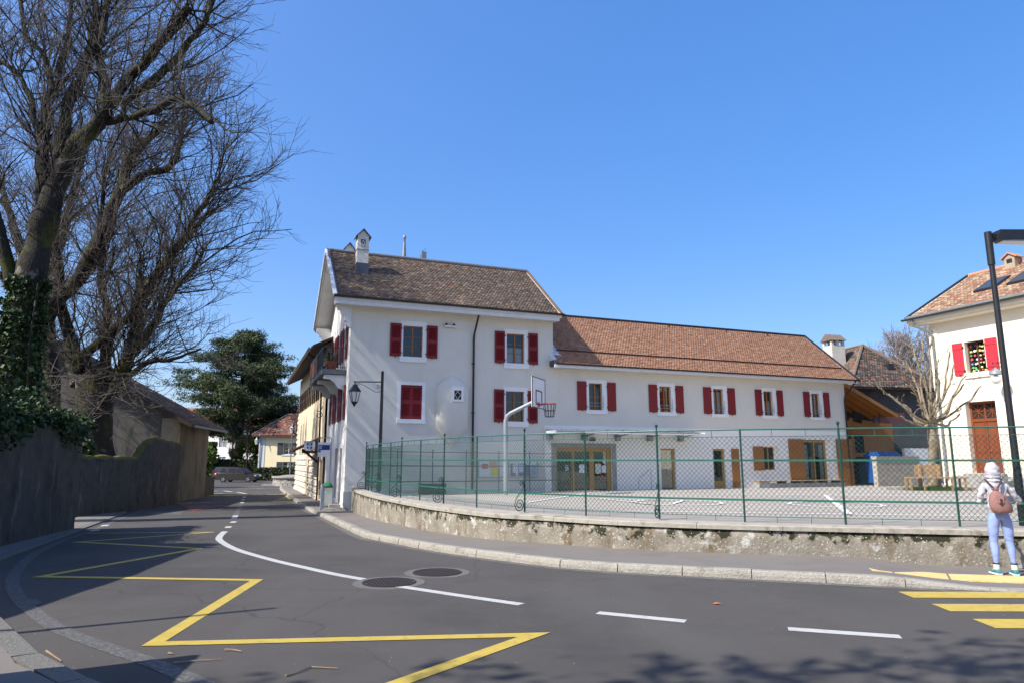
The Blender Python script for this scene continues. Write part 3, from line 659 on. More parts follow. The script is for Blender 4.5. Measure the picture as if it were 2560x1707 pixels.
# ------------------------------------------------------------------ tall white house at the street corner
HW, HD, HE = 10.3, 7.6, 9.0               # width, depth, eaves
house = thing('corner_house', 'tall white three storey house with red shutters at the street corner', 'house', C0, FA)
HO = [(2.46, 3.41, 6.50, 7.97), (7.73, 8.69, 6.46, 7.95), (2.42, 3.45, 3.57, 5.17), (7.69, 8.67, 3.56, 5.06)]
facade(I4, 0, HW, -1.0, HE + .35, HO).build('yard_wall', plaster, house)
MB().box(-.03, -.03, -1.0, 9.7, .1, .32).build('plinth', plinth, house)
MS = frameM((0, HD, 0), (0, -1, 0), (1, 0, 0))   # street front: x runs from the far end to the corner
SO = [(HD - 1.9, HD - 1.15, -.25, 2.25), (HD - 3.6, HD - 2.7, -.15, 2.25)] + [(HD - k - .8, HD - k, z, z + 1.55) for k in (1.1, 3.1, 5.1) for z in (3.55, 6.4)]
facade(MS, 0, HD, -1.0, HE + .35, SO).build('street_wall', plasterw, house)
mb = MB(); mb.box(.3, HD - .3, -1, HW, HD, HE); mb.box(HW - .2, .25, -1, HW - .002, HD - .3, HE)
mb.prism([(0.0, 0.0)] * 0 + [(0.02, HE), (0.3, HE), (.3, HE + .1), (.02, HE + .1)], .2, HD - .2); mb.build('back_wall', plaster, house)
RZ = 12.38; RM = 3.8; EO = .72; EZ = 8.98; V0 = -.85; V1 = 10.48
# gable triangles
for x, nm in ((0.0, 'street_gable'), (HW - .002, 'inner_gable')):
    MB().add([(x, 0, HE + .3), (x, HD, HE + .3), (x, RM, RZ - .22)] + [(x + .15, 0, HE + .3), (x + .15, HD, HE + .3), (x + .15, RM, RZ - .22)], [(0, 2, 1), (3, 4, 5), (0, 1, 4, 3), (1, 2, 5, 4), (2, 0, 3, 5)]).build(nm, plasterw if x < 1 else plaster, house)
for (x0, x1, z0, z1), cu in zip(HO, (0, .55, 0, 0)):
    if (x0, z0) == (2.42, 3.57): continue
    window(house, I4, x0, x1, z0, z1, curt=cu or None)
surround(house, I4, 2.32, 3.60, 6.25, 8.2, 2.46, 3.41, 6.5, 7.97); surround(house, I4, 7.58, 8.9, 6.2, 8.18, 7.73, 8.69, 6.46, 7.95); surround(house, I4, 2.28, 3.6, 3.37, 5.32, 2.42, 3.45, 3.57, 5.17); surround(house, I4, 7.56, 8.86, 3.3, 5.27, 7.69, 8.67, 3.56, 5.06)
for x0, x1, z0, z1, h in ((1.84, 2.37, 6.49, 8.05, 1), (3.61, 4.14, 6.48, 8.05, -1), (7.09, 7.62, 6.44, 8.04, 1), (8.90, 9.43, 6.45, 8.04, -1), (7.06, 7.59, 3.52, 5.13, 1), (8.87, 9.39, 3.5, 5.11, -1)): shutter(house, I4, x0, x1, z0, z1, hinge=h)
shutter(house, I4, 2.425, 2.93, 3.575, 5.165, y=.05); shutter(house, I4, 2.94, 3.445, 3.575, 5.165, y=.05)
# half-round stair oriel
mb = MB(); prof = []; n = 18; cx = 4.93; vs = []; RX, RY = .80, .44
lv = [(.02, .30, 2.25), (.5, .5, 2.72), (1, 1, 3.22), (1, 1, 4.2), (1, 1, 5.08), (.80, .72, 5.32), (.42, .36, 5.56), (.02, .02, 5.76)]
for fx, fy, z in lv:
    for i in range(n + 1):
        a = math.pi * i / n; vs.append((cx - RX * fx * math.cos(a), .03 - RY * fy * math.sin(a) ** .7, z))
mb.add(vs, [(k * (n + 1) + i, k * (n + 1) + i + 1, (k + 1) * (n + 1) + i + 1, (k + 1) * (n + 1) + i) for k in range(len(lv) - 1) for i in range(n)])
orl = mb.build('oriel', plaster, house, True)
MO = frameM((cx + .13, -.475, 0), (1, 0, 0), (0, 1, 0))
MB(MO).box(-.28, -.035, 4.42, -.18, .1, 5.13).box(.18, -.035, 4.42, .28, .1, 5.13).box(-.18, -.034, 4.95, .18, .1, 5.13).box(-.18, -.036, 4.42, .18, .1, 4.52).build('oriel_window_surround', trim, orl)
MB(MO).box(-.18, .012, 4.52, .18, .022, 4.95).build('oriel_pane', dark, orl)
g = MB(MO)
for s1, s2 in ((1, 1), (1, -1), (-1, 1), (-1, -1)): g.tube([(.16 * s1, -.004, 4.735), (.07 * s1, -.004, 4.735 + .085 * s2), (0, -.004, 4.735 + .2 * s2)], .011, 5)
g.build('oriel_grille', trim, orl)
MB().tube([(6.1, -.66, 8.86), (6.05, -.5, 8.55), (5.98, -.12, 7.75), (5.97, -.09, 7.5), (5.96, -.09, .3)], .052, 10).build('downpipe', copperp, house, True)
for z in (1.5, 3.9, 6.3): MB().box(5.89, -.15, z, 6.03, 0, z + .05).build('pipe_clip', black, house)
b = MB().box(4.45, -.22, 8.02, 5.02, -.05, 8.10); b.build('flood_light_bar', trimg, house)
for x in (4.55, 4.92): MB().lathe([(.07, 0), (.09, .02), (.02, .13)], (x, -.14, 8.1), 10).build('flood_light', black, house)
# roof
def slope(par, y0, z0, y1, z1, x0, x1, nm, thick=.12, m=trimg):
    MB().add([(x0, y0, z0), (x1, y0, z0), (x1, y1, z1), (x0, y1, z1)] + [(x0, y0, z0 - thick), (x1, y0, z0 - thick), (x1, y1, z1 - thick), (x0, y1, z1 - thick)], [(0, 1, 2, 3), (7, 6, 5, 4), (4, 5, 1, 0), (5, 6, 2, 1), (6, 7, 3, 2), (7, 4, 0, 3)]).build(nm, m, par)
sl = Vector((0, RM + EO, RZ - EZ)); SL = sl.length; su = sl / SL
roof = MB().box(V0 + .05, RM - .08, RZ - .16, V1 - .05, RM + .08, RZ - .1).build('roof', trimg, house)
slope(roof, -EO, EZ, RM, RZ, V0, V1, 'roof_deck'); slope(roof, HD + EO, EZ, RM, RZ, V0, V1, 'roof_deck')
def bl(a, b, pw):
    pw = pw.copy(); f = ((b > SL - .7) | ((a < 2.6) & (a > 1.2) & (b > 2.0) & (b < 4.3) & (np.sin(a * 7 + b * 3) > -.2))); pw[f, 3] *= 7; e = (a < .35); pw[e, 3] *= 4
    return pw
tiles('roof_tiles', roof, (V0 + .12, -EO, EZ + .004), (1, 0, 0), su, V1 - V0 - .24, SL - .04, BROWN, (4, 3, 2.6, .16, 4, 1.3), blotch=bl, seed=3)
MB().bar((V0, -EO - .02, EZ + .03), (V0, RM, RZ + .05), .16, .13).build('verge_board', trimg, roof); MB().bar((V0 + .08, -EO, EZ + .09), (V0 + .08, RM, RZ + .11), .14, .04).build('verge_flashing', lead, roof)
MB().bar((V0, HD + EO, EZ + .03), (V0, RM, RZ + .05), .16, .13).build('verge_board', trimg, roof); MB().bar((V1, -EO - .02, EZ + .03), (V1, RM, RZ + .05), .10, .13).build('verge_board', mat('verge_brown', (.12, .075, .045), (.16, .10, .06)), roof)
MB().tube([(V0 - .02, RM, RZ + .08), (V1, RM, RZ + .08)], .085, 8).build('ridge_cap', zinc, roof, True)
gutter(roof, [(V0 - .05, -EO - .09, EZ + .02), (V1 + .12, -EO - .09, EZ + .02)], .085)
MB().box(V0 + .02, -EO - .005, EZ - .17, V1 - .02, -EO + .05, EZ - .03).build('fascia_board', trimg, roof); MB().box(V0 + .05, -EO + .03, EZ - .34, V1 - .12, -EO + .12, EZ - .175).build('fascia_board', trimg, roof)
MB().box(V0 + .06, -EO + .12, EZ - .30, V1 - .13, -.002, EZ - .26).build('eave_soffit', plaster, roof)
# carved brackets under the street eaves
for y in (-.15, 7.5):
    pr = [(-.02, 8.95), (-.80, 8.95), (-.80, 8.72), (-.70, 8.66), (-.66, 8.5), (-.52, 8.45), (-.48, 8.28), (-.34, 8.2), (-.31, 8.0), (-.18, 7.92), (-.15, 7.72), (-.02, 7.66)]
    MB().prism(pr[::-1], y, y + .16).build('eave_bracket', trimg, house)
for k in range(9):                          # soffit boards under the verge
    f0, f1 = k / 9, (k + .97) / 9
    for sg in (0, 1):
        ya, yb = (-EO + (RM + EO) * f0, -EO + (RM + EO) * f1) if sg == 0 else (HD + EO - (HD + EO - RM) * f0, HD + EO - (HD + EO - RM) * f1)
        za, zb = EZ - .15 + (RZ - EZ) * f0, EZ - .15 + (RZ - EZ) * f1
        MB().add([(V0 + .08, ya, za), (-.0, ya, za), (0, yb, zb), (V0 + .08, yb, zb), (V0 + .08, ya, za + .02), (0, ya, za + .02), (0, yb, zb + .02), (V0 + .08, yb, zb + .02)], [(0, 3, 2, 1), (4, 5, 6, 7), (0, 1, 5, 4), (2, 3, 7, 6)]).build('soffit_board', trimg, roof)
# chimneys, finial and cowl
def chimney(par, x, y, z0, z1, a=.36, b=.36, nm='chimney', m=None):
    m = m or plaster
    o = MB().box(x - a, y - b, z0, x + a, y + b, z1).build(nm, m, par)
    MB().box(x - a - .02, y - b - .02, z1 - .75, x + a + .02, y + b + .02, z1 - .715).build('chimney_band', zinc, o)
    MB().box(x - a - .03, y - b - .03, z0 - .05, x + a + .03, y + b + .03, z0 + .5).build('chimney_flashing', lead, o)
    for s_ in (-1, 1):
        MB().add([(x + s_ * (a + .10), y - b - .1, z1 - .12), (x + s_ * (a + .10), y + b + .1, z1 - .12), (x, y + b + .1, z1 + .30), (x, y - b - .1, z1 + .30)] + [(x + s_ * (a + .10), y - b - .1, z1 - .07), (x + s_ * (a + .10), y + b + .1, z1 - .07), (x, y + b + .1, z1 + .35), (x, y - b - .1, z1 + .35)], [(0, 1, 2, 3), (4, 5, 6, 7), (0, 3, 7, 4), (1, 0, 4, 5), (2, 1, 5, 6)]).build('chimney_cap', lead, o)
    MB().prism([(x - a, z1), (x + a, z1), (x, z1 + .28)], y - b, y + b).build('chimney_gable', m, o)
    MB().box(x - .11, y - b - .012, z1 - .56, x + .11, y - b + .01, z1 - .2).build('smoke_opening', black, o)
    MB().bar((x - .1, y - b - .02, z1 - .55), (x, y - b - .02, z1 - .23), .03).bar((x + .1, y - b - .02, z1 - .55), (x, y - b - .02, z1 - .23), .03).box(x - .05, y - b - .03, z1 - .55, x + .05, y - b - .014, z1 - .45).build('smoke_baffle', trimg, o)
    return o
chimney(roof, .68, 1.9, 10.8, 12.72, .28, .28); chimney(roof, .42, 4.75, 11.2, 12.85, .24, .24)
MB().lathe([(.0005, 0), (.30, .02), (.30, .1), (.26, .24), (.12, .34), (.12, .45), (.075, 1.2), (.06, 1.42), (.085, 1.47), (.10, 1.56), (.075, 1.64), (.0005, 1.68)], (3.4, RM + .8, RZ - .05), 14).build('roof_finial', zinc, roof, True)
MB().box(4.38, RM + .7, RZ - .4, 4.65, RM + 1.0, RZ + .78).add([(4.38, RM + .7, RZ + .78), (4.65, RM + .7, RZ + 1.0), (4.65, RM + 1.0, RZ + 1.0), (4.38, RM + 1.0, RZ + .78)], [(0, 1, 2, 3)]).build('flue_cowl', zinc, roof)
# street front: doors, shutters, balcony
for x0, x1, z0, z1 in SO[:2]:
    d_ = MB(MS).box(x0 + .03, .12, z0, x1 - .03, .16, z1).build('street_door', wood if x0 < HD - 2.5 else mat('door_grey', (.10, .11, .12), (.14, .15, .16)), house)
    MB(MS).box(x0 + .12, .11, z0 + .2, x1 - .12, .119, z0 + 1.0).box(x0 + .12, .11, z0 + 1.15, x1 - .12, .119, z1 - .2).build('door_panel', wooddoor, d_)
for x0, x1, z0, z1 in SO[2:]:
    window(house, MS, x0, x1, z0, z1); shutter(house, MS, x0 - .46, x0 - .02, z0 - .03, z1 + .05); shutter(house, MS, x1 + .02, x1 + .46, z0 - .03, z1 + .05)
MB(MS).box(HD - 2.1, -.5, -.62, HD - .9, .0, -.3).build('door_step', concrete, house)
bal = MB().box(-1.12, .75, 5.62, .0, 6.6, 5.84).build('balcony_slab', mat('balcony_grey', (.10, .12, .13), (.14, .16, .17)), house)
rail = MB().bar((-1.08, .8, 6.86), (-1.08, 6.5, 6.86), .03).bar((-1.08, .8, 6.86), (0, .8, 6.86), .03).bar((-1.08, .8, 5.95), (-1.08, 6.5, 5.95), .025).bar((-1.08, .8, 5.95), (0, .8, 5.95), .025)
rail.build('balcony_rail', black, bal)
bb = MB()
for i in range(58): y = .8 + i * .1; bb.bar((-1.08, y, 5.85), (-1.08, y, 6.86), .014)
for i in range(11): bb.bar((-1.08 + i * .1, .8, 5.85), (-1.08 + i * .1, .8, 6.86), .014)
bb.build('baluster_set', black, bal)
for y in (.9, 3.4, 6.0):
    MB().prism([(0, 5.6), (-1.0, 5.6), (-1.0, 5.42), (-.72, 5.4), (-.5, 5.24), (-.35, 5.0), (-.1, 4.92), (0, 4.7)][::-1], y, y + .22).build('balcony_bracket', trimg, bal)
for k in range(11): MB().box(-1.125, 3.0 + k * .32, 5.88, -1.10, 3.0 + k * .32 + .305, 6.78).build('screen_board', mat('wood_screen', (.13, .055, .032), (.22, .10, .06), .8, 5, 8, stretch=(6, 6, .6)), bal)
terra = mat('terracotta', (.26, .07, .035), (.34, .10, .05), .8, 6)
def flowerpot(par_loc, label, k, sc_=1.0):
    t = thing('flower_pot', label, 'flower pot', par_loc, FA, 'terracotta pots on the balcony')
    MB().lathe([(.0005, 0), (.11, 0), (.16, .26), (.18, .26), (.18, .32), (.15, .32), (.14, .27), (.0005, .27)], n=12).build('pot', terra, t, True); t.scale = (sc_,) * 3
    r = np.random.default_rng(k); P = r.normal(0, 1, (60, 3)) * (.09, .09, .10) + (0, 0, .42); leaves('plant', P, .06, leafh, t, k)
def leaves(name, P, size, m, par=None, seed=0, asp=1.5, up=0.0, stuff=False, taper=True):
    """small leaf faces at P (n,3), random orientation"""
    r = np.random.default_rng(seed); P = np.asarray(P); N = len(P); u = r.normal(0, 1, (N, 3)); u[:, 2] += up; u /= np.linalg.norm(u, axis=1, keepdims=True)
    v = r.normal(0, 1, (N, 3)); v -= (v * u).sum(1, keepdims=True) * u; v /= np.linalg.norm(v, axis=1, keepdims=True)
    s_ = size * r.uniform(.45, 1.6, (N, 1)); L = u * s_ * asp / 2; W = v * s_ / 2
    V = np.stack([P - L, P + W * (.9 if taper else 1) - L * .1, P + L, P - W * (.9 if taper else 1) - L * .1], 1).reshape(-1, 3)
    o = npmesh(name, V, np.arange(N * 4).reshape(-1, 4), m, par)
    if stuff: tag(o, kind='stuff')
    return o
for i, (k, lb) in enumerate(((1.1, 'terracotta pot nearest the corner on the balcony of the white house'), (2.0, 'second terracotta pot from the corner on the balcony of the white house'), (4.6, 'terracotta pot towards the far end of the balcony of the white house'))):
    flowerpot(TM(-.62, k, 5.842), lb, i, 1.25)
# ------------------------------------------------------------------ long low annex
AX0, AX1, AD = HW + .001, 30.1, 6.8
annex = thing('school_annex', 'long two storey white annex with an orange tiled roof and five red shuttered windows', 'school building', C0, FA)
AW = [(12.33, 13.12, 4.25, 5.65), (16.65, 17.39, 4.25, 5.65), (20.22, 20.9, 4.23, 5.65), (23.78, 24.44, 4.23, 5.65), (27.39, 28.03, 4.21, 5.64)]
AD_ = [(10.39, 13.6, -.3, 2.33), (16.58, 17.51, -.3, 2.3), (19.98, 20.8, -.3, 2.3), (23.5, 24.6, 1.13, 2.44), (26.5, 28.7, .25, 2.88)]
facade(I4, AX0, AX1, 3.39, 6.62, AW).build('upper_wall', plaster, annex)
facade(frameM((0, -.03, 0), (1, 0, 0), (0, 1, 0)), 9.76, AX1, -.6, 3.39, AD_, .26).build('ground_floor_wall', plasterw, annex)
MB().box(9.76, -.029, 3.391, AX1, .01, 3.41).box(AX1 - .2, .24, -.6, AX1, AD, 6.6).box(AX0 + .3, AD - .2, -.6, AX1 - .2, AD, 6.6).box(AX1 - .2, 0.002, 3.4, AX1 + .001, .24, 6.6).box(AX1 - .2, -.028, -.6, AX1 + .001, .24, 3.38).build('end_wall', plasterw, annex)
MB().add([(AX1, 0, 6.55), (AX1, AD, 6.55), (AX1, 3.4, 9.6)], [(0, 1, 2)]).build('end_gable', plasterw, annex)
for i, (x0, x1, z0, z1) in enumerate(AW):
    window(annex, I4, x0, x1, z0, z1, leaves=2, bars=1, curt=(None, None, .9, .6, .95)[i])  # the two shorter curtains stand in for pale reflections in the glass
    surround(annex, I4, x0 - .18, x1 + .27, 4.05, 5.84, x0, x1, z0, z1, .13)
    gb = MB().bar((x0 - .02, -.03, 4.62), (x1 + .1, -.03, 4.62), .022).bar((x0 - .02, -.03, 4.46), (x1 + .1, -.03, 4.46), .022).bar((x0 + .02, -.03, 4.3), (x0 + .02, -.03, 4.64), .022).bar((x1 + .06, -.03, 4.3), (x1 + .06, -.03, 5.0), .018); gb.build('window_guard', galv, annex)
    w_ = .50 if i < 3 else .44
    shutter(annex, I4, x0 - .16 - w_ - .03, x0 - .16, 4.23, 5.72, louvre=False, hinge=1); shutter(annex, I4, x1 + .30, x1 + .30 + w_, 4.22, 5.72, louvre=False, hinge=-1)
# entrance
Ment = frameM((0, -.03, 0), (1, 0, 0), (0, 1, 0))
MB(Ment).box(10.13, -.03, -.2, 10.388, .02, 2.53).box(13.602, -.03, -.2, 13.85, .02, 2.53).box(10.388, -.029, 2.332, 13.602, .02, 2.53).build('entrance_surround', concrete, annex)
ent = MB(Ment).box(10.39, .1, 2.12, 13.6, .18, 2.33).box(10.39, .1, .1, 10.5, .18, 2.12).box(11.27, .1, .1, 11.45, .18, 2.12).box(12.32, .1, .1, 12.58, .18, 2.12).box(13.34, .1, .1, 13.6, .18, 2.12).build('entrance_door', woodl, annex)
for a, b in ((10.5, 11.27), (11.45, 12.32), (12.58, 13.34)):
    MB(Ment).box(a, .135, .12, b, .15, 2.12).build('pane', glass, ent)
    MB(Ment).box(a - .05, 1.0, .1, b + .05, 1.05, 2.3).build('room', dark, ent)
for j, (x, z, w_, h_, c_) in enumerate(((11.75, 1.05, .40, .42, paper), (12.68, 1.0, .33, .5, mat('paper_cream', (.55, .55, .45), (.62, .62, .5))), (13.05, 1.05, .26, .36, paper), (10.95, 1.15, .2, .3, mat('paper_blue', (.30, .36, .42), (.4, .46, .52))), (12.72, 1.52, .22, .1, redm), (13.0, .8, .2, .12, redl))): MB(Ment).box(x, .122, z, x + w_, .13, z + h_).build('door_notice', c_, ent)
MB(Ment).lathe([(.0005, 0), (.09, 0), (.09, .01), (.0005, .01)], (0, 0, 0), 14).build('x', paper, ent).name = 'door_disc'
o = [c for c in ent.children if c.name.startswith('door_disc')][0]; o.rotation_euler = (R(90), 0, 0); o.location = (13.2, .09, 1.62)
for (x0, x1), pn in (((16.58, 17.51), 0), ((19.98, 20.8), 1)):
    dd = MB(Ment).box(x0 + .002, .12, 2.2, x1 - .002, .2, 2.3).box(x1 - .13, .12, -.2, x1 - .002, .2, 2.2).box(x0 + .002, .12, -.2, x0 + .05, .2, 2.2)
    if pn: dd.box(x0 + .05, .12, -.1, x1 - .13, .2, .55)
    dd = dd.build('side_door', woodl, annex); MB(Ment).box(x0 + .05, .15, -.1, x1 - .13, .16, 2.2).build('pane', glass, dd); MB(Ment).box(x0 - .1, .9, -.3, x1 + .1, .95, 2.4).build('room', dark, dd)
shutter(annex, Ment, 21.22, 21.73, .2, 2.31, m=wood, louvre=False); shutter(annex, Ment, 22.75, 23.48, 1.11, 2.45, m=wood, louvre=False)
window(annex, Ment, 23.5, 24.4, 1.13, 2.44, wm=woodl, y=.16, leaves=2, bars=0); MB(Ment).box(24.4, .16, 1.13, 24.6, .2, 2.44).build('reveal_panel', plasterw, annex)
window(annex, Ment, 26.5, 28.35, .25, 2.88, wm=woodl, y=.16, leaves=2, bars=0, fw=.15, bottom=.08, name='terrace_door'); MB(Ment).box(28.35, .16, .25, 28.7, .2, 2.88).build('reveal_panel', plasterw, annex)
for x in (26.72, 27.9): 
    c = MB(Ment)
    for i in range(6): c.quad((x + i * .05, .26 + .02 * (i % 2), .5), (x + i * .05 + .05, .26 + .02 * ((i + 1) % 2), .5), (x + i * .05 + .05, .26 + .02 * ((i + 1) % 2), 2.6), (x + i * .05, .26 + .02 * (i % 2), 2.6))
    c.build('curtain', curtain, annex)
shutter(annex, Ment, 25.35, 26.46, .24, 2.9, m=wood, louvre=False); shutter(annex, Ment, 29.02, 30.25, .18, 2.93, m=wood, louvre=False)
# glass canopy over the entrances
can = MB().box(9.8, -1.35, 2.98, 18.6, -1.30, 3.04).box(9.8, -.08, 3.1, 18.6, -.03, 3.2).box(9.8, -1.3, 2.99, 9.85, -.08, 3.12).box(18.55, -1.3, 2.99, 18.6, -.08, 3.12).build('canopy_frame', trimg, annex)
for i in range(11): x = 9.85 + i * .875 - .0; MB().add([(x, -1.32, 3.05), (x + .86, -1.32, 3.05), (x + .86, -.05, 3.21), (x, -.05, 3.21), (x, -1.32, 3.065), (x + .86, -1.32, 3.065), (x + .86, -.05, 3.225), (x, -.05, 3.225)], [(0, 3, 2, 1), (4, 5, 6, 7), (0, 1, 5, 4), (2, 3, 7, 6), (1, 2, 6, 5), (3, 0, 4, 7)]).build('glass_panel', glassc, can) if x < 18.2 else None
for i in range(11): x = 9.84 + i * .875; MB().bar((x, -1.33, 3.075), (x, -.05, 3.235), .018).build('canopy_bar', zinc, can) if x < 18.7 else None
for x in (10.0, 11.95, 13.9, 15.85, 17.8): MB().box(x - .12, -.3, 2.68, x + .12, -.035, 2.98).build('canopy_bracket', zinc, can); MB().bar((x, -.3, 2.9), (x, -1.3, 3.0), .05).build('canopy_arm', zinc, can)
MB().box(12.3, -.16, 2.66, 12.6, -.031, 2.82).build('entrance_lamp', black, annex)
hr = MB().tube([(14.8, -.62, .16), (14.8, -.62, .72), (15.42, -.62, 1.2), (15.55, -.62, 1.2), (15.55, -.62, .16)], .018, 8).build('handrail', galv, annex, True)
# annex roof
AEZ, ARZ, ARM, AEO = 6.52, 9.86, 3.4, .6; al = Vector((0, ARM + AEO, ARZ - AEZ)); AL = al.length; au = al / AL; AV0, AV1 = 10.12, 30.62
aroof = MB().box(12, ARM - .08, ARZ - .16, AV1 - .1, ARM + .08, ARZ - .1).build('roof', trimg, annex)
MB().add([(AV0, -AEO, AEZ), (AV1, -AEO, AEZ), (AV1, ARM, ARZ), (HW + .01, ARM, ARZ), (HW + .01, 0, AEZ + .5), (AV0, 0, AEZ + .5)] + [(AV0, -AEO, AEZ - .1), (AV1, -AEO, AEZ - .1), (AV1, ARM, ARZ - .1), (HW + .01, ARM, ARZ - .1), (HW + .01, 0, AEZ + .4), (AV0, 0, AEZ + .4)], [(0, 1, 2, 3, 4, 5), (11, 10, 9, 8, 7, 6), (0, 6, 7, 1), (1, 7, 8, 2), (0, 5, 11, 6)]).build('roof_deck', trimg, aroof)
slope(aroof, AD + .6, AEZ, ARM, ARZ, HW + .01, AV1, 'roof_deck', .1)
ORG = [(.33, .172, .105), (.305, .155, .093), (.355, .192, .12), (.27, .135, .082), (.38, .215, .14)]
def inA(a, b): return (a + AV0 > HW + .16) | (b < (AEO / (ARM + AEO)) * AL * .9)
tiles('roof_tiles', aroof, (AV0 + .22, -AEO, AEZ + .004), (1, 0, 0), au, AV1 - AV0 - .3, AL - .04, ORG, (5, 3, 3, 1.2, 1.6), inside=inA, seed=5)
s1 = Vector((0, -AEO, AEZ)) + al * .22
MB().tube([(HW + .3, s1.y, s1.z + .09), (AV1 - .3, s1.y, s1.z + .09)], .03, 6).build('snow_rail', copperp, aroof)
for x in (12.6, 15.9, 19.6, 23.9, 27.2): q = Vector((x, -AEO, AEZ)) + al * .93; MB().bar(q + Vector((0, 0, .0)), q + Vector((0, -.06, .16)), .05).build('roof_hook', copperp, aroof)
MB().tube([(HW + .0, ARM, ARZ + .05), (AV1, ARM, ARZ + .05)], .07, 8).build('ridge_cap', steel, aroof, True)
MB().bar((AV1 + .02, -AEO - .03, AEZ + .02), (AV1 + .02, ARM, ARZ + .06), .08, .12).build('verge_board', steel, aroof)
MB().box(AV0 - .03, -AEO - .02, AEZ - .1, AV0 + .19, 0, AEZ + .16).build('verge_flashing', lead, aroof)
MB().box(AV0 - .02, -AEO - .04, AEZ - .22, AV1 - .02, -AEO + .02, AEZ - .05).build('fascia_board', trimg, aroof)
MB().add([(AV0 - .02, -AEO, AEZ - .22), (AV0 - .02, 0, AEZ + .22), (AV0 - .02, 0, AEZ + .48), (AV0 - .02, -AEO, AEZ + .03), (AV0 + .03, -AEO, AEZ - .22), (AV0 + .03, 0, AEZ + .22), (AV0 + .03, 0, AEZ + .48), (AV0 + .03, -AEO, AEZ + .03)], [(0, 3, 2, 1), (4, 5, 6, 7), (0, 1, 5, 4), (2, 3, 7, 6)]).build('fascia_board', trimg, aroof)
MB().box(AV0 + .05, -AEO + .02, AEZ - .20, AV1 - .3, -.002, AEZ - .16).build('eave_soffit', plaster, aroof)
gutter(aroof, [(AV0 + .05, -AEO - .09, AEZ + .0), (AV1 + .05, -AEO - .09, AEZ + .0)], .08, copperp)
MB().tube([(30.35, -.69, 6.44), (30.34, -.5, 6.2), (29.97, -.14, 5.55), (29.96, -.10, 5.3), (29.96, -.10, .2)], .05, 10).build('downpipe', copperp, annex, True)
# things along the annex
lb = thing('long_bench', 'long low concrete bench with a slatted top in front of the annex', 'bench', TM(22.2, -1.05, zy(-1) - .02), FA)
MB().box(0, 0, 0, .75, .5, .36).build('bench_block', concrete, lb); MB().box(.76, .05, 0, 6.3, .45, .26).build('bench_base', concrete, lb)
for k in range(4): MB().box(-.03, -.01 + k * .135, .375, 6.45, .105 + k * .135, .41).build('bench_slat', benchw, lb)
for x in (1.6, 2.6, 3.6, 4.6, 5.6): MB().box(x, .06, .261, x + .35, .44, .374).build('bench_support', steel, lb)
nb = thing('notice_board', 'glazed notice board with posters on the white house wall behind the fence', 'notice board', TM(0, -.02), FA)
MB().box(6.25, -.07, .85, 9.35, -.0, 1.68).build('board_frame', galv, nb); MB().box(6.3, -.08, .9, 7.75, -.071, 1.63).box(7.85, -.08, .9, 9.3, -.071, 1.63).build('board_panel', paper, nb)
cc = lambda n_, a: mat('poster_' + n_, a, tuple(min(1, x * 1.5 + .02) for x in a), .7, 14, 4)
for x, z, w_, h_, c_ in ((6.42, 1.28, .32, .24, cc('red', (.42, .03, .03))), (6.8, 1.32, .4, .3, cc('salmon', (.55, .22, .15))), (6.88, .96, .48, .36, cc('yellow', (.5, .42, .04))), (7.9, .92, .28, .6, cc('navy', (.05, .06, .12))), (8.02, 1.08, .18, .4, paper), (8.3, .92, .32, .6, cc('navy', (.05, .06, .12))), (8.34, 1.1, .24, .38, cc('lilac', (.36, .40, .62))), (8.68, .92, .28, .55, cc('dusk', (.20, .16, .22))), (9.0, .95, .25, .5, cc('sea', (.25, .33, .36)))): MB().box(x, -.086 - .002 * (w_ < .25), z, x + w_, -.081, z + h_).build('poster', c_, nb)
gb = thing('planter_box', 'dark green metal box on the ground against the white house wall', 'box', TM(3.25, -1.0, zy(-1)), FA)
MB().box(0, 0, 0, 1.15, .5, .42).box(-.02, -.02, .42, 1.17, .52, .46).build('box_body', mat('box_green', (.02, .045, .045), (.03, .06, .06)), gb); MB().box(.1, -.012, .1, .5, .0, .36).box(.62, -.012, .1, 1.05, .0, .36).build('box_panel', greend, gb)
# ------------------------------------------------------------------ cream school building on the right
SB = TM(26.8, -8.4); SA = FA - math.pi / 2
school = thing('cream_school', 'cream school building on the right with bright red shutters and roof windows', 'school building', SB, SA)
SX1 = 16.0; SE = 8.45
SH = [(1.66, 2.57, 5.66, 7.1), (1.40, 2.78, 1.1, 4.32), (6.2, 7.1, 5.66, 7.1)]
facade(I4, 0, SX1, .2, SE + .1, SH, .32).build('front_wall', cream, school)
MB().box(0.002, .33, .2, .3, 9, SE).build('end_wall', cream, school)
MB().add([(0, 0, SE), (0, 9, SE), (0, 4.5, 11.1)], [(0, 2, 1)]).build('end_gable', cream, school)
MB().box(-.02, -.04, .2, .42, .02, 8.0).build('corner_pilaster', mat('stone_cream', (.74, .68, .55), (.80, .75, .63), .9, 3), school)
MB().box(.43, -.05, .2, 1.2, .02, .98).box(2.95, -.05, .2, SX1, .02, .98).build('plinth', concrete, school)
MB().box(1.0, -.75, .3, 3.2, -.05, .80).box(1.25, -.45, .8, 2.95, -.05, 1.09).build('door_steps', concrete, school)
window(school, I4, 1.66, 2.57, 5.66, 7.1, wm=woodr, y=.22, leaves=2, bars=2, fw=.06)
window(school, I4, 6.2, 7.1, 5.66, 7.1, wm=woodr, y=.22, leaves=2, bars=2, fw=.06)
for x0 in (1.66, 6.2): MB().box(x0 - .12, -.08, 5.42, x0 + 1.05, .2, 5.655).build('sill', mat('stone_cream', (.74, .68, .55)), school)
for x0, x1, h in ((1.1, 1.58, 1), (2.64, 3.16, -1), (5.6, 6.12, 1), (7.17, 7.7, -1)): shutter(school, I4, x0, x1, 5.6, 7.1, m=redl, louvre=False, hinge=h)
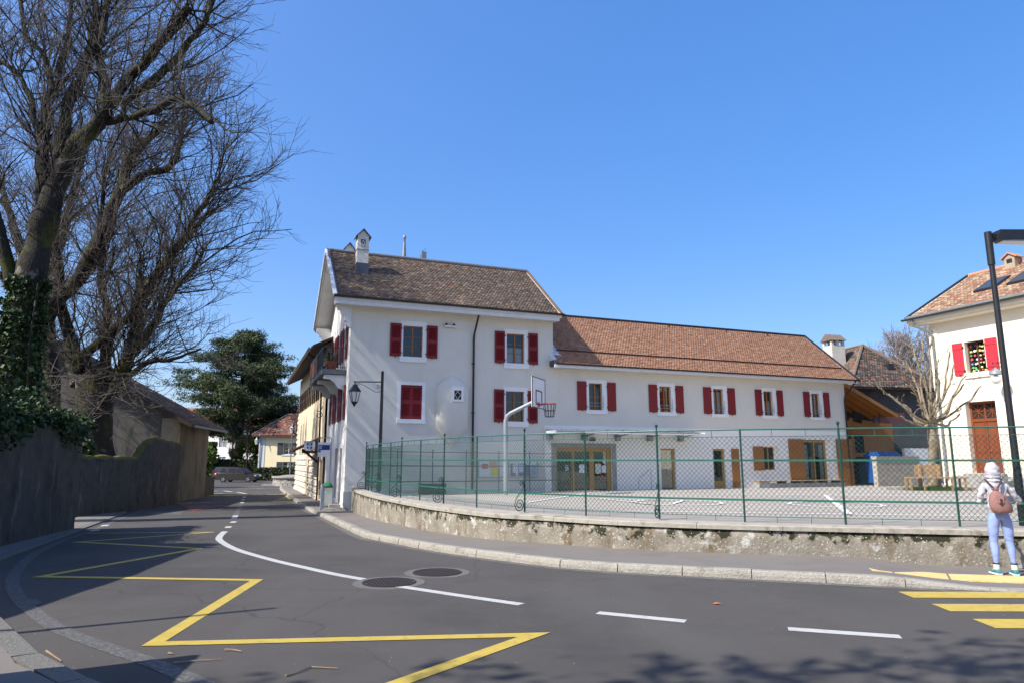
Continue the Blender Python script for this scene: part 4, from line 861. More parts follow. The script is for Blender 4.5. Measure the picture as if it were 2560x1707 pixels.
pr_ = random.Random(3); cut = thing('window_paper_flowers', 'coloured paper flowers stuck inside the cream school window', 'paper decoration', SB, SA)
fc = {k: mat('cutout_' + k, c, c, .8) for k, c in dict(yellow=(.62, .60, .16), blue=(.16, .32, .62), red=(.60, .07, .09), white=(.72, .72, .66), green=(.12, .38, .14)).items()}
for z in (6.88, 6.66, 6.48, 6.28, 6.1, 5.9, 5.78):
    for x in (1.80, 1.93, 2.06, 2.2, 2.34, 2.46):
        if pr_.random() < .9:
            k = pr_.choice(['yellow', 'yellow', 'white', 'blue', 'red', 'white', 'green']); mb = MB(); r_ = pr_.uniform(.06, .09); a0 = pr_.random() * 3
            cx, cz = x + pr_.uniform(-.03, .03), z + pr_.uniform(-.04, .04); n = 10; ys = .236 + pr_.uniform(0, .006)
            mb.add([(cx + r_ * (1 if i % 2 else .6) * math.cos(a0 + i * .628), ys, cz + r_ * .8 * (1 if i % 2 else .6) * math.sin(a0 + i * .628)) for i in range(n)], [tuple(range(n))]); mb.build('paper_flower', fc[k], cut)
# double door with a star transom
dr = MB().box(1.40, .26, 1.1, 1.5, .34, 4.32).box(2.68, .26, 1.1, 2.78, .34, 4.32).box(1.5, .262, 4.22, 2.68, .338, 4.32).box(1.5, .25, 3.42, 2.68, .345, 3.56).box(2.05, .262, 3.56, 2.13, .338, 4.22).build('double_door', wooddoor, school)
for x0, x1 in ((1.5, 2.085), (2.095, 2.68)):
    lf = MB().box(x0 + .004, .29, 1.1, x1 - .004, .33, 3.42).build('door_leaf', wooddoor, dr)
for x0, x1 in ((1.5, 2.05), (2.13, 2.68)):
    MB().box(x0, .31, 3.56, x1, .316, 4.22).build('transom_pane', dark, dr)
    cx, cz = (x0 + x1) / 2, 3.89; st_ = MB()
    for k in range(4): a = k * math.pi / 4; L = .27 if k % 2 == 0 else .36; st_.bar((cx - L * math.cos(a), .292, cz - L * math.sin(a) * 1.1), (cx + L * math.cos(a), .292, cz + L * math.sin(a) * 1.1), .03, .03, (0, 1, 0))
    st_.build('transom_star', wooddoor, dr)
    p_ = MB()
    for z0, z1 in ((1.25, 1.85), (1.98, 3.3)): p_.box(x0 + .06, .274, z0, x1 - .06, .292, z1).box(x0 + .12, .262, z0 + .07, x1 - .12, .276, z1 - .07)
    p_.build('door_panel', wooddoor, dr)
MB().tube([(2.12, .28, 2.1), (2.12, .22, 2.1), (2.24, .22, 2.1)], .014, 6).build('door_handle', mat('brass', (.35, .25, .1), metal=.8, rough=.4), dr)
MB().box(1.18, -.03, .98, 1.398, .03, 4.55).box(2.782, -.03, .98, 3.0, .03, 4.55).box(1.398, -.029, 4.322, 2.782, .03, 4.55).build('door_surround', mat('stone_cream', (.74, .68, .55)), school)
# roof of the school
sO = .62; sz0 = 8.58; sRM, sRZ = 4.45, 11.32; sl2 = Vector((0, sRM + sO, sRZ - sz0)); S2 = sl2.length; su2 = sl2 / S2
sroof = MB().box(0, sRM - .1, sRZ - .2, SX1, sRM + .1, sRZ - .12).build('roof', trimg, school)
slope(sroof, -sO, sz0, sRM, sRZ, -.72, SX1 + .5, 'roof_deck', .1, trimg); slope(sroof, 9 + sO, sz0, sRM, sRZ, -.72, SX1 + .5, 'roof_deck', .1, trimg)
RED = [(.29, .165, .11), (.245, .135, .092), (.36, .265, .18), (.20, .12, .085), (.42, .33, .235), (.30, .11, .072)]
def bl2(a, b, pw):
    pw = pw.copy(); f = (b < .55) & (b > .2); pw[f, 5] *= 5; g = a > 4; pw[g, 3] *= 2.5; return pw
tiles('roof_tiles', sroof, (-.62, -sO + .05, sz0 + .03), (1, 0, 0), su2, SX1 + 1, S2 - .1, RED, (4, 3, 3, 2, 2.5, .8), seed=9, blotch=bl2, tw=.17, ex=.145)
MB().tube([(-.72, sRM, sRZ + .03), (SX1 + .5, sRM, sRZ + .03)], .11, 8).build('ridge_cap', mat('tile_ridge', (.45, .17, .09), (.55, .28, .17), .9, 8), sroof, True)
MB().bar((-.74, -sO, sz0 + .03), (-.74, sRM, sRZ + .06), .05, .14).build('verge_board', steel, sroof)
MB().box(-.72, -sO - .02, sz0 - .02, SX1, -sO + .06, sz0 + .12).build('eave_flashing', zinc, sroof)
gutter(sroof, [(-.85, -sO - .12, sz0 - .02), (SX1, -sO - .12, sz0 - .02)], .09, mat('gutter_green_grey', (.035, .045, .04), (.05, .06, .055), .5))
MB().box(-.7, -sO + .02, sz0 - .26, SX1, -sO + .16, sz0 - .1).build('fascia_board', cream, sroof); MB().box(-.7, -sO + .12, sz0 - .36, SX1, .0, sz0 - .26).build('eave_soffit', cream, sroof)
MB().tube([(-.35, -.70, sz0 - .1), (-.33, -.62, sz0 - .38), (.15, -.16, sz0 - .75), (.22, -.12, sz0 - 1.0), (.22, -.12, 2.3)], .055, 8).build('downpipe', mat('pipe_grey_green', (.13, .15, .14), (.18, .20, .19), .5), school, True)
MB().tube([(.22, -.12, 2.4), (.22, -.12, .85)], .07, 8).build('pipe_sleeve', zinc, school)
def on_roof(x, b, h=0): p = Vector((x, -sO, sz0)) + su2 * b; nn = Vector((0, -su2.z, su2.y)); return p + nn * h
for x0 in (1.6, 3.15):
    k = MB(); a0, a1 = 2.05, 3.5; P = [on_roof(x, b, h) for h in (.02, .12) for b in (a0, a1) for x in (x0, x0 + 1.0)]
    k.add(P, [(0, 1, 5, 4), (1, 3, 7, 5), (3, 2, 6, 7), (2, 0, 4, 6), (4, 5, 7, 6)]); k = k.build('roof_window', steel, sroof)
    MB().quad(on_roof(x0 + .09, a0 + .1, .125), on_roof(x0 + .91, a0 + .1, .125), on_roof(x0 + .91, a1 - .1, .125), on_roof(x0 + .09, a1 - .1, .125)).build('pane', mat('roof_glass', (.045, .05, .06), rough=.35), k)
ch = MB().box(1.45, 3.95, 10.8, 1.95, 4.55, 11.62).build('chimney', mat('chimney_render', (.30, .24, .17), (.4, .33, .24)), sroof)
MB().box(1.57, 3.93, 11.36, 1.83, 3.949, 11.56).build('smoke_opening', black, ch)
for s_ in (-1, 1): MB().add([(1.7 + s_ * .38, 3.86, 11.58), (1.7 + s_ * .38, 4.64, 11.58), (1.7, 4.64, 11.84), (1.7, 3.86, 11.84), (1.7 + s_ * .38, 3.86, 11.63), (1.7 + s_ * .38, 4.64, 11.63), (1.7, 4.64, 11.90), (1.7, 3.86, 11.90)], [(0, 1, 2, 3), (4, 5, 6, 7), (0, 3, 7, 4), (1, 0, 4, 5)]).build('chimney_cap', mat('tile_ridge', (.45, .17, .09)), ch)
MB().prism([(1.45, 11.62), (1.95, 11.62), (1.7, 11.82)], 3.95, 4.55).build('chimney_gable', MATS['chimney_render'], ch)
# iron wall lantern
wl_ = thing('wall_lantern', 'ornate iron wall lantern with a glass globe on the cream school', 'wall lamp', SB, SA)
MB().bar((3.42, -.02, 5.72), (3.42, -1.2, 5.72), .03).bar((3.42, -.02, 5.2), (3.42, -.02, 6.2), .03).tube([(3.42, -.05, 5.3), (3.42, -.35, 5.4), (3.42, -.6, 5.7)], .012, 5).build('bracket', black, wl_)
orn = MB()
for c, r_ in (((3.42, -.3, 5.88), .1), ((3.42, -.58, 5.86), .08), ((3.42, -.85, 5.84), .07)): orn.tube(spiral(Vector(c), .02, r_, 1.5, 0, Vector((0, 1, 0)), 18), .010, 5)
orn.tube([(3.42, -.5, 5.74), (3.42, -.5, 6.2)], .008, 5); orn.build('scrollwork', black, wl_)
MB().lathe([(.03, 0), (.06, -.06), (.24, -.18), (.26, -.3), (.22, -.33), (.08, -.36)], (3.42, -.75, 5.68), 14).build('lamp_hood', galv, wl_, True)
MB().sphere((3.42, -.75, 5.13), .19, 14, 9).build('globe', mat('globe_glass', (.62, .64, .66), rough=.15, spec=.6), wl_, True)
# ------------------------------------------------------------------ tiled barn and timber lean-to between annex and school
barn = thing('tiled_barn', 'old hip roofed barn with dark brown tiles and a pale chimney behind the timber shed', 'barn', (22.3, 44.8, 0), R(12))
MB().box(.6, .6, -.5, 6.8, 13, 6.4).build('wall', mat('wall_dark_grey', (.05, .05, .05), (.085, .085, .085), .9, 2), barn)
bz = 6.45; E0, E1, E2, E3 = Vector((0, 0, bz)), Vector((7.4, 0, bz)), Vector((7.4, 13.5, bz)), Vector((0, 13.5, bz)); AP, RB = Vector((3.7, 3.1, 9.75)), Vector((3.7, 13.5, 9.75)); dn = Vector((0, 0, -.12))
br = MB().add([E0, E1, E2, E3, AP, RB, E0 + dn, E1 + dn, E2 + dn, E3 + dn], [(0, 1, 4), (1, 2, 5, 4), (3, 0, 4, 5), (6, 7, 1, 0), (9, 6, 0, 3), (7, 8, 2, 1), (9, 8, 7, 6)]).build('roof', woodd, barn)
DK = [(.10, .075, .062), (.065, .053, .046), (.19, .15, .12), (.26, .10, .055), (.14, .105, .085)]
uf = AP - Vector((3.7, 0, bz)); Lf = uf.length
tiles('roof_tiles', br, E0 + Vector((0, 0, .02)), (1, 0, 0), uf / Lf, 7.4, Lf, DK, (4, 4, 2, .7, 3), inside=lambda a, b: (a > 3.7 * b / Lf) & (a < 7.4 - 3.7 * b / Lf), seed=12, tw=.2, ex=.17)
ul = Vector((3.7, 0, 3.3)); Ll = ul.length
tiles('roof_tiles', br, E3 + Vector((0, 0, .02)), (0, -1, 0), ul / Ll, 13.5, Ll, DK, (3, 2, 3, 2.5, 3), inside=lambda a, b: a < 13.5 - 3.1 * b / Ll, seed=13, tw=.2, ex=.17)
rt_ = mat('tile_ridge_dark', (.11, .085, .07), (.22, .16, .12), .9, 5)
for pa, pb in ((E0, AP), (E1, AP), (AP, RB)): MB().tube([pa + Vector((0, 0, .05)), pb + Vector((0, 0, .07))], .11, 6).build('ridge_tiles', rt_, br)
cq = MB().box(1.2, 3.1, 7.4, 2.25, 4.1, 9.75).build('chimney', mat('chimney_pale', (.52, .48, .40), (.64, .60, .52), .9, 3), br)
for x in (1.2, 1.62, 2.07):
    for y in (3.1, 3.92): MB().box(x, y, 9.75, x + .18, y + .18, 10.1).build('chimney_pier', MATS['chimney_pale'], cq)
MB().add([(1.08, 2.98, 10.1), (2.37, 2.98, 10.1), (2.37, 4.22, 10.1), (1.08, 4.22, 10.1), (1.08, 3.6, 10.6), (2.37, 3.6, 10.6)], [(0, 1, 5, 4), (2, 3, 4, 5), (1, 2, 5), (3, 0, 4), (3, 2, 1, 0)]).build('chimney_roof', rt_, cq)
vp = Vector((4.3, 0, bz)) + uf * .42; MB().box(vp.x - .22, vp.y - .1, vp.z, vp.x + .22, vp.y + .5, vp.z + .42).build('roof_vent', steel, br)
shed = thing('timber_shed', 'open timber lean-to of orange boards and exposed rafters beside the annex', 'shed', TM(30.15, 0), FA)
rz0, rz1 = 6.35, 4.55; W_ = 5.0
for i in range(7):
    y = .35 + i * .75; MB().bar((0.0, y, rz0 - .12), (4.2, y, rz1 - .12), .10, .18).build('rafter', wood, shed)
MB().add([(0.0, .1, rz0), (4.4, .1, rz1 - .1), (4.4, 6, rz1 - .1), (0, 6, rz0), (0, .1, rz0 + .1), (4.4, .1, rz1), (4.4, 6, rz1), (0, 6, rz0 + .1)], [(0, 3, 2, 1), (4, 5, 6, 7), (0, 1, 5, 4), (1, 2, 6, 5)]).build('roof_boards', wood, shed)
MB().bar((0, .05, rz0 - .02), (4.4, .05, rz1 - .12), .06, .22).build('verge_board', woodb, shed)
MB().box(0.05, 2.4, -.3, 6.5, 2.6, 3.6).build('back_wall', dark, shed)
for i in range(30):                          # boards of the shed front
    x = 1.3 + i * .16
    if 1.5 < x < 2.25 or 2.55 < x < 3.3: z0s = ((1.9, 2.15), (3.3, 4.4 - .18 * (x - 1.3)))
    else: z0s = ((1.7, 4.5 - .1 * (x - 1.3) if x < 4.3 else 4.1),)
    for za, zb in z0s: MB().box(x, 1.9, za, x + .152, 1.94, zb).build('board', woodb, shed)
MB().box(1.45, 1.95, 2.1, 3.35, 1.99, 3.35).build('window_void', dark, shed)
MB().box(1.25, 1.86, 1.6, 6.2, 1.96, 1.78).box(1.25, 1.86, 3.6, 4.2, 1.895, 3.75).box(2.28, 1.87, 2.1, 2.5, 1.96, 3.6).build('beam', wood, shed)
MB().box(3.9, 1.0, 4.05, 6.2, 1.1, 4.75).build('brown_panel', mat('panel_brown', (.12, .05, .04), (.16, .07, .055), .6), shed)
MB().box(6.0, 1.1, -.3, 8.6, 1.3, 2.45).build('pillar_wall', plasterw, shed)
yw = thing('yard_end_wall', 'rough grey concrete wall with a pale top beside the blue container', 'wall', TM(29.6, -2.3, 0), FA)
MB().box(0, 0, -.2, 3.4, .3, 1.72).build('wall_body', mat('concrete_rough', (.25, .23, .20), (.48, .45, .39), .95, 4, 8, .8, 14, dist=.02), yw); MB().box(-.03, -.04, 1.721, 3.43, .34, 1.9).build('wall_cap', copingm, yw)
bc = thing('blue_container', 'blue lidded waste container half hidden behind the concrete yard wall', 'container', TM(31.5, -.9, zy(-1)), FA)
blue = mat('plastic_blue', (.012, .06, .24), (.018, .08, .30), .45); MB().box(0, 0, .15, 1.7, 1.0, 1.75).build('bin_body', blue, bc); MB().box(-.06, -.06, 1.75, 1.76, 1.06, 1.9).box(0, .1, 1.9, 1.7, .9, 2.02).build('bin_lid', blue, bc); MB().box(.8, -.012, 1.0, 1.3, -.001, 1.3).build('bin_label', paper, bc)
# ------------------------------------------------------------------ stone town hall down the street
town = thing('stone_town_hall', 'old town hall with a rough limestone base and deep dark eaves down the street', 'house', TM(-.12, HD + .02), FA)
TL = 18.4; TE = 7.75
MT = frameM((0, TL, 0), (0, -1, 0), (1, 0, 0))     # x from far end towards the corner house
TH = [(TL - 2.2 - k, TL - 1.5 - k, 1.9, 4.3) for k in (2.2, 4.2, 9.5, 11.5, 13.5)] + [(TL - 1.5, TL - .5, -.5, 2.1), (TL - 8.8, TL - 7.6, -.6, 2.2)] + [(TL - 1.2 - k, TL - .4 - k, 5.3, 6.7) for k in (1, 3.5, 6, 8.5, 11, 13.5, 15.8)]
facade(MT, 0, TL, -1.1, TE + .2, TH, .3).build('street_wall', render_y, town)
MB().box(.35, 0, -1.1, 6, TL - .01, TE).box(0.01, TL - .3, -1.1, .35, TL, TE).build('core', dark, town)
for x0, x1, z0, z1 in TH[:5]:                # pointed windows with pale stone frames
    w_ = MB(MT).box(x0, .2, z0, x1, .21, z1).build('pointed_window', mat('window_grey', (.10, .095, .09), (.15, .14, .13), .3), town); m_ = (x0 + x1) / 2
    MB(MT).add([(x0 - .28, -.03, z0 - .1), (x0, -.03, z0 - .1), (x0, -.03, z1 - .9), (m_, -.03, z1), (x1, -.03, z1 - .9), (x1, -.03, z0 - .1), (x1 + .28, -.03, z0 - .1), (x1 + .28, -.03, z1 - .5), (m_, -.03, z1 + .75), (x0 - .28, -.03, z1 - .5)], [(0, 1, 2, 9), (2, 3, 8, 9), (3, 4, 7, 8), (4, 5, 6, 7)]).add([(x0, -.03, z1 - .9), (x0, -.03, z1 + .1), (m_, -.03, z1)], [(0, 1, 2)]).add([(x1, -.03, z1 - .9), (m_, -.03, z1), (x1, -.03, z1 + .1)], [(0, 1, 2)]).build('stone_frame', stone, w_)
for x0, x1, z0, z1 in TH[5:7]: d_ = MB(MT).box(x0, .2, z0, x1, .25, z1).build('door', woodr, town)
for x0, x1, z0, z1 in TH[7:]:
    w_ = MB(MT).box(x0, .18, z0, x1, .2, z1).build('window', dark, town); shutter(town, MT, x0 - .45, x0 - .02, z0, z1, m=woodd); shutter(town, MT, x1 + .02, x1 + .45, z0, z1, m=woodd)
rs = random.Random(8); proto = []
for q in range(4):                            # rough faced stones
    mb = MB(); k = 4; vs = []
    for i in range(k + 1):
        for j in range(k + 1):
            e = 0 if i in (0, k) or j in (0, k) else 1; vs.append((i / k, -(.3 + rs.uniform(.2, .9) * e) , j / k))
    mb.add(vs, [(i * (k + 1) + j, (i + 1) * (k + 1) + j, (i + 1) * (k + 1) + j + 1, i * (k + 1) + j + 1) for i in range(k) for j in range(k)])
    mb.add([(0, 0, 0), (1, 0, 0), (1, 0, 1), (0, 0, 1), (0, -.3, 0), (1, -.3, 0), (1, -.3, 1), (0, -.3, 1)], [(0, 1, 5, 4), (1, 2, 6, 5), (2, 3, 7, 6), (3, 0, 4, 7)])
    o = mb.build('stone', stone, None); proto.append(o.data); bpy.data.objects.remove(o)
zc = -.95
while zc < 1.7:
    h_ = rs.choice((.3, .36, .42)); x = 0
    while x < TL - .2:
        w_ = rs.uniform(.55, 1.05); x1 = min(x + w_, TL)
        if not any(a - .1 < (x + x1) / 2 < b + .1 and c - .05 < zc + h_ / 2 < d_ + .05 for a, b, c, d_ in TH):
            o = bpy.data.objects.new('stone', rs.choice(proto)); col.objects.link(o); o.parent = town
            o.matrix_local = MT @ Matrix.Translation((x + .008, -.002, zc + .008)) @ Matrix.Diagonal((x1 - x - .016, .12, h_ - .016, 1))
        x = x1
    zc += h_
for i in range(14):                          # quoins at both ends
    for xx in (0, TL - .62):
        if i * .42 - .95 < 1.6 and xx > 1 and False: continue
        z = 1.75 + i * .38
        if z < 5.0 and xx == 0:
            o = bpy.data.objects.new('stone', rs.choice(proto)); col.objects.link(o); o.parent = town; o.matrix_local = MT @ Matrix.Translation((xx + .008, -.002, z)) @ Matrix.Diagonal((.5 if i % 2 else .72, .09, .37, 1))
tr_ = MB().add([(-.95, -1.5, TE + .05), (-.95, TL + .6, TE + .05), (4.5, TL + .6, 10.6), (4.5, -1.5 + 1.2, 10.6), (-.95, -1.5, TE - .1), (-.95, TL + .6, TE - .1), (4.5, TL + .6, 10.45), (4.5, -.3, 10.45)], [(0, 3, 2, 1), (4, 5, 6, 7), (0, 1, 5, 4), (1, 2, 6, 5), (3, 0, 4, 7)]).build('roof', woodd, town)
uy_ = Vector((5.45, 0, 2.85)); tiles('roof_tiles', tr_, (-.95, TL + .6, TE + .06), (0, -1, 0), uy_ / uy_.length, TL + 1.5, uy_.length, DK, (3, 3, 2.4, .2, 3), seed=21, tw=.22, ex=.2)
gutter(tr_, [(-1.05, TL + .7, TE + .02), (-1.05, -1.0, TE + .02)], .08, zinc)
MB().tube([(-1.0, 1.0, TE - .05), (-.5, 1.0, TE - .4), (-.16, 1.0, TE - .9), (-.14, 1.0, -.6)], .05, 8).build('downpipe', copperp, town, True)
dm = MB().box(.9, -.3, 8.4, 3.0, 1.8, 9.6).build('dormer', woodd, town)
MB().add([(.5, -.6, 9.3), (.5, 2.1, 9.3), (2.6, 2.1, 10.9), (2.6, -.6, 10.9), (.5, -.6, 9.2), (.5, 2.1, 9.2), (2.6, 2.1, 10.8), (2.6, -.6, 10.8)], [(0, 3, 2, 1), (4, 5, 6, 7), (0, 1, 5, 4), (3, 0, 4, 7)]).build('dormer_roof', woodd, dm)
du = Vector((2.1, 0, 1.6)); tiles('roof_tiles', dm, (.5, 2.1, 9.32), (0, -1, 0), du / du.length, 2.7, du.length, DK, (3, 3, 3, .1, 3), seed=22, tw=.2, ex=.17)
# timber porch roof bracket on the town hall
pb = thing('timber_porch', 'dark red timber porch bracket jutting from the stone town hall', 'porch', TM(-.12, HD + 2.2), FA)
MB().bar((-.02, 0, 1.55), (-.02, 0, 3.0), .16).bar((-.05, 0, 2.15), (-.95, 0, 2.15), .13).bar((-.05, 0, 1.55), (-.95, 0, 2.3), .13).build('bracket_frame', woodr, pb)
MB().add([(0, -.5, 3.0), (-1.5, -.5, 2.25), (-1.5, 1.9, 2.25), (0, 1.9, 3.0), (0, -.5, 2.86), (-1.5, -.5, 2.11), (-1.5, 1.9, 2.11), (0, 1.9, 2.86)], [(0, 3, 2, 1), (4, 5, 6, 7), (0, 1, 5, 4), (1, 2, 6, 5), (2, 3, 7, 6)]).build('porch_roof', woodr, pb)
# ------------------------------------------------------------------ shield sign, bus stop, bin, railing
sgp = D(774, 1113, 36.0); sgm = thing('shield_sign', 'white shield sign with a blue and white crest reading MAIRIE', 'sign', sgp, R(-6))
def shield(s_, top, n=8):
    return [(-s_, top)] + [(-s_, top - 1.05 * s_ * 1.0)] + [(-s_ * math.cos(R(90) * i / n), top - 1.05 * s_ - .62 * s_ * math.sin(R(90) * i / n)) for i in range(1, n)] + [(0, top - 1.67 * s_)] + [(s_ * math.cos(R(90) * (n - i) / n), top - 1.05 * s_ - .62 * s_ * math.sin(R(90) * (n - i) / n)) for i in range(1, n)] + [(s_, top - 1.05 * s_), (s_, top)]
MB().prism([(x, z) for x, z in shield(.315, .24)], 0, .02).build('sign_border', steel, sgm); MB().prism(shield(.295, .225), -.006, .001).build('sign_face', mat('sign_white', (.72, .73, .74)), sgm)
navy = mat('sign_blue', (.03, .085, .26)); 
crest = MB(); S_ = .155; cz = .045
for sx in (-1, 1):
    crest.add([(sx * .05, -.009, cz - .02 + .10), (sx * S_, -.009, cz + .08), (sx * S_, -.009, cz - .012), (sx * .05, -.009, cz - .012)], [(0, 1, 2, 3)])
    crest.add([(sx * .05, -.009, cz - .1), (sx * S_, -.009, cz - .1), (sx * S_ * .9, -.009, cz - .16), (sx * .09, -.009, cz - .225), (sx * .05, -.009, cz - .235)], [(0, 1, 2, 3, 4)])
crest.build('crest_field', navy, sgm)
dots = MB()
for x, z in ((0, .0), (0, -.058), (0, -.2 + .04), (-.09, -.058), (.09, -.058)): dots.lathe([(.0005, 0), (.021, 0), (.021, .004)], (0, 0, 0), 10, cap=False); dots.v[-30:] = [(x + v[0], -.012 - v[2], cz + z + v[1]) for v in dots.v[-30:]]
dots.build('crest_dots', mat('sign_black', (.02, .02, .03)), sgm)
def text(par, s_, size, loc, m, rot=(R(90), 0, 0), name='lettering'):
    cu = bpy.data.curves.new(name, 'FONT'); cu.body = s_; cu.size = size; cu.align_x = 'CENTER'; cu.extrude = .001
    o = bpy.data.objects.new(name, cu); col.objects.link(o); me = bpy.data.meshes.new_from_object(o.evaluated_get(bpy.context.evaluated_depsgraph_get())); bpy.data.objects.remove(o); bpy.data.curves.remove(cu)
    me.materials.clear(); me.materials.append(m); o = bpy.data.objects.new(name, me); col.objects.link(o); o.parent = par; o.location = loc; o.rotation_euler = rot; return o
text(sgm, 'MAIRIE', .105, (0, -.01, .135), MATS['sign_black'])
MB().bar((.3, .01, .18), (.62, .01, .12), .03).build('sign_arm', steel, sgm)
bs = G(822, 1245, .1); bs = thing('bus_stop_sign', 'white bus stop sign with a dark blue band on a thin post', 'sign', (D(811, 1110, 33.4).x, 33.4, -.45), R(-8))
MB().tube([(.33, .02, 0), (.33, .02, 3.15), (.30, .02, 3.2), (-.30, .02, 3.2), (-.33, .02, 3.15), (-.33, .02, 2.2)], .022, 6).build('sign_post', galv, bs)
MB().box(-.31, .0, 2.3, .31, .03, 2.98).build('sign_panel', MATS['sign_white'], bs); MB().box(-.29, -.004, 2.62, .28, -.0005, 2.86).box(-.3, -.004, 2.52, -.17, -.0005, 2.605).build('blue_band', mat('sign_navy', (.025, .035, .20)), bs)
MB().box(-.27, -.007, 2.77, -.1, -.0045, 2.80).box(-.27, -.007, 2.69, -.12, -.0045, 2.72).build('band_lettering', paper, bs)
bn = thing('litter_bin', 'pale grey litter bin with a green lid by the house door', 'litter bin', (D(818, 1230, 32.2).x, 32.2, -.50), FA)
MB().box(-.2, -.2, .12, .2, .2, .95).box(-.03, -.03, 0, .03, .03, .12).build('bin_body', mat('bin_grey', (.42, .47, .40), (.50, .54, .47), .6), bn); MB().box(-.23, -.23, .95, .23, .23, 1.0).build('bin_rim', black, bn); MB().lathe([(.22, 0), (.2, .1), (.12, .17), (.0005, .19)], (0, 0, 1.0), 12).build('bin_lid', mat('bin_green', (.03, .22, .08)), bn, True)
rl = G(801, 1275, .1); rl = thing('pavement_railing', 'galvanised tube railing at the kerb beside the white house', 'railing', rl, R(100))
MB().tube([(0, 0, 0), (0, 0, .98), (.06, 0, 1.05), (.55, 0, 1.05), (1.1, 0, 1.05), (1.16, 0, .98), (1.16, 0, 0)], .035, 8).tube([(.58, 0, 0), (.58, 0, 1.05)], .03, 8).build('tube_frame', galv, rl, True); MB().tube([(.03, 0, .45), (1.13, 0, .45)], .014, 6).build('cross_tube', galv, rl)
# wire strung across the street from an iron bracket
wb = thing('wire_bracket', 'curled iron wall bracket holding the cable over the street', 'bracket', TM(-.16, HD + .9, 4.2), FA); MB().tube(spiral(Vector((-.2, 0, 0)), .05, .22, 1.2, R(40), Vector((1, 0, 0)), 20), .02, 6).tube([(-.02, 0, .5), (-.12, 0, .2), (-.1, 0, -.2)], .02, 6).build('bracket_iron', black, wb)
# ------------------------------------------------------------------ lantern post
lp = thing('lantern_post', 'black iron street lantern on a bracket post in front of the white house', 'street lamp', (-5.42, 28.4, .45), R(4))
MB().lathe([(.0005, 0), (.1, 0), (.1, .5), (.075, .6), (.07, 2.2), (.062, 3.9), (.055, 4.82), (.07, 4.84), (.045, 4.9), (.0005, 4.93)], n=12).build('post', black, lp, True)
MB().bar((0, 0, 4.45), (-1.18, 0, 4.45), .045).build('arm', black, lp); sw = MB().tube([(-.05, 0, 4.05), (-.25, 0, 4.02), (-.6, 0, 4.22), (-.95, 0, 4.4)], .012, 5)
sw.tube(spiral(Vector((-.16, 0, 4.24)), .02, .1, 1.4, 0, Vector((1, 0, 0)), 16), .011, 5).tube(spiral(Vector((-1.0, 0, 4.34)), .02, .08, 1.4, 2, Vector((1, 0, 0)), 16), .010, 5).build('scrollwork', black, lp)
ln = MB().lathe([(.02, .0), (.03, -.1), (.09, -.12), (.10, -.17), (.24, -.36), (.26, -.40), (.235, -.42)], (-1.12, 0, 4.45), 6).build('lantern_roof', black, lp)
g_ = MB(); 
for i in range(6):
    a = i * math.pi / 3; g_.bar((-1.12 + .225 * math.cos(a), .225 * math.sin(a), 4.03), (-1.12 + .13 * math.cos(a), .13 * math.sin(a), 3.6), .022)
g_.build('lantern_frame', black, lp); MB().lathe([(.12, 3.6), (.215, 4.03)], (-1.12, 0, 0), 6, cap=False).build('lantern_glass', mat('lantern_glass', (.62, .62, .58), rough=.3), lp)
MB().lathe([(.14, 3.62), (.13, 3.58), (.06, 3.5), (.035, 3.44), (.0005, 3.4)], (-1.12, 0, 0), 10).build('lantern_base', black, lp)
# ------------------------------------------------------------------ basketball stand
bk = thing('basketball_stand', 'galvanised basketball stand with a white backboard and red hoop in the yard', 'basketball stand', Yd(1264, 1236), R(-21))
MB().tube([(0, 0, 0), (0, 0, 2.46), (.05, 0, 2.62), (.2, 0, 2.72), (1.1, 0, 3.12)], [.075, .075, .075, .07, .055], 12).build('pole', galv, bk, True)
bd = MB().box(1.16, -.66, 2.86, 1.19, .66, 3.86).build('backboard', mat('board_white', (.62, .62, .66), (.70, .70, .74), .4), bk)
for m_, pts in ((black, (((-.66, 2.86), (.66, 2.86)), ((.66, 2.86), (.66, 3.86)), ((.66, 3.86), (-.66, 3.86)), ((-.66, 3.86), (-.66, 2.86)))), (black, (((-.3, 2.98), (.3, 2.98)), ((.3, 2.98), (.3, 3.43)), ((.3, 3.43), (-.3, 3.43)), ((-.3, 3.43), (-.3, 2.98))))):
    mb = MB()
    for (a, b), (c, d_) in pts: mb.bar((1.193, a, b), (1.193, c, d_), .008 if a != .3 else .008, .045 if abs(a) < .5 else .03)
    mb.build('board_line', black, bd)
MB().box(1.1, -.25, 3.0, 1.159, .25, 3.5).build('board_mount', galv, bk)
hoopm = mat('hoop_red', (.45, .03, .02), (.5, .05, .03), .5); hx = 1.19 + .15 + .225
MB().tube([(hx + .225 * math.cos(a), .225 * math.sin(a), 2.99) for a in np.linspace(0, 2 * math.pi, 25)], .013, 6).bar((1.19, -.1, 2.98), (hx - .2, -.06, 2.98), .02).bar((1.19, .1, 2.98), (hx - .2, .06, 2.98), .02).box(1.19, -.12, 2.9, 1.2, .12, 3.05).build('hoop', hoopm, bk)
nt = MB()
for i in range(12): a = i * math.pi / 6; nt.tube([(hx + .225 * math.cos(a), .225 * math.sin(a), 2.98), (hx + .19 * math.cos(a), .19 * math.sin(a), 2.78), (hx + .15 * math.cos(a), .15 * math.sin(a), 2.55)], .008, 4)
for r_, z in ((.185, 2.76), (.15, 2.56)): nt.tube([(hx + r_ * math.cos(a), r_ * math.sin(a), z) for a in np.linspace(0, 2 * math.pi, 19)], .008, 4)
nt.build('chain_net', steel, bk)
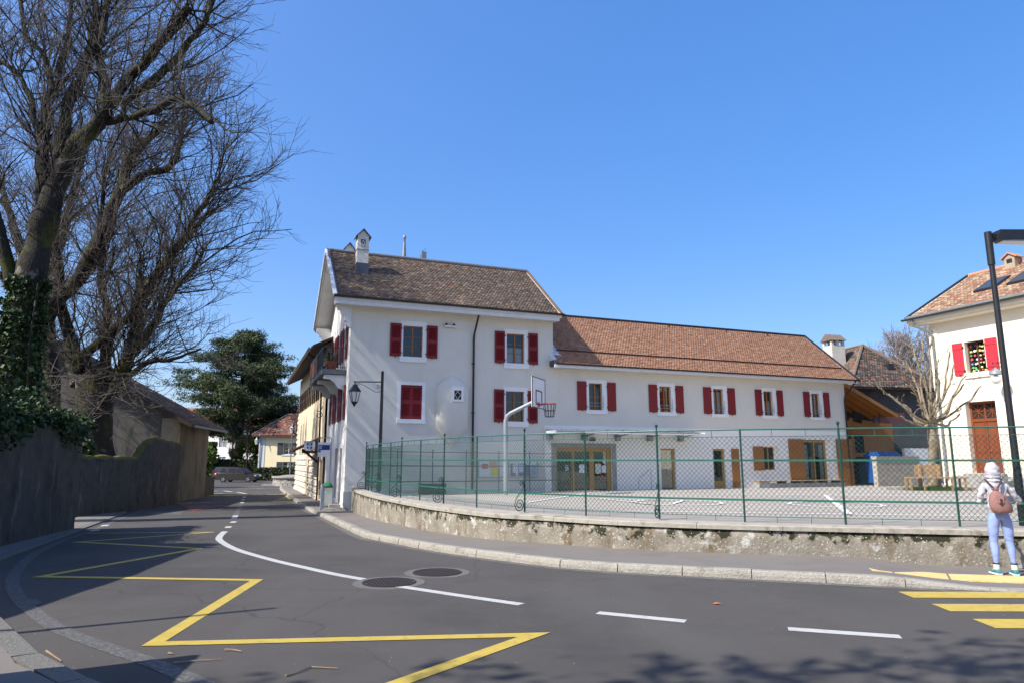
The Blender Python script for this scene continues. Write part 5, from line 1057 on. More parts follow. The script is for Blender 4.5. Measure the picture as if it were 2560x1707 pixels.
# ------------------------------------------------------------------ modern street lamp
sl_ = thing('street_lamp', 'tall black modern street lamp at the right behind the fence', 'street lamp', (8.98, 12.35, .52), R(4))
MB().lathe([(.068, 0), (.068, .9), (.06, 1.0), (.046, 4.75), (.046, 4.76), (.062, 4.76), (.062, 5.40), (.0005, 5.42)], n=16).build('pole', black, sl_, True)
hd = MB().add([(.13, -.12, 5.22), (.16, -.12, 5.42), (1.1, -.12, 5.44), (1.1, -.12, 5.26), (.13, .12, 5.22), (.16, .12, 5.42), (1.1, .12, 5.44), (1.1, .12, 5.26)], [(0, 3, 2, 1), (4, 5, 6, 7), (0, 4, 7, 3), (1, 2, 6, 5), (0, 1, 5, 4), (3, 7, 6, 2)]).box(.06, -.03, 5.28, .14, .03, 5.36).build('lamp_head', black, sl_)
MB().box(.2, -.1, 5.2, 1.08, .1, 5.235).build('lamp_glass', mat('lamp_diffuser', (.45, .44, .42), rough=.3), hd)
# ------------------------------------------------------------------ left garden walls and barn
def wallrun(name, label, path, heights, th, m, zb=-.3, capm=None, seed=0, step=.5, rough=.02):
    """rough rendered wall along a plan path, top following heights"""
    r = np.random.default_rng(seed); t = thing(name, label, 'wall'); P = [Vector(p) for p in path]; A = []; H = []
    for i in range(len(P) - 1):
        k = max(1, int((P[i + 1] - P[i]).length / step))
        for j in range(k): f = j / k; A.append(P[i].lerp(P[i + 1], f)); H.append(heights[i] + (heights[i + 1] - heights[i]) * f)
    A.append(P[-1]); H.append(heights[-1]); B = offset(A, th); K = 8; V = []; n = len(A)
    for a, b, h in zip(A, B, H):
        z0 = zr(a.y) + zb; ring = []
        for j in range(K): ring.append((a.x, a.y, z0 + (h - .12 - z0) * j / (K - 1)))
        m_ = (a + b) / 2; ring += [(a.x * .75 + b.x * .25, a.y * .75 + b.y * .25, h - .03), (m_.x, m_.y, h), (b.x * .75 + a.x * .25, b.y * .75 + a.y * .25, h - .03), (b.x, b.y, h - .12), (b.x, b.y, z0)]
        V += [(x + r.normal(0, rough), y + r.normal(0, rough), z + r.normal(0, rough * .7)) for x, y, z in ring]
    q = K + 5; Fq = [(i * q + j, (i + 1) * q + j, (i + 1) * q + j + 1, i * q + j + 1) for i in range(n - 1) for j in range(q - 1)]
    o = npmesh('wall_body', V, Fq, m, t, smooth=True)
    for e in (0, n - 1):
        MB().add([V[e * q + j] for j in range(q)], [tuple(range(q))]).build('wall_end', m, t)
    if capm:
        CP = [[Vector(V[i * q + K - 1 + j]) + Vector((0, 0, .075 + .03 * math.sin(i * 1.7) if 0 < j < 4 else -.10 - .05 * math.sin(i * 2.3))) for j in range(5)] for i in range(n)]
        npmesh('moss_cap', [tuple(p) for c in CP for p in c], [(i * 5 + j, (i + 1) * 5 + j, (i + 1) * 5 + j + 1, i * 5 + j + 1) for i in range(n - 1) for j in range(4)], capm, t, smooth=True)
    return t
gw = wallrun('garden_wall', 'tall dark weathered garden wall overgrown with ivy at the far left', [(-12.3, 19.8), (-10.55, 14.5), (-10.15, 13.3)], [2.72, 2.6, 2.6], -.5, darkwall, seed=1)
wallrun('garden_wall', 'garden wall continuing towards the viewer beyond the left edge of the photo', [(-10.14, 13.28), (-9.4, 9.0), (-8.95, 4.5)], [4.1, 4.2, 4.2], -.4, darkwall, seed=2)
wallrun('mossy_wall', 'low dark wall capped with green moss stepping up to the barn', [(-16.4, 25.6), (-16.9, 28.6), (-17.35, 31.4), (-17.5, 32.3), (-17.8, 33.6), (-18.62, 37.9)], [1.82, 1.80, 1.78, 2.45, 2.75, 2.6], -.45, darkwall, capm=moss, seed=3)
wallrun('forecourt_wall', 'short dark stone wall under the hedge past the barn', [(-24.5, 44.3), (-20.55, 45.4), (-20.7, 47.5)], [.55, .55, .55], -.4, darkwall, seed=4)
lbn = thing('grey_barn', 'grey rendered barn with a sagging tiled roof behind the left trees', 'barn', (-18.75, 38.6, 0), R(10.5))
barnw = mat('barn_render', (.085, .082, .074), (.135, .128, .115), .95, 1.4, 8, .5, 20, dist=.01); overlay(barnw, (.05, .047, .04), 1.1, .5, .66, 8, stretch=(1, 1, .35))
MB().add([(0, 0, -1), (-9, 0, -1), (-18, 0, -1), (-18, 0, 4.0), (-9, 0, 8.9), (0, 0, 4.0), (0, 7, -1), (-18, 7, -1), (-18, 7, 4.0), (-9, 7, 8.9), (0, 7, 4.0)], [(0, 5, 4, 3, 2, 1), (6, 7, 8, 9, 10), (0, 6, 10, 5), (2, 3, 8, 7)]).build('wall', barnw, lbn)
MB().box(-.85, -.03, -1, .03, .4, 4.0).build('sunlit_corner_strip', mat('sunlit_strip_tan', (.24, .195, .14), (.34, .28, .20), .95, 2.5, 8, .4, 30), lbn)  # tan strip paints in the sunlit end of the gable wall
for s_ in (1, -1):
    e = Vector((.9, 0, 3.62)) if s_ > 0 else Vector((-18.9, 0, 3.62)); rd = Vector((-9, 0, 9.0)); uy = rd - e
    rf = MB().add([e + Vector((0, -.7, .05)), e + Vector((0, 7.6, .05)), rd + Vector((0, 7.6, .05)), rd + Vector((0, -.7, .05)), e + Vector((0, -.7, -.12)), e + Vector((0, 7.6, -.12)), rd + Vector((0, 7.6, -.12)), rd + Vector((0, -.7, -.12))], [(0, 1, 2, 3), (7, 6, 5, 4), (0, 3, 7, 4), (1, 0, 4, 5)]).build('roof', woodd, lbn)
    if s_ > 0: tiles('roof_tiles', rf, e + Vector((0, -.7, .07)), (0, 1, 0), uy / uy.length, 8.3, uy.length, DK, (3, 3, 1.5, 1, 3), seed=31, tw=.24, ex=.22)
MB().bar((.9, -.68, 3.56), (-9, -.68, 8.95), .05, .22).build('verge_board', woodd, lbn); MB().tube([(1.0, -.75, 3.55), (1.0, 7.6, 3.55)], .08, 6).build('gutter', black, lbn)
# ------------------------------------------------------------------ trees
def catmull(P, k=5):
    P = [np.array(p, float) for p in P]; out = []
    for i in range(len(P) - 1):
        p0, p1, p2, p3 = P[max(i - 1, 0)], P[i], P[i + 1], P[min(i + 2, len(P) - 1)]
        for j in range(k): t = j / k; out.append(.5 * (2 * p1 + (p2 - p0) * t + (2 * p0 - 5 * p1 + 4 * p2 - p3) * t * t + (3 * p1 - p0 - 3 * p2 + p3) * t ** 3))
    out.append(P[-1]); return out
def segs_mesh(name, A, B, ra, rb, m, par, n=3):
    A, B = np.asarray(A), np.asarray(B); N = len(A); d = B - A; d /= np.maximum(1e-9, np.linalg.norm(d, axis=1, keepdims=True)); B = B + d * np.asarray(rb)[:, None] * .6
    ref = np.where(np.abs(d[:, 2:3]) < .9, np.array([[0, 0, 1.]]), np.array([[1., 0, 0]])); x = np.cross(d, ref); x /= np.linalg.norm(x, axis=1, keepdims=True); y = np.cross(d, x)
    V = np.zeros((N, 2 * n, 3))
    for j in range(n):
        a = 2 * math.pi * j / n; o = x * math.cos(a) + y * math.sin(a); V[:, j] = A + o * np.asarray(ra)[:, None]; V[:, n + j] = B + o * np.asarray(rb)[:, None]
    q = np.array([[j, (j + 1) % n, n + (j + 1) % n, n + j] for j in range(n)]); Fq = (np.arange(N)[:, None, None] * 2 * n + q[None]).reshape(-1, 4)
    return npmesh(name, V.reshape(-1, 3), Fq, m, par)
def unit(v): return v / np.maximum(1e-9, np.linalg.norm(v, axis=1, keepdims=True))
def grow(r, P, Dr, Ln, r0, r1, steps, wob, up, S, pull=None):
    """grow N branches step by step; S collects segments; returns node arrays"""
    N = len(P); pts = [P]; ds = [Dr]
    for k in range(steps):
        Dr = unit(Dr + r.normal(0, wob, (N, 3)) + np.array([0, 0, up]) + (0 if pull is None else pull)); Q = P + Dr * (Ln / steps)[:, None]
        S.append((P, Q, r0 + (r1 - r0) * k / steps, r0 + (r1 - r0) * (k + 1) / steps)); P = Q; pts.append(P); ds.append(Dr)
    return np.stack(pts, 1), np.stack(ds, 1)
def children(r, pts, ds, per, lo, spread, upb):
    N, K, _ = pts.shape; idx = np.repeat(np.arange(N), per); f = r.uniform(lo, 1.0, len(idx)) * (K - 1.001); i = f.astype(int); g = (f - i)[:, None]
    P = pts[idx, i] * (1 - g) + pts[idx, i + 1] * g; d = ds[idx, i + 1]; rnd = unit(r.normal(0, 1, (len(idx), 3))); rnd -= (rnd * d).sum(1, keepdims=True) * d * .6
    return P, unit(d + unit(rnd) * spread + np.array([0, 0, upb])), idx, f / (K - 1)
def bare_tree(name, label, loc, limbs, seed, per=(26, 9, 6), L=(3.2, 1.35, .55), group=None, up=.06, pull=(0, 0, 0), rt=(.034, .013, .0072), tipm=None, start=.3, trunk_n=10, lim_noise=.05, barkm=None, rsc=1.0):
    r = np.random.default_rng(seed); t = thing(name, label, 'tree', loc, 0, group); base = np.array(loc, float); mb = MB(); Pn = []; Dn = []; Rn = []; W = []
    for li, (pts, rad) in enumerate(limbs):
        c = catmull(pts, 5); k = len(c); rr = np.interp(np.linspace(0, 1, k), np.linspace(0, 1, len(rad)), rad)
        nz = r.normal(0, lim_noise, (k, 3)); nz = (nz + np.roll(nz, 1, 0) + np.roll(nz, -1, 0)) / 2; c = [p + nz[i] * min(1, i / 4) for i, p in enumerate(c)]; bw = r.normal(0, .07, k); bw = (bw + np.roll(bw, 1)) / 1.6; rr = rr * (1 + bw)
        rr = rr * rsc; mb.tube([p - base for p in c], rr, trunk_n)
        c = np.array(c)
        for i in range(k - 1):
            if i / (k - 1) < start and li == 0: continue
            if rr[i] > .42: continue
            sl = np.linalg.norm(c[i + 1] - c[i]); Pn.append(c[i] - base); Dn.append((c[i + 1] - c[i]) / max(sl, 1e-6)); Rn.append(rr[i]); W.append(sl * (1.0 if i / k > .25 else .5))
        Pn.append(c[-1] - base); Dn.append((c[-1] - c[-2]) / max(1e-6, np.linalg.norm(c[-1] - c[-2]))); Rn.append(rr[-1]); W.append(1.2)
    mb.build('trunk', barkm or bark, t, True)
    Pn, Dn, Rn, W = map(np.array, (Pn, Dn, Rn, W)); n1 = int(per[0] * len(limbs)); pk = r.choice(len(Pn), n1, p=W / W.sum())
    P = Pn[pk] + r.normal(0, .05, (n1, 3)); rnd = unit(r.normal(0, 1, (n1, 3))); Dr = unit(Dn[pk] * .75 + rnd * .85 + np.array([0, 0, .35]) + np.array(pull) * .6)
    S1 = []; S2 = []; S3 = []
    ln = L[0] * r.uniform(.45, 1.3, n1); ra = np.minimum(Rn[pk] * .55, rt[0] * r.uniform(.6, 1.3, n1))
    pts, ds = grow(r, P, Dr, ln, ra, ra * .35, 6, .17, up, S1, np.array(pull) * .12)
    P2, D2, ix, f = children(r, pts, ds, per[1], .12, .75, .08); ln2 = L[1] * r.uniform(.5, 1.3, len(P2)) * (1.15 - .5 * f); ra2 = np.full(len(P2), rt[1]) * r.uniform(.7, 1.2, len(P2))
    p2, d2 = grow(r, P2, D2, ln2, ra2, ra2 * .55, 4, .16, up, S2, np.array(pull) * .12)
    P3, D3, ix, f = children(r, p2, d2, per[2], .15, .8, .05); ln3 = L[2] * r.uniform(.5, 1.4, len(P3)); ra3 = np.full(len(P3), rt[2])
    grow(r, P3, D3, ln3, ra3, ra3 * .7, 2, .2, up, S3)
    def cat(S): return [np.concatenate([s[i] for s in S]) for i in range(4)]
    c_ = segs_mesh('crown', *cat(S1), barkm or bark, t, 5); a = cat(S2); b = cat(S3)
    tag(segs_mesh('twigs', *[np.concatenate([a[i], b[i]]) for i in range(4)], tipm or twigm, c_, 3), kind='stuff')
    return t, p2, P3
def px(lst, Y, dy=0): return [tuple(D(x, y, Y + (dy * i / max(1, len(lst) - 1)))) for i, (x, y) in enumerate(lst)]
YA = 22.5; k_ = YA / F
tA = [(px([(35, 1180), (42, 1010), (48, 880), (62, 770), (86, 650), (112, 545), (148, 450)], YA), [52 * k_, 56 * k_, 52 * k_, 46 * k_, 43 * k_, 42 * k_, 34 * k_]),
      (px([(148, 455), (180, 385), (215, 330), (270, 280)], YA, -.3), [33 * k_, 30 * k_, 27 * k_, 24 * k_]),
      (px([(112, 545), (102, 430), (112, 300), (140, 210), (156, 140), (176, 60), (190, -60)], YA, 1.2), [24 * k_, 21 * k_, 17 * k_, 15 * k_, 11 * k_, 9 * k_, 7 * k_]),
      (px([(268, 285), (252, 190), (245, 126), (258, 51), (285, -80)], YA, 1.0), [19 * k_, 17 * k_, 16 * k_, 13 * k_, 10 * k_]),
      (px([(270, 260), (340, 177), (408, 112), (456, 37), (466, 20)], YA, -1.5), [18 * k_, 17 * k_, 16 * k_, 15 * k_, 13 * k_]),
      (px([(300, 262), (401, 190), (452, 126), (510, 61), (540, -20)], YA, -1.0), [15 * k_, 14 * k_, 12 * k_, 10 * k_, 8 * k_]),
      (px([(255, 305), (313, 296), (374, 286), (439, 255), (483, 262), (532, 306)], YA, -1.8), [14 * k_, 13 * k_, 13 * k_, 13 * k_, 12 * k_, 10 * k_]),
      (px([(296, 228), (303, 265), (312, 302)], YA - .6), [11 * k_, 10 * k_, 8 * k_]),
      (px([(135, 440), (145, 360), (177, 258), (211, 184), (231, 102), (238, 17), (250, -90)], YA, 2.0), [24 * k_, 22 * k_, 20 * k_, 18 * k_, 15 * k_, 12 * k_, 9 * k_]),
      (px([(100, 380), (92, 300), (61, 221), (20, 163), (-40, 150), (-110, 90)], YA, .5), [13 * k_, 12 * k_, 10 * k_, 9 * k_, 8 * k_, 6 * k_]),
      (px([(132, 225), (102, 136), (65, 88), (58, 20), (40, -70)], YA, 1.0), [12 * k_, 11 * k_, 9 * k_, 8 * k_, 6 * k_]),
      (px([(30, 720), (5, 600), (-40, 480), (-120, 330), (-180, 150)], YA, -1.), [24 * k_, 20 * k_, 17 * k_, 13 * k_, 9 * k_])]
treeA, _, _ = bare_tree('lime_tree', 'tall bare lime tree with an ivy covered trunk behind the left garden wall', D(35, 1180, YA), tA, 11, per=(24, 8, 4), L=(3.4, 1.5, .65), pull=(.08, -.05, .0), rsc=.72, rt=(.034, .0125, .0068))
YB = 31.0; k_ = YB / F
tB = [(px([(240, 1210), (240, 1120), (236, 1020), (230, 940)], YB), [62 * k_, 58 * k_, 54 * k_, 44 * k_]),
      (px([(82, 900), (100, 840), (129, 772), (190, 704), (238, 619), (272, 551), (306, 470), (325, 400), (367, 350), (412, 300)], YB, -1.2), [22 * k_, 24 * k_, 24 * k_, 25 * k_, 23 * k_, 20 * k_, 17 * k_, 16 * k_, 12 * k_, 8 * k_]),
      (px([(306, 476), (357, 439), (425, 418), (455, 350)], YB - 1.0, -.6), [13 * k_, 12 * k_, 10 * k_, 6 * k_]),
      (px([(200, 925), (180, 903), (221, 876), (279, 833), (327, 789), (357, 738), (391, 694), (425, 646), (452, 602), (493, 534), (540, 470)], YB, -1.8), [22 * k_, 20 * k_, 16 * k_, 16 * k_, 15 * k_, 15 * k_, 15 * k_, 15 * k_, 10 * k_, 8 * k_, 5 * k_]),
      (px([(200, 960), (172, 857), (146, 704), (136, 619), (143, 534), (150, 420)], YB, 1.0), [30 * k_, 22 * k_, 19 * k_, 14 * k_, 11 * k_, 7 * k_]),
      (px([(262, 950), (265, 874), (265, 782), (252, 704), (258, 636), (250, 540), (262, 430)], YB, .8), [22 * k_, 16 * k_, 14 * k_, 11 * k_, 9 * k_, 7 * k_, 4 * k_]),
      (px([(285, 985), (312, 920), (337, 840), (344, 772), (354, 690)], YB, -.6), [26 * k_, 22 * k_, 19 * k_, 18 * k_, 17 * k_]),
      (px([(275, 950), (347, 867), (391, 806), (418, 745), (459, 704), (512, 630)], YB, -1.5), [15 * k_, 13 * k_, 12 * k_, 11 * k_, 9 * k_, 5 * k_]),
      (px([(300, 955), (374, 908), (424, 898), (500, 870)], YB, -1.2), [9 * k_, 8 * k_, 6 * k_, 3 * k_])]
treeB, _, _ = bare_tree('lime_tree', 'broad bare lime tree with mossy limbs rising beside the grey barn', D(240, 1210, YB), tB, 23, per=(34, 8, 4), L=(3.9, 1.8, .8), rsc=.76, up=.07, pull=(.19, -.08, -.02), start=.9, rt=(.04, .015, .0085))
YC = 35.0; k_ = YC / F
tC = [(px([(120, 1200), (125, 1000), (118, 820), (105, 640), (110, 470), (100, 330)], YC), [34 * k_, 30 * k_, 24 * k_, 18 * k_, 12 * k_, 7 * k_]), (px([(118, 800), (60, 640), (20, 520), (-30, 380)], YC, 1), [18 * k_, 14 * k_, 10 * k_, 6 * k_]), (px([(112, 700), (170, 560), (200, 430), (230, 330)], YC, 1), [16 * k_, 12 * k_, 9 * k_, 5 * k_]), (px([(122, 900), (60, 780), (10, 700), (-50, 640)], YC, -1), [16 * k_, 12 * k_, 9 * k_, 5 * k_])]
bare_tree('lime_tree', 'slimmer bare tree farthest back among the left trees', D(120, 1200, YC), tC, 37, per=(24, 8, 3), L=(3.2, 1.5, .8), rsc=.8, rt=(.04, .016, .009))
# ivy on the trunk and the wall
r_ = np.random.default_rng(5); P = []
iv = catmull(px([(35, 1150), (42, 1010), (48, 880), (60, 790), (74, 700)], YA), 8); iv = np.array(iv)
for i in range(7500):
    f = r_.random() ** 1.1; q = iv[int(f * (len(iv) - 1))]; a = r_.uniform(0, 6.28); rad = (.56 - .14 * f) + abs(r_.normal(0, .13)); P.append(q + np.array([rad * math.cos(a), rad * math.sin(a), r_.normal(0, .12)]))
ivt = thing('ivy', 'dark ivy climbing the trunk of the leftmost lime tree', 'ivy'); leaves('foliage', P, .115, leafd, ivt, 6, 1.1); MB().tube([Vector(p) + Vector((.6, -.4, 0)) for p in iv[::3]], .03, 5).build('stem', bark, ivt)
P = []
for i in range(11000):
    f = r_.random(); x = -12.35 + 2.2 * f; y = 19.9 - 6.6 * f; top = 2.7 - .1 * f; d_ = abs(r_.normal(0, .2)) if f > .05 else .2; h = top + .12 - d_ * (1.0 + .6 * math.sin(9 * f)) + (r_.random() < .25) * abs(r_.normal(0, .22)) * (1.3 if f > .55 else .5)
    P.append((x + r_.normal(.02, .10) - .18 + r_.uniform(-.1, .32), y + r_.normal(0, .14), h))
iw = thing('ivy', 'ivy hanging over the top of the tall left garden wall', 'ivy'); leaves('foliage', P, .085, leafd, iw, 7, 1.1); MB().tube([(-12.5, 19.6, 2.75), (-11.6, 17.0, 2.78), (-10.6, 14.2, 2.7)], .03, 5).build('stem', bark, iw)
P = []
for i in range(900):
    a = r_.normal(0, 1, 3); a = a / np.linalg.norm(a) * r_.uniform(.5, 1); c_ = np.array(D(203, 1122, 28.8)); P.append(c_ + a * np.array([.55, .5, .5]))
vb = thing('shrub', 'small dark glossy shrub at the foot of the mossy left tree', 'shrub'); leaves('foliage', P, .13, leafd, vb, 8, 1.4); MB().tube([D(203, 1190, 28.8), D(203, 1122, 28.8)], .03, 5).build('stem', bark, vb)
# undergrowth of thin suckers round the big trees
S1 = []; n_ = 120; P0 = np.array([D(random.uniform(70, 400), random.uniform(930, 1040), 30 + random.uniform(-1, 1)) for _ in range(n_)]); pts, ds = grow(r_, P0, unit(r_.normal(0, 1, (n_, 3)) * (1, .6, .5) + np.array([.2, -.1, .15])), r_.uniform(.8, 2.4, n_), np.full(n_, .017), np.full(n_, .008), 6, .22, .01, S1)
P3, D3, _, _ = children(r_, pts, ds, 4, .2, .8, 0); grow(r_, P3, D3, r_.uniform(.25, .7, len(P3)), np.full(len(P3), .007), np.full(len(P3), .005), 3, .2, .02, S1)
su_ = thing('sucker_growth', 'tangle of thin bare suckers between the two left tree trunks', 'undergrowth'); tag(segs_mesh('twigs', *[np.concatenate([s[i] for s in S1]) for i in range(4)], twigm, su_, 3), kind='stuff')
# pine
def pine(loc, H, Rr, seed, name, label, m=leafp, n=260, per=210, size=.42, base=.28):
    r = np.random.default_rng(seed); t = thing(name, label, 'tree', loc); MB().tube([(0, 0, -.5), (.1, 0, H * .3), (-.1, .1, H * .6), (.05, 0, H * .93)], [.6, .5, .34, .08], 9).build('trunk', bark, t, True); P = []; A = []; B = []; ra = []; rb = []
    for i in range(n):
        f = (i + r.random()) / n; z = H * (base + (1 - base) * f ** .9); a = r.uniform(0, 6.283); ln = max(.8, Rr * (1 - f ** 1.5) ** .6 * (.62 + .38 * min(1, f * 3.5)) * r.uniform(.62, 1.12)); k = max(4, int(ln * 1.5)); lift = r.uniform(-.05, .22)
        A.append(np.array([0, 0, z - .05 * ln])); B.append(np.array([ln * math.cos(a), ln * math.sin(a), z + lift * ln])); ra.append(.05 + .07 * (1 - f)); rb.append(.03)
        for j in range(k):
            g = .32 + .7 * (j + r.random()) / k; w_ = .16 * ln * g + .2; c = np.array([ln * g * math.cos(a), ln * g * math.sin(a), z + lift * ln * g]) + r.normal(0, 1, 3) * (w_, w_, .28)
            P.append(c + r.normal(0, 1, (int(per * r.uniform(.5, 1.1)), 3)) * np.array([.5, .5, .24]))
    segs_mesh('branches', A, B, ra, rb, bark, t, 4); leaves('crown', np.concatenate(P), size, m, t, seed, 4.0, .5)
    return t
pine(D(592, 1180, 95), 19.2, 9.6, 3, 'pine_tree', 'large dark green pine standing behind the parked cars', base=.20, n=112, per=170, size=.10)
# ------------------------------------------------------------------ end of the street
yh = thing('yellow_house', 'yellow house with grey shutters and a mottled red tiled roof at the street end', 'house', (-32.0, 87.5, -.75), R(-8))
YHh = [(3.2 + k * 6.5, 4.6 + k * 6.5, z, z + 1.45) for k in (0, 1) for z in (.75, 3.1)]
facade(I4, 0, 14, 0, 5.6, YHh, .2).build('front_wall', yellow, yh); MB().box(.02, .25, 0, .3, 9, 5.6).build('side_wall', yellow, yh); MB().box(-.05, -.05, 0, .75, .03, 5.55).build('quoin', mat('quoin_grey', (.45, .48, .50), (.52, .55, .57)), yh)
for x0, x1, z0, z1 in YHh:
    window(yh, I4, x0, x1, z0, z1, wm=trimg, leaves=2, bars=2); MB().box(x0 - .12, -.06, z0 - .16, x1 + .12, .05, z0 - .01).build('sill', MATS['quoin_grey'], yh)
    for a, b in ((x0 - .75, x0 - .05), (x1 + .05, x1 + .75)): shutter(yh, I4, a, b, z0, z1, m=mat('shutter_slate', (.03, .036, .045), (.045, .05, .06)), louvre=False)
yr = MB().add([(-.7, -.7, 5.5), (15, -.7, 5.5), (15, 4.5, 8.3), (1.4, 4.5, 8.3), (-.7, 9.7, 5.5), (-.7, -.7, 5.35), (15, -.7, 5.35)], [(0, 1, 2, 3), (4, 0, 3), (5, 6, 1, 0)]).build('roof', woodr, yh)
uy_ = Vector((0, 5.2, 2.8)); tiles('roof_tiles', yr, (-.7, -.7, 5.52), (1, 0, 0), uy_ / uy_.length, 15.7, uy_.length, [(.24, .075, .05), (.15, .06, .048), (.10, .06, .05), (.27, .165, .12), (.075, .06, .055)], (4, 3, 2.5, 2, 2), seed=41, tw=.3, ex=.26, inside=lambda a, b: a > 2.1 * b / 5.9)
MB().tube([(-.7, -.7, 5.55), (1.4, 4.5, 8.4), (15, 4.5, 8.4)], .14, 6).build('ridge_tiles', MATS['tile_ridge_dark'], yr); MB().tube([(.35, -.85, 5.5), (.2, -.2, 5.0), (.2, -.1, 0)], .06, 6).build('downpipe', zinc, yh)
MB().box(1.3, 0.9, 6.3, 1.6, 1.2, 7.0).build('roof_vent', steel, yr)
def hedge(name, label, loc, rz, lx, ly, lz, n, m, seed, size=.14, cat='hedge'):
    r = np.random.default_rng(seed); t = thing(name, label, cat, loc, rz); f = r.integers(0, 3, n); u = r.uniform(0, 1, (n, 3)); u[f == 0, 1] = r.choice([0, 0, 1], (f == 0).sum()); u[f == 1, 2] = 1; u[f == 2, 0] = r.integers(0, 2, (f == 2).sum()); P = u * (lx, ly, lz) + r.normal(0, .05, (n, 3))
    leaves('foliage', P, size, m, t, seed, 1.2); MB().box(.08, .08, 0, lx - .08, ly - .08, lz - .1).build('branch_core', woodd, t); return t
hedge('clipped_hedge', 'clipped dark green hedge in front of the yellow house', (-29.9, 81.5, -.75), R(-8), 9, 1.2, 1.45, 6000, leafh, 51, .16)
hedge('forecourt_hedge', 'leafy hedge growing above the short dark wall by the barn', (-23.6, 45.3, .3), R(14), 2.6, 1.0, 1.25, 2600, leafg, 52, .13)
hedge('tall_hedge', 'tall bright green creeper hedge left of the parked cars', (-41, 88, -.8), R(5), 2.6, 2.0, 4.6, 3200, leafg, 53, .3)
hedge('background_hedge', 'dark evergreen hedge running behind the parked cars', (-39.5, 90, -.8), R(0), 12, 2.0, 2.4, 7000, leafh, 54, .26)
def bush(label, c, rad, n, m, seed, size, name='bush'):
    r = np.random.default_rng(seed); t = thing(name, label, 'bush', c); a = r.normal(0, 1, (n, 3)); a /= np.linalg.norm(a, axis=1, keepdims=True); a *= (r.uniform(.35, 1, (n, 1)) ** .5) * (1 + .18 * np.sin(a[:, :1] * 7 + a[:, 2:3] * 5)); P = a * rad + np.array([0, 0, rad[2] * .9]); leaves('foliage', P, size, m, t, seed, 1.4); MB().tube([(0, 0, -.1), (0, 0, rad[2])], .05, 5).build('stem', bark, t)
bush('rusty red bush beside the nose of the brown car', G(641, 1194) + Vector((1.0, 3, 0)), (1.5, 1.2, 1.0), 1500, mat('leaf_rust', (.13, .035, .022), (.22, .07, .04)), 61, .12)
bush('green bush under the road sign poles', D(488, 1185, 60), (1.6, 1.2, 1.3), 1800, leafg, 62, .2); bush('pale olive bush left of the pine trunk', Vector((-35.5, 93, -.8)), (2.2, 1.6, 3.0), 2600, leafg, 63, .28); bush('dark evergreen bush right of the pine trunk', Vector((-30.4, 92, -.8)), (2.4, 1.6, 2.6), 2600, leafh, 64, .28)
for i, (x, h) in enumerate(((-36.6, 6), (-34.6, 6.5))): bare_tree('slender_tree', ('left one' if i == 0 else 'right one') + ' of two slender dark trunks behind the parked cars', (x, 90, -.8), [([(x, 90, -.8), (x + .2, 90, 2), (x - .1, 90, h)], [.14, .11, .05])], 70 + i, per=(16, 6, 4), L=(1.6, .8, .5), start=.5)
# white villa with a red roof among the trees
vl = thing('white_villa', 'white villa with a red roof glimpsed between the far trees', 'house', (-62, 118, -.8), R(-6)); VH = [(x, x + 1.4, z, z + 2.0) for x in (2, 5.5, 9, 12.5, 18, 22) for z in (1.0, 4.6)]
facade(I4, 0, 34, 0, 8.0, VH, .2).build('front_wall', plasterw, vl); MB().box(.1, .3, 0, 33.9, 8, 8).build('core', dark, vl)
for x0, x1, z0, z1 in VH: w_ = MB().box(x0, .12, z0, x1, .16, z1).build('window', mat('window_grey_light', (.25, .27, .29)), vl); MB().bar(((x0 + x1) / 2, .1, z0), ((x0 + x1) / 2, .1, z1), .1).build('mullion', trimg, w_)
MB().add([(-.8, -.8, 7.9), (35, -.8, 7.9), (33, 5, 11.6), (2, 5, 11.6)], [(0, 1, 2, 3)]).build('roof', mat('roof_red_far', (.20, .07, .045), (.27, .105, .07), .9, 3, 6, .5, 8), vl)
wo2 = thing('far_woodland', 'brown bare woodland along the far horizon', 'woodland'); tag(wo2, kind='stuff'); r_ = np.random.default_rng(77); n_ = 5200; x = r_.uniform(-150, 120, n_); P0 = np.stack([x, r_.uniform(150, 190, n_), r_.uniform(-1, 5, n_)], 1); S1 = []
pts, ds = grow(r_, P0, unit(r_.normal(0, .45, (n_, 3)) + np.array([0, 0, 1.])), r_.uniform(4, 9, n_), np.full(n_, .09), np.full(n_, .04), 3, .2, .05, S1); P3, D3, _, _ = children(r_, pts, ds, 3, .2, .7, .2); grow(r_, P3, D3, r_.uniform(1, 2.5, len(P3)), np.full(len(P3), .06), np.full(len(P3), .04), 2, .2, 0, S1)
tag(segs_mesh('branches', *[np.concatenate([s[i] for s in S1]) for i in range(4)], twigl, wo2, 3), kind='stuff')
# round stone planter
pc = G(712, 1214); pl = thing('stone_planter', 'round rubble stone planter at the end of the street', 'planter', pc + Vector((.6, 2.0, 0)))
ws = mat('rubble_grey', (.24, .23, .21), (.44, .42, .38), .95, 6, 8); rs = random.Random(4)
for row in range(3):
    n = 30
    for i in range(n):
        a0 = 2 * math.pi * (i + .5 * (row % 2)) / n
        if math.sin(a0) > .35: continue
        mb = MB(); Rr = 2.35 - .04 * row + rs.uniform(-.03, .03); a1 = a0 + 2 * math.pi / n * rs.uniform(.85, .97); z0, z1 = row * .24, row * .24 + rs.uniform(.2, .232)
        mb.add([(q * math.cos(a), q * math.sin(a), z) for z in (z0, z1) for q, a in ((Rr, a0), (Rr, a1), (Rr - .3, a1), (Rr - .3, a0))], [(0, 1, 5, 4), (1, 2, 6, 5), (4, 5, 6, 7), (3, 0, 4, 7)]); mb.build('rubble_stone', ws, pl)
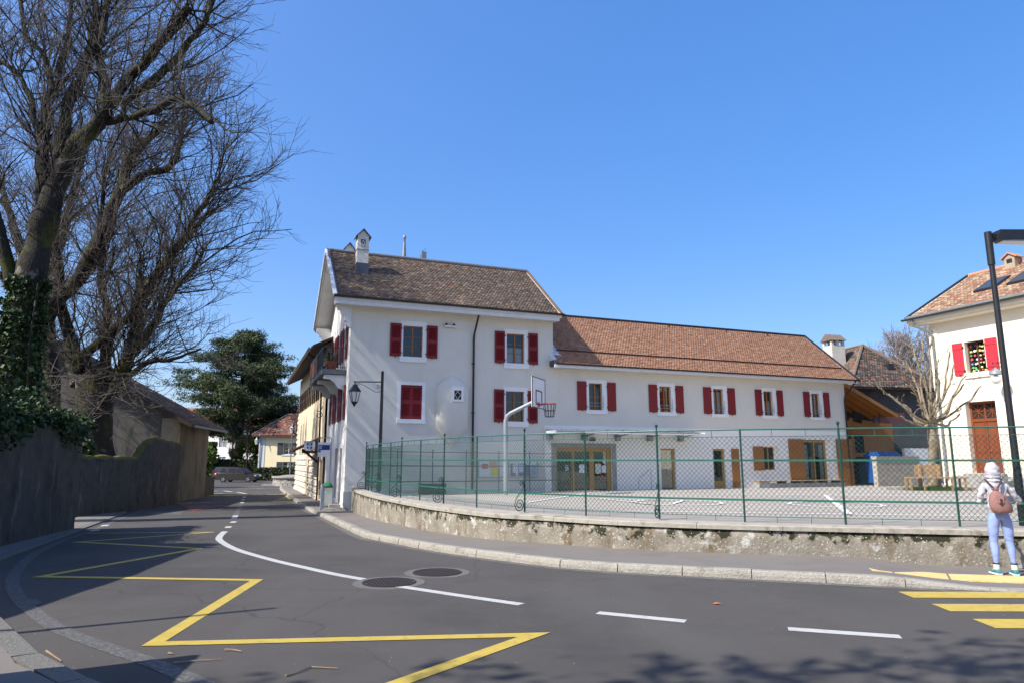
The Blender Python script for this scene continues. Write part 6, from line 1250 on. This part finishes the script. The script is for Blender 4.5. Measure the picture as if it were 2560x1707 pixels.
MB().lathe([(2.2, -.1), (2.2, .72), (2.42, .72), (2.42, .86), (2.0, .88), (2.0, .8), (.0005, .95)], n=36, cap=False).build('planter_ring', concrete, pl); MB().lathe([(1.98, .86), (1.2, .98), (.0005, 1.02)], n=24, cap=False).build('soil', gravel, pl)
MB().box(-2.9, -1.6, 0, -1.6, -.9, .14).build('step_slab', concrete, pl)
pt = pc + Vector((1.6, 1.6, .8)); kk = [[(0, 0, 0), (.05, 0, 2.0), (.0, 0, 3.1)]] + [[(0, 0, 3.0), (.7 * c, .4 * s__, 3.4), (1.3 * c, .7 * s__, 4.3), (1.2 * c, .7 * s__, 5.2)] for c, s__ in ((-1.3, .2), (-.7, -.8), (.5, .7), (1.0, -.4), (-.2, 1), (-1.0, -.3))]
bare_tree('pollard_tree', 'small bare pollarded tree growing from the round stone planter', pt, [([tuple(Vector(p) + pt) for p in k], [.17, .15, .13] if i == 0 else [.09, .08, .07, .05]) for i, k in enumerate(kk)], 81, per=(6, 3, 2), L=(.8, .4, .2), start=.95, rt=(.03, .02, .014))
def lantern(loc, label, h, arm):
    t = thing('street_lantern', label, 'street lamp', loc); wm_ = MATS['lantern_glass']
    if arm: MB().bar((.55, 0, .55), (0, 0, .55), .04).build('arm', black, t)
    else: MB().lathe([(.07, -h), (.06, -h + 1), (.045, -.02)], n=8).build('post', zinc, t)
    MB().lathe([(.14, 0), (.26, .5)], n=6, cap=True).build('lantern_glass', wm_, t); MB().lathe([(.3, .5), (.12, .72), (.04, .85), (.0005, .9)], n=6).build('lantern_roof', zinc, t); MB().lathe([(.16, -.02), (.05, -.1)], n=6).build('lantern_base', black, t)
lantern(D(730, 1082, 66), 'white glass street lantern beside the pollarded tree', 5.0, False); lantern(D(641, 1110, 84), 'lantern on a short arm at the corner of the yellow house', 4, True)
sp_ = thing('sign_pole', 'thin grey pole at the far corner of the stone town hall', 'pole', G(744, 1223)); MB().lathe([(.045, 0), (.045, 3.1), (.03, 3.15)], n=8).build('pole', galv, sp_)
# traffic sign seen from behind
ts = thing('traffic_sign', 'back of a triangular and a round traffic sign on one pole', 'traffic sign', (D(492, 1150, 50).x, 50, -.7), R(5)); al_ = mat('sign_back', (.30, .25, .17), (.38, .32, .23), .5); tz = lambda y: D(492, y, 50).z + .7
MB().lathe([(.035, 0), (.035, tz(1092))], n=8).build('pole', galv, ts); MB().prism([(-.48, tz(1126)), (.48, tz(1126)), (.46, tz(1119)), (.03, tz(1090)), (-.03, tz(1090)), (-.46, tz(1119))], -.06, -.045).build('triangle_plate', al_, ts); MB().box(-.45, -.08, tz(1119), .45, -.061, tz(1117.5)).box(-.4, -.08, tz(1113), .4, -.061, tz(1112)).build('plate_rib', al_, ts)
dsk = MB().lathe([(.0005, 0), (.34, 0), (.34, .015), (.0005, .015)], n=20).build('round_plate', mat('sign_back_dark', (.04, .05, .07)), ts); dsk.rotation_euler = (R(90), 0, 0); dsk.location = (0, -.045, tz(1138.5))
ip = thing('information_sign', 'narrow blue information panel behind the hedge by the barn', 'sign', (D(495, 1165, 62).x, 62, -.7)); MB().box(-.2, 0, .5, .2, .05, 1.9).build('panel', mat('panel_blue', (.03, .12, .40)), ip); MB().box(-.16, .01, 0, -.1, .04, .5).box(.1, .01, 0, .16, .04, .5).build('leg', galv, ip)
# ------------------------------------------------------------------ parked cars
def car(name, label, loc, rz, paint, L=4.45, Wd=1.8, H=1.62, group='cars parked at the end of the street'):
    t = thing(name, label, 'car', loc, rz, group); h = Wd / 2
    low = [(-.5, .22), (-.495, .55), (-.48, .62), (.22, .64), (.42, .58), (.49, .46), (.5, .22)]; body = MB(); n = 14
    prof = [(-L * .5, .25), (-L * .5, .62), (-L * .485, .92), (-L * .46, 1.0), (L * .18, .98), (L * .40, .86), (L * .48, .70), (L * .5, .52), (L * .5, .25)]
    vs = []
    for f, ins in ((-1, .12), (-.92, .02), (-.9, 0), (.9, 0), (.92, .02), (1, .12)): vs += [(x * (1 - ins * .18), f * h * (1 - .02 * (z > .8)), .25 + (z - .25) * (1 - ins * .4)) for x, z in prof]
    k = len(prof); body.add(vs, [(i * k + j, (i + 1) * k + j, (i + 1) * k + (j + 1) % k, i * k + (j + 1) % k) for i in range(5) for j in range(k)] + [tuple(range(k))[::-1], tuple(5 * k + j for j in range(k))]); b = body.build('body', paint, t, True)
    cab = [(-L * .47, .96), (-L * .40, H - .06), (-L * .33, H), (L * .02, H - .02), (L * .10, H - .1), (L * .27, .95)]; cb = MB(); vs = []
    for f in (-1, 1): vs += [(x, f * h * (.93 - .17 * (z - .95) / (H - .95)), z) for x, z in cab]
    k = len(cab); cb.add(vs, [(j, j + 1, k + j + 1, k + j) for j in range(k - 1)] + [tuple(range(k)), tuple(range(2 * k - 1, k - 1, -1))]); c = cb.build('cabin', paint, t)
    gm = mat('car_glass', (.010, .012, .014), (.014, .016, .018), .15, spec=.4)
    for f in (-1, 1):
        for xs in ((-.40, -.22, -.40, -.30), (-.20, -.01, -.20, -.01), (.01, .235, .01, .095)):
            y = lambda z: f * (h * (.93 - .17 * (z - .95) / (H - .95)) + .006); za, zb = 1.0, H - .13; MB().quad((xs[0] * L, y(za), za), (xs[1] * L, y(za), za), (xs[3] * L, y(zb), zb), (xs[2] * L + (.04 * L if xs[0] == -.40 else 0), y(zb), zb)).build('side_window', gm, c)
    y0 = h * .8; MB().quad((-L * .474, -y0, 1.0), (-L * .474, y0, 1.0), (-L * .412, y0 * .9, H - .1), (-L * .412, -y0 * .9, H - .1)).build('rear_window', gm, c); MB().quad((L * .265, y0, 1.0), (L * .265, -y0, 1.0), (L * .115, -y0 * .9, H - .1), (L * .115, y0 * .9, H - .1)).build('windscreen', gm, c)
    for f in (-1, 1):
        for x in (-L * .305, L * .315):
            wv = MB().lathe([(.22, -.1), (.31, -.1), (.325, -.06), (.325, .06), (.31, .1), (.22, .1)], n=20).build('wheel', black, t, True); wv.rotation_euler = (R(90), 0, 0); wv.location = (x, f * (h - .09), .325)
            rm = MB().lathe([(.0005, .07), (.05, .09), (.06, .07), (.2, .08), (.22, .1)], n=20, cap=False)
            for q in range(5): a = q * 1.2566; rm.bar((.04 * math.cos(a), .04 * math.sin(a), .1), (.21 * math.cos(a), .21 * math.sin(a), .1), .06, .03)
            rm = rm.build('rim', galv, wv); rm.rotation_euler = (R(0) if f < 0 else R(180), 0, 0)
        MB().box(-L * .502, f * h * .62, .66, -L * .45, f * h * .93, 1.0).build('tail_light', mat('lamp_red', (.35, .015, .02), rough=.2), t); MB().box(L * .44, f * h * .55, .64, L * .495, f * h * .9, .78).build('headlight', mat('lamp_clear', (.6, .6, .6), rough=.1), t)
        MB().box(L * .20, f * (h + .01), .98, L * .245, f * (h + .16), 1.1).build('mirror', paint, t); MB().box(-L * .36, f * (h * .985), .40, L * .36, f * (h * 1.012), .44).build('side_trim', black, t)
    MB().box(-L * .505, -.26, .62, -L * .497, .26, .74).build('number_plate', paper, t); MB().box(-L * .512, -h * .9, .28, -L * .44, h * .9, .5).build('rear_bumper', paint, t); MB().box(-L * .4, -h * .8, .2, L * .42, h * .8, .3).build('underbody', black, t)
    return t
car('parked_car', 'brown people carrier parked side-on at the end of the street', G(597, 1204), R(-4), mat('paint_brown', (.016, .010, .009), (.019, .012, .010), .3, 2, spec=.5, coat=.15))
car('parked_car', 'dark blue hatchback seen from behind beside the brown people carrier', G(545, 1198) + Vector((.1, 3.2, 0)), R(62), mat('paint_dark_blue', (.010, .010, .017), (.012, .012, .02), .3, 2, spec=.5, coat=.15), L=4.1, Wd=1.75, H=1.55)
# ------------------------------------------------------------------ yard tree, bench, far right trees
pt = Yd(2330, 1190); pt = Vector((pt.x, pt.y, 0)); pt = D(2332, 1205, 27.5); pt.z = .56; kb = D(2328, 1058, 27.5); rs2 = random.Random(14); lims = [([tuple(pt), tuple(pt.lerp(kb, .5) + Vector((.03, 0, 0))), tuple(kb)], [.17, .14, .18])]
for tx, ty, dy in ((2240, 1000, .5), (2195, 968, -.3), (2225, 985, .9), (2265, 905, .5), (2283, 870, .2), (2305, 845, .6), (2330, 840, 0), (2372, 880, -.4), (2385, 905, .3), (2418, 935, -.6), (2410, 960, .6), (2455, 965, -.3), (2400, 1035, .2), (2300, 900, -.8), (2345, 900, 1.0), (2250, 1040, -.5), (2270, 960, -1.0), (2350, 950, -1.1)):
    e = D(tx, ty, 27.5 + dy); m1 = kb.lerp(e, .35) + Vector((rs2.uniform(-.1, .1), rs2.uniform(-.1, .1), -.22)); m2 = kb.lerp(e, .7) + Vector((rs2.uniform(-.12, .12), 0, -.08 + rs2.uniform(-.1, .1))); lims.append(([tuple(kb), tuple(m1), tuple(m2), tuple(e)], [.06, .046, .037, .028]))
barkp = mat('bark_plane', (.13, .10, .065), (.36, .30, .21), .95, 6, 9, .9, 20, contrast=.4, dist=.02); overlay(barkp, (.06, .045, .03), 5, .52, .62, 7)
bare_tree('plane_tree', 'bare pollarded plane tree with knobbly spreading branches in the yard', pt, lims, 91, per=(2.6, 1, 1), L=(.5, .18, .1), start=.9, rt=(.022, .014, .01), lim_noise=.035, barkm=barkp, tipm=barkp)
tb = D(2340, 1217, 26.2); tb = thing('tree_bench', 'wooden bench with a slatted back under the pollarded plane tree', 'bench', (tb.x, 26.2, .56), R(-3))
for k in range(3): MB().box(-1.02, -.25 + k * .165, .46, 1.05, -.10 + k * .165, .50).build('seat_plank', benchw, tb)
for k in range(3): MB().box(-.55, .3, .56 + k * .135, .42, .34, .68 + k * .135).build('back_plank', benchw, tb)
for x in (-1.0, -.5, .5, .98):
    for y in (-.2, .16): MB().box(x - .03, y - .03, 0, x + .03, y + .03, .459).build('leg', benchw, tb)
for x in (-.4, .3): MB().box(x - .04, .22, 0, x + .04, .299, .98).build('back_post', benchw, tb)
gt = thing('grass_tuft', 'patch of green grass at the foot of the bench and tree', 'grass'); r_ = np.random.default_rng(9); n_ = 1500; c_ = np.array([tb.location.x + .1, 26.5, .57]); P0 = c_ + np.stack([r_.normal(0, .55, n_), r_.normal(0, .35, n_), np.zeros(n_)], 1); S1 = []; grow(r_, P0, unit(r_.normal(0, .35, (n_, 3)) + np.array([0, 0, 1.])), r_.uniform(.06, .2, n_), np.full(n_, .008), np.full(n_, .002), 2, .2, 0, S1); tag(segs_mesh('blades', *[np.concatenate([s[i] for s in S1]) for i in range(4)], grassm, gt, 3), kind='stuff'); tag(gt, kind='stuff')
ft = D(2310, 1000, 78); ft.z = -1
lm = [([tuple(ft), tuple(ft + Vector((0, 0, 5))), tuple(ft + Vector((-.4, 0, 9))), tuple(ft + Vector((-.8, 0, 14)))], [.6, .5, .36, .12])] + [([tuple(ft + Vector((0, 0, z))), tuple(ft + Vector((dx * .5, dy_, z + 2.2))), tuple(ft + Vector((dx, dy_, z + dz)))], [.26, .18, .08]) for z, dx, dy_, dz in ((6, -5, .5, 4), (7, -3.5, -1, 6), (8, 3, 0, 5), (7, 4, 1, 4), (9, -2, 1, 6), (5.5, -6, 0, 2.5), (9.5, 1, -1, 6))]
bare_tree('spring_tree', 'budding pale brown tree behind the cream school building', ft, lm, 95, per=(26, 7, 4), L=(3.2, 1.5, .8), start=.4, rt=(.06, .03, .022), tipm=mat('twig_budding', (.20, .15, .13), (.34, .27, .24)), barkm=barkp)
# ------------------------------------------------------------------ tree, post and board standing behind the viewer's left (they throw the near shadows)
cd = Vector((-8.2, -4.2, 0))
cedar = thing('cedar_tree', 'spreading evergreen tree beside the viewer, outside the photo', 'tree', cd); MB().tube([(0, 0, -.2), (.2, .1, 6), (.4, .2, 12)], [.42, .32, .12], 9).build('trunk', bark, cedar, True); r_ = np.random.default_rng(19); P = []; A = []; B = []
for i in range(120):
    x = r_.uniform(-3.2, 6.0); y = r_.uniform(1.2, 6.1) if x > 1.5 else r_.uniform(1.2, 5.3); z = r_.uniform(9.0, 10.8); c_ = np.array([x, y, z]); A.append((.35 + x * .4, .2 + y * .4, z - .5)); B.append(tuple(c_))
    P.append(c_ + r_.normal(0, 1, (26, 3)) * (.26, .2, .08))
segs_mesh('branches', A, B, [.03] * 120, [.012] * 120, bark, cedar, 4); leaves('crown', np.concatenate(P), .12, leafp, cedar, 19, 2.0)
hg = hedge('sky_block_hedge', 'tall unseen hedge added behind the left garden wall to block sky light', (-16.0, -3.0, -.2), 0, 2.0, 14.5, 8.6, 9000, leafh, 58, .35)  # added out of view to hold back sky light and deepen the left shade
lp2 = thing('lamp_post', 'thin street light post by the left wall, outside the photo', 'street lamp', (-8.05, 5.5, 0)); MB().lathe([(.06, 0), (.05, 3), (.04, 6.0), (.0005, 6.02)], n=10).build('post', galv, lp2)
ib = thing('shadow_board', 'unseen flat board put on the left pavement to cast the corner shadow', 'board', (-4.62, 5.42, .03), R(-80)); MB().box(0, -.04, .1, 1.5, .04, 2.05).build('panel', zinc, ib); MB().box(.05, -.03, -.03, .12, .03, .1).box(1.38, -.03, -.03, 1.45, .03, .1).build('leg', galv, ib)  # plain upright board, put out of view to throw the near left shadow
# ------------------------------------------------------------------ litter on the road
def twig(pts, label, r0=.009):
    w_ = [G(x * .4252, 1200 + y * .4252) for x, y in pts]; t = thing('fallen_twig', label, 'twig', w_[0], 0, 'dry twigs lying on the road'); mb = MB().tube([p - w_[0] + Vector((0, 0, .012)) for p in w_], [r0] + [r0 * .7] * (len(w_) - 2) + [r0 * .4], 5); mb.build('twig_stem', mat('twig_dry', (.20, .13, .08), (.34, .24, .16)), t)
    return t
twig([(1680, 1155), (1750, 1135), (1830, 1105), (1985, 1112)], 'forked dry twig lying below the long yellow line'); twig([(1320, 1003), (1370, 1003), (1420, 1012)], 'short dry twig just below the yellow zigzag line', .010); twig([(1020, 1080), (1150, 1068), (1300, 1058)], 'dry twig lying at the edge of the corner shadow', .008); twig([(270, 1010), (300, 1030), (360, 1070)], 'broken dry twigs beside the left kerb', .010); twig([(990, 1022), (1015, 1026)], 'chip of dry wood left of the twig under the zigzag', .010)
lf = G(1560 + 545 * .4252, 1200 + 728 * .4252); lf = thing('fallen_leaf', 'single dry orange leaf on the asphalt right of centre', 'leaf', lf); MB().add([(-.05, 0, .008), (0, -.03, .015), (.06, 0, .01), (0, .035, .02)], [(0, 1, 2), (0, 2, 3)]).build('leaf_blade', mat('leaf_dry', (.42, .12, .05), (.5, .18, .08)), lf)
r_ = np.random.default_rng(55); gs = thing('road_grit', 'scattered pale grit on the asphalt', 'grit'); n_ = 260; V = []; Fq = []
for i in range(n_):
    x = r_.uniform(-6, 6); y = r_.uniform(5.2, 15); s_ = r_.uniform(.003, .008); z = zr(y); b = len(V); V += [(x - s_, y - s_, z), (x + s_, y - s_, z), (x, y + s_, z), (x, y, z + s_ * 1.3)]; Fq += [(b, b + 1, b + 3), (b + 1, b + 2, b + 3), (b + 2, b, b + 3)]
tag(npmesh('grit', V, Fq, mat('grit_grey', (.12, .11, .10), (.22, .2, .18)), gs), kind='stuff'); tag(gs, kind='stuff')
# ------------------------------------------------------------------ person
def skin(name, verts, edges, parent, m, sub=2, root=0, smooth=True):
    me = bpy.data.meshes.new(name); me.from_pydata([v[0] for v in verts], edges, []); o = bpy.data.objects.new(name, me); col.objects.link(o)
    md = o.modifiers.new('skin', 'SKIN'); md.use_smooth_shade = True; md.branch_smoothing = .6
    for i, v in enumerate(verts):
        sv_ = me.skin_vertices[0].data[i]; q = v[1]; sv_.radius = q if hasattr(q, '__len__') else (q, q); sv_.use_root = (i == root)
    sb = o.modifiers.new('sub', 'SUBSURF'); sb.levels = sub; sb.render_levels = sub
    dg = bpy.context.evaluated_depsgraph_get(); me2 = bpy.data.meshes.new_from_object(o.evaluated_get(dg)); bpy.data.objects.remove(o); bpy.data.meshes.remove(me)
    me2.materials.clear()
    for q in (m if isinstance(m, (list, tuple)) else [m]): me2.materials.append(q)
    me2.polygons.foreach_set('use_smooth', [True] * len(me2.polygons)); o = bpy.data.objects.new(name, me2); col.objects.link(o); o.parent = parent; return o
pz = G(2515, 1431, .06); person = thing('person', 'person in a pale hooded top and light blue leggings facing away at the fence', 'person', (pz.x, pz.y, zpv(pz) + .012), R(-14))
skinm = mat('skin', (.55, .33, .25), (.58, .36, .28), .6); legm = mat('leggings_blue', (.20, .275, .54), (.27, .35, .64), .8, 9, 6, .5, 22, dist=.01); hood = mat('hoodie_pale', (.42, .41, .455), (.49, .48, .53), .95, 14, 6, .8, 9, dist=.035)
bv = [((0, 0, .92), (.13, .10)), ((0, .02, 1.12), (.10, .07)), ((0, .03, 1.30), (.10, .07)), ((0, .045, 1.42), .05), ((0, .06, 1.49), .05), ((0, .075, 1.555), (.07, .085))]
be = [(0, 1), (1, 2), (2, 3), (3, 4), (4, 5)]
def limb_(root, pts):
    p = root
    for q in pts: bv.append(q); be.append((p, len(bv) - 1)); p = len(bv) - 1
    return p
for sx, off in ((-1, 0), (1, .03)): limb_(0, [((sx * .088, 0, .84), (.088, .092)), ((sx * .098, .01, .62), (.072, .076)), ((sx * .105, .02, .48), (.055, .058)), ((sx * .11, -.005, .34), (.054, .058)), ((sx * .115, -.01, .16), .034), ((sx * .118, -.015, .08), .034), ((sx * .13, .10, .035), (.03, .022))])
hands = []
for sx, el, wr in ((-1, (-.215, .08, 1.06), (-.06, .28, 1.10)), (1, (.33, .09, 1.05), (.24, .32, 1.12))):
    w_ = limb_(2, [((sx * .13, .03, 1.31), .03), ((sx * .19, .045, 1.2), .026), (el, .022), (wr, .02), ((wr[0], wr[1] + .05, wr[2] + .01), (.03, .016))]); hx_, hy, hz = bv[w_][0]
    for i, (dx, ln) in enumerate(((-.026, .055), (-.009, .068), (.009, .064), (.025, .05))): limb_(w_, [((hx_ + dx, hy + ln * .6, hz + .004), .0085), ((hx_ + dx, hy + ln, hz - .012), .008), ((hx_ + dx, hy + ln * 1.15, hz - .036), .007)])
    limb_(w_ - 0, [((hx_ - sx * .04, hy + .0, hz - .008), .010), ((hx_ - sx * .055, hy + .028, hz - .016), .008)])
body = skin('body', bv, be, person, [legm, skinm], 2)
body.data.polygons.foreach_set('material_index', [1 if p.center.z > .96 or p.center.z < .09 else 0 for p in body.data.polygons])
hv = [((0, .0, .87), (.165, .125)), ((0, .005, .98), (.155, .115)), ((0, .02, 1.14), (.138, .10)), ((0, .03, 1.28), (.142, .10)), ((0, .035, 1.375), (.085, .085)), ((0, .05, 1.43), (.10, .105)), ((0, .065, 1.51), (.11, .128)), ((0, .065, 1.585), (.10, .118)), ((0, .062, 1.64), (.065, .08)), ((0, .06, 1.668), (.02, .025)),
      ((-.145, .03, 1.31), .058), ((-.19, .045, 1.19), .052), ((-.215, .08, 1.06), .048), ((-.14, .19, 1.08), .042), ((-.07, .27, 1.10), .036), ((.145, .03, 1.31), .058), ((.235, .05, 1.19), .054), ((.33, .09, 1.05), .052), ((.29, .2, 1.085), .044), ((.245, .30, 1.12), .036)]
he = [(0, 1), (1, 2), (2, 3), (3, 4), (4, 5), (5, 6), (6, 7), (7, 8), (8, 9), (3, 10), (10, 11), (11, 12), (12, 13), (13, 14), (3, 15), (15, 16), (16, 17), (17, 18), (18, 19)]
from mathutils import noise
hd_ = skin('hooded_top', hv, he, person, hood, 3, 0)
for v in hd_.data.vertices:                  # folds in the cloth
    q = v.co; k = .020 * noise.noise(Vector((q.x * 8, q.y * 8, q.z * 15 + 4 * q.x))) + .007 * noise.noise(q * 27) + (.012 * math.sin(120 * (q.z - 1.37)) if 1.35 < q.z < 1.45 else 0) - (.010 if .885 < q.z < .895 else 0); v.co = q + v.normal * k
for v in body.data.vertices:
    q = v.co
    if .12 < q.z < .9: v.co = q + v.normal * (.0045 * noise.noise(Vector((q.x * 12, q.y * 12, q.z * 24))) + .003 * math.sin(85 * q.z + 20 * q.x) * math.exp(-((q.z - .5) / .06) ** 2))
for sx in (-1, 1):
    fx, fy = sx * .118, -.015
    MB().tube([(fx, fy, .075), (fx, fy, .15)], .043, 12).build('sock', mat('sock_pale', (.45, .58, .48), (.6, .7, .62), .9, 40), person, True); MB().tube([(fx, fy, .15), (fx, fy, .168)], .046, 12).build('legging_cuff', black, person, True)
    sh = MB(); rings = [(-.075, .026, .05, .02), (-.06, .040, .075, .02), (-.01, .043, .085, .018), (.05, .042, .066, .018), (.11, .043, .052, .018), (.155, .038, .045, .018), (.185, .018, .034, .02)]; vs = []; n = 12
    for y, w_, top, bot in rings:
        for i in range(n): a = 2 * math.pi * i / n; vs.append((fx + sx * y * .10 + w_ * math.cos(a), fy + y, (top + bot) / 2 + (top - bot) / 2 * math.sin(a)))
    sh.add(vs, [(i * n + j, i * n + (j + 1) % n, (i + 1) * n + (j + 1) % n, (i + 1) * n + j) for i in range(6) for j in range(n)] + [tuple(range(n))[::-1], tuple(6 * n + j for j in range(n))]); s_ = sh.build('shoe', mat('shoe_teal', (.03, .13, .15), (.06, .22, .24), .7, 30), person, True)
    so = MB(); ol = [(fx + sx * y * .10 + sg * (w_ + .006), fy + y) for sg, rr in ((1, rings), (-1, rings[::-1])) for y, w_, _, _ in rr]; so.slab(ol[::-1] if sx > 5 else ol, 0, .024); so.build('sole', mat('sole_pale', (.45, .62, .64), (.55, .7, .72)), s_)
bp = thing('backpack', 'small pinkish brown drawstring backpack worn on the pale hooded top', 'backpack', person.location, R(-14)); bpm = mat('bag_pink_brown', (.20, .095, .085), (.30, .16, .145), .85, 90, 3, .3, 80, dist=.004)
overlay(bpm, (.42, .30, .28), 95, .30, .18, voro=True, amount=.6)
vs = []; n = 20; lv = [(.905, .05, .03), (.915, .115, .06), (.95, .145, .082), (1.02, .15, .09), (1.10, .132, .084), (1.17, .10, .066), (1.215, .062, .045), (1.235, .035, .03), (1.262, .052, .04), (1.27, .03, .02)]
for i_, (z, rx, ry) in enumerate(lv):
    for i in range(n): a = 2 * math.pi * i / n; fold = 1 + (.06 * math.sin(9 * a) if 4 <= i_ <= 8 else .025 * math.sin(5 * a + i_)); vs.append((-.035 + (z - 1.05) * -.16 + rx * fold * math.cos(a), -.17 + (z - .95) * .05 + ry * fold * math.sin(a), z))
MB().add(vs, [(i * n + j, i * n + (j + 1) % n, (i + 1) * n + (j + 1) % n, (i + 1) * n + j) for i in range(len(lv) - 1) for j in range(n)] + [tuple(range(n))[::-1], tuple((len(lv) - 1) * n + j for j in range(n))]).build('bag', bpm, bp, True)
strap = mat('strap_dark', (.045, .022, .03), (.07, .035, .045), .8)
MB().bar((-.06, -.185, 1.24), (-.02, -.115, 1.28), .03, .012).bar((-.06, -.14, 1.25), (-.125, -.062, 1.36), .03, .010).bar((-.05, -.14, 1.25), (.05, -.075, 1.36), .03, .010).bar((-.125, -.062, 1.36), (-.13, .02, 1.40), .03, .01).bar((.05, -.075, 1.36), (.09, .02, 1.40), .03, .01).build('strap', strap, bp)
MB().add([(-.10, -.243, 1.165), (.005, -.243, 1.165), (-.015, -.268, 1.06), (-.085, -.268, 1.06), (-.10, -.225, 1.165), (.005, -.225, 1.165), (-.015, -.25, 1.06), (-.085, -.25, 1.06)], [(0, 3, 2, 1), (0, 1, 5, 4), (1, 2, 6, 5), (2, 3, 7, 6), (3, 0, 4, 7)]).build('flap', bpm, bp); MB().box(-.062, -.272, 1.03, -.036, -.25, 1.12).build('buckle', strap, bp)
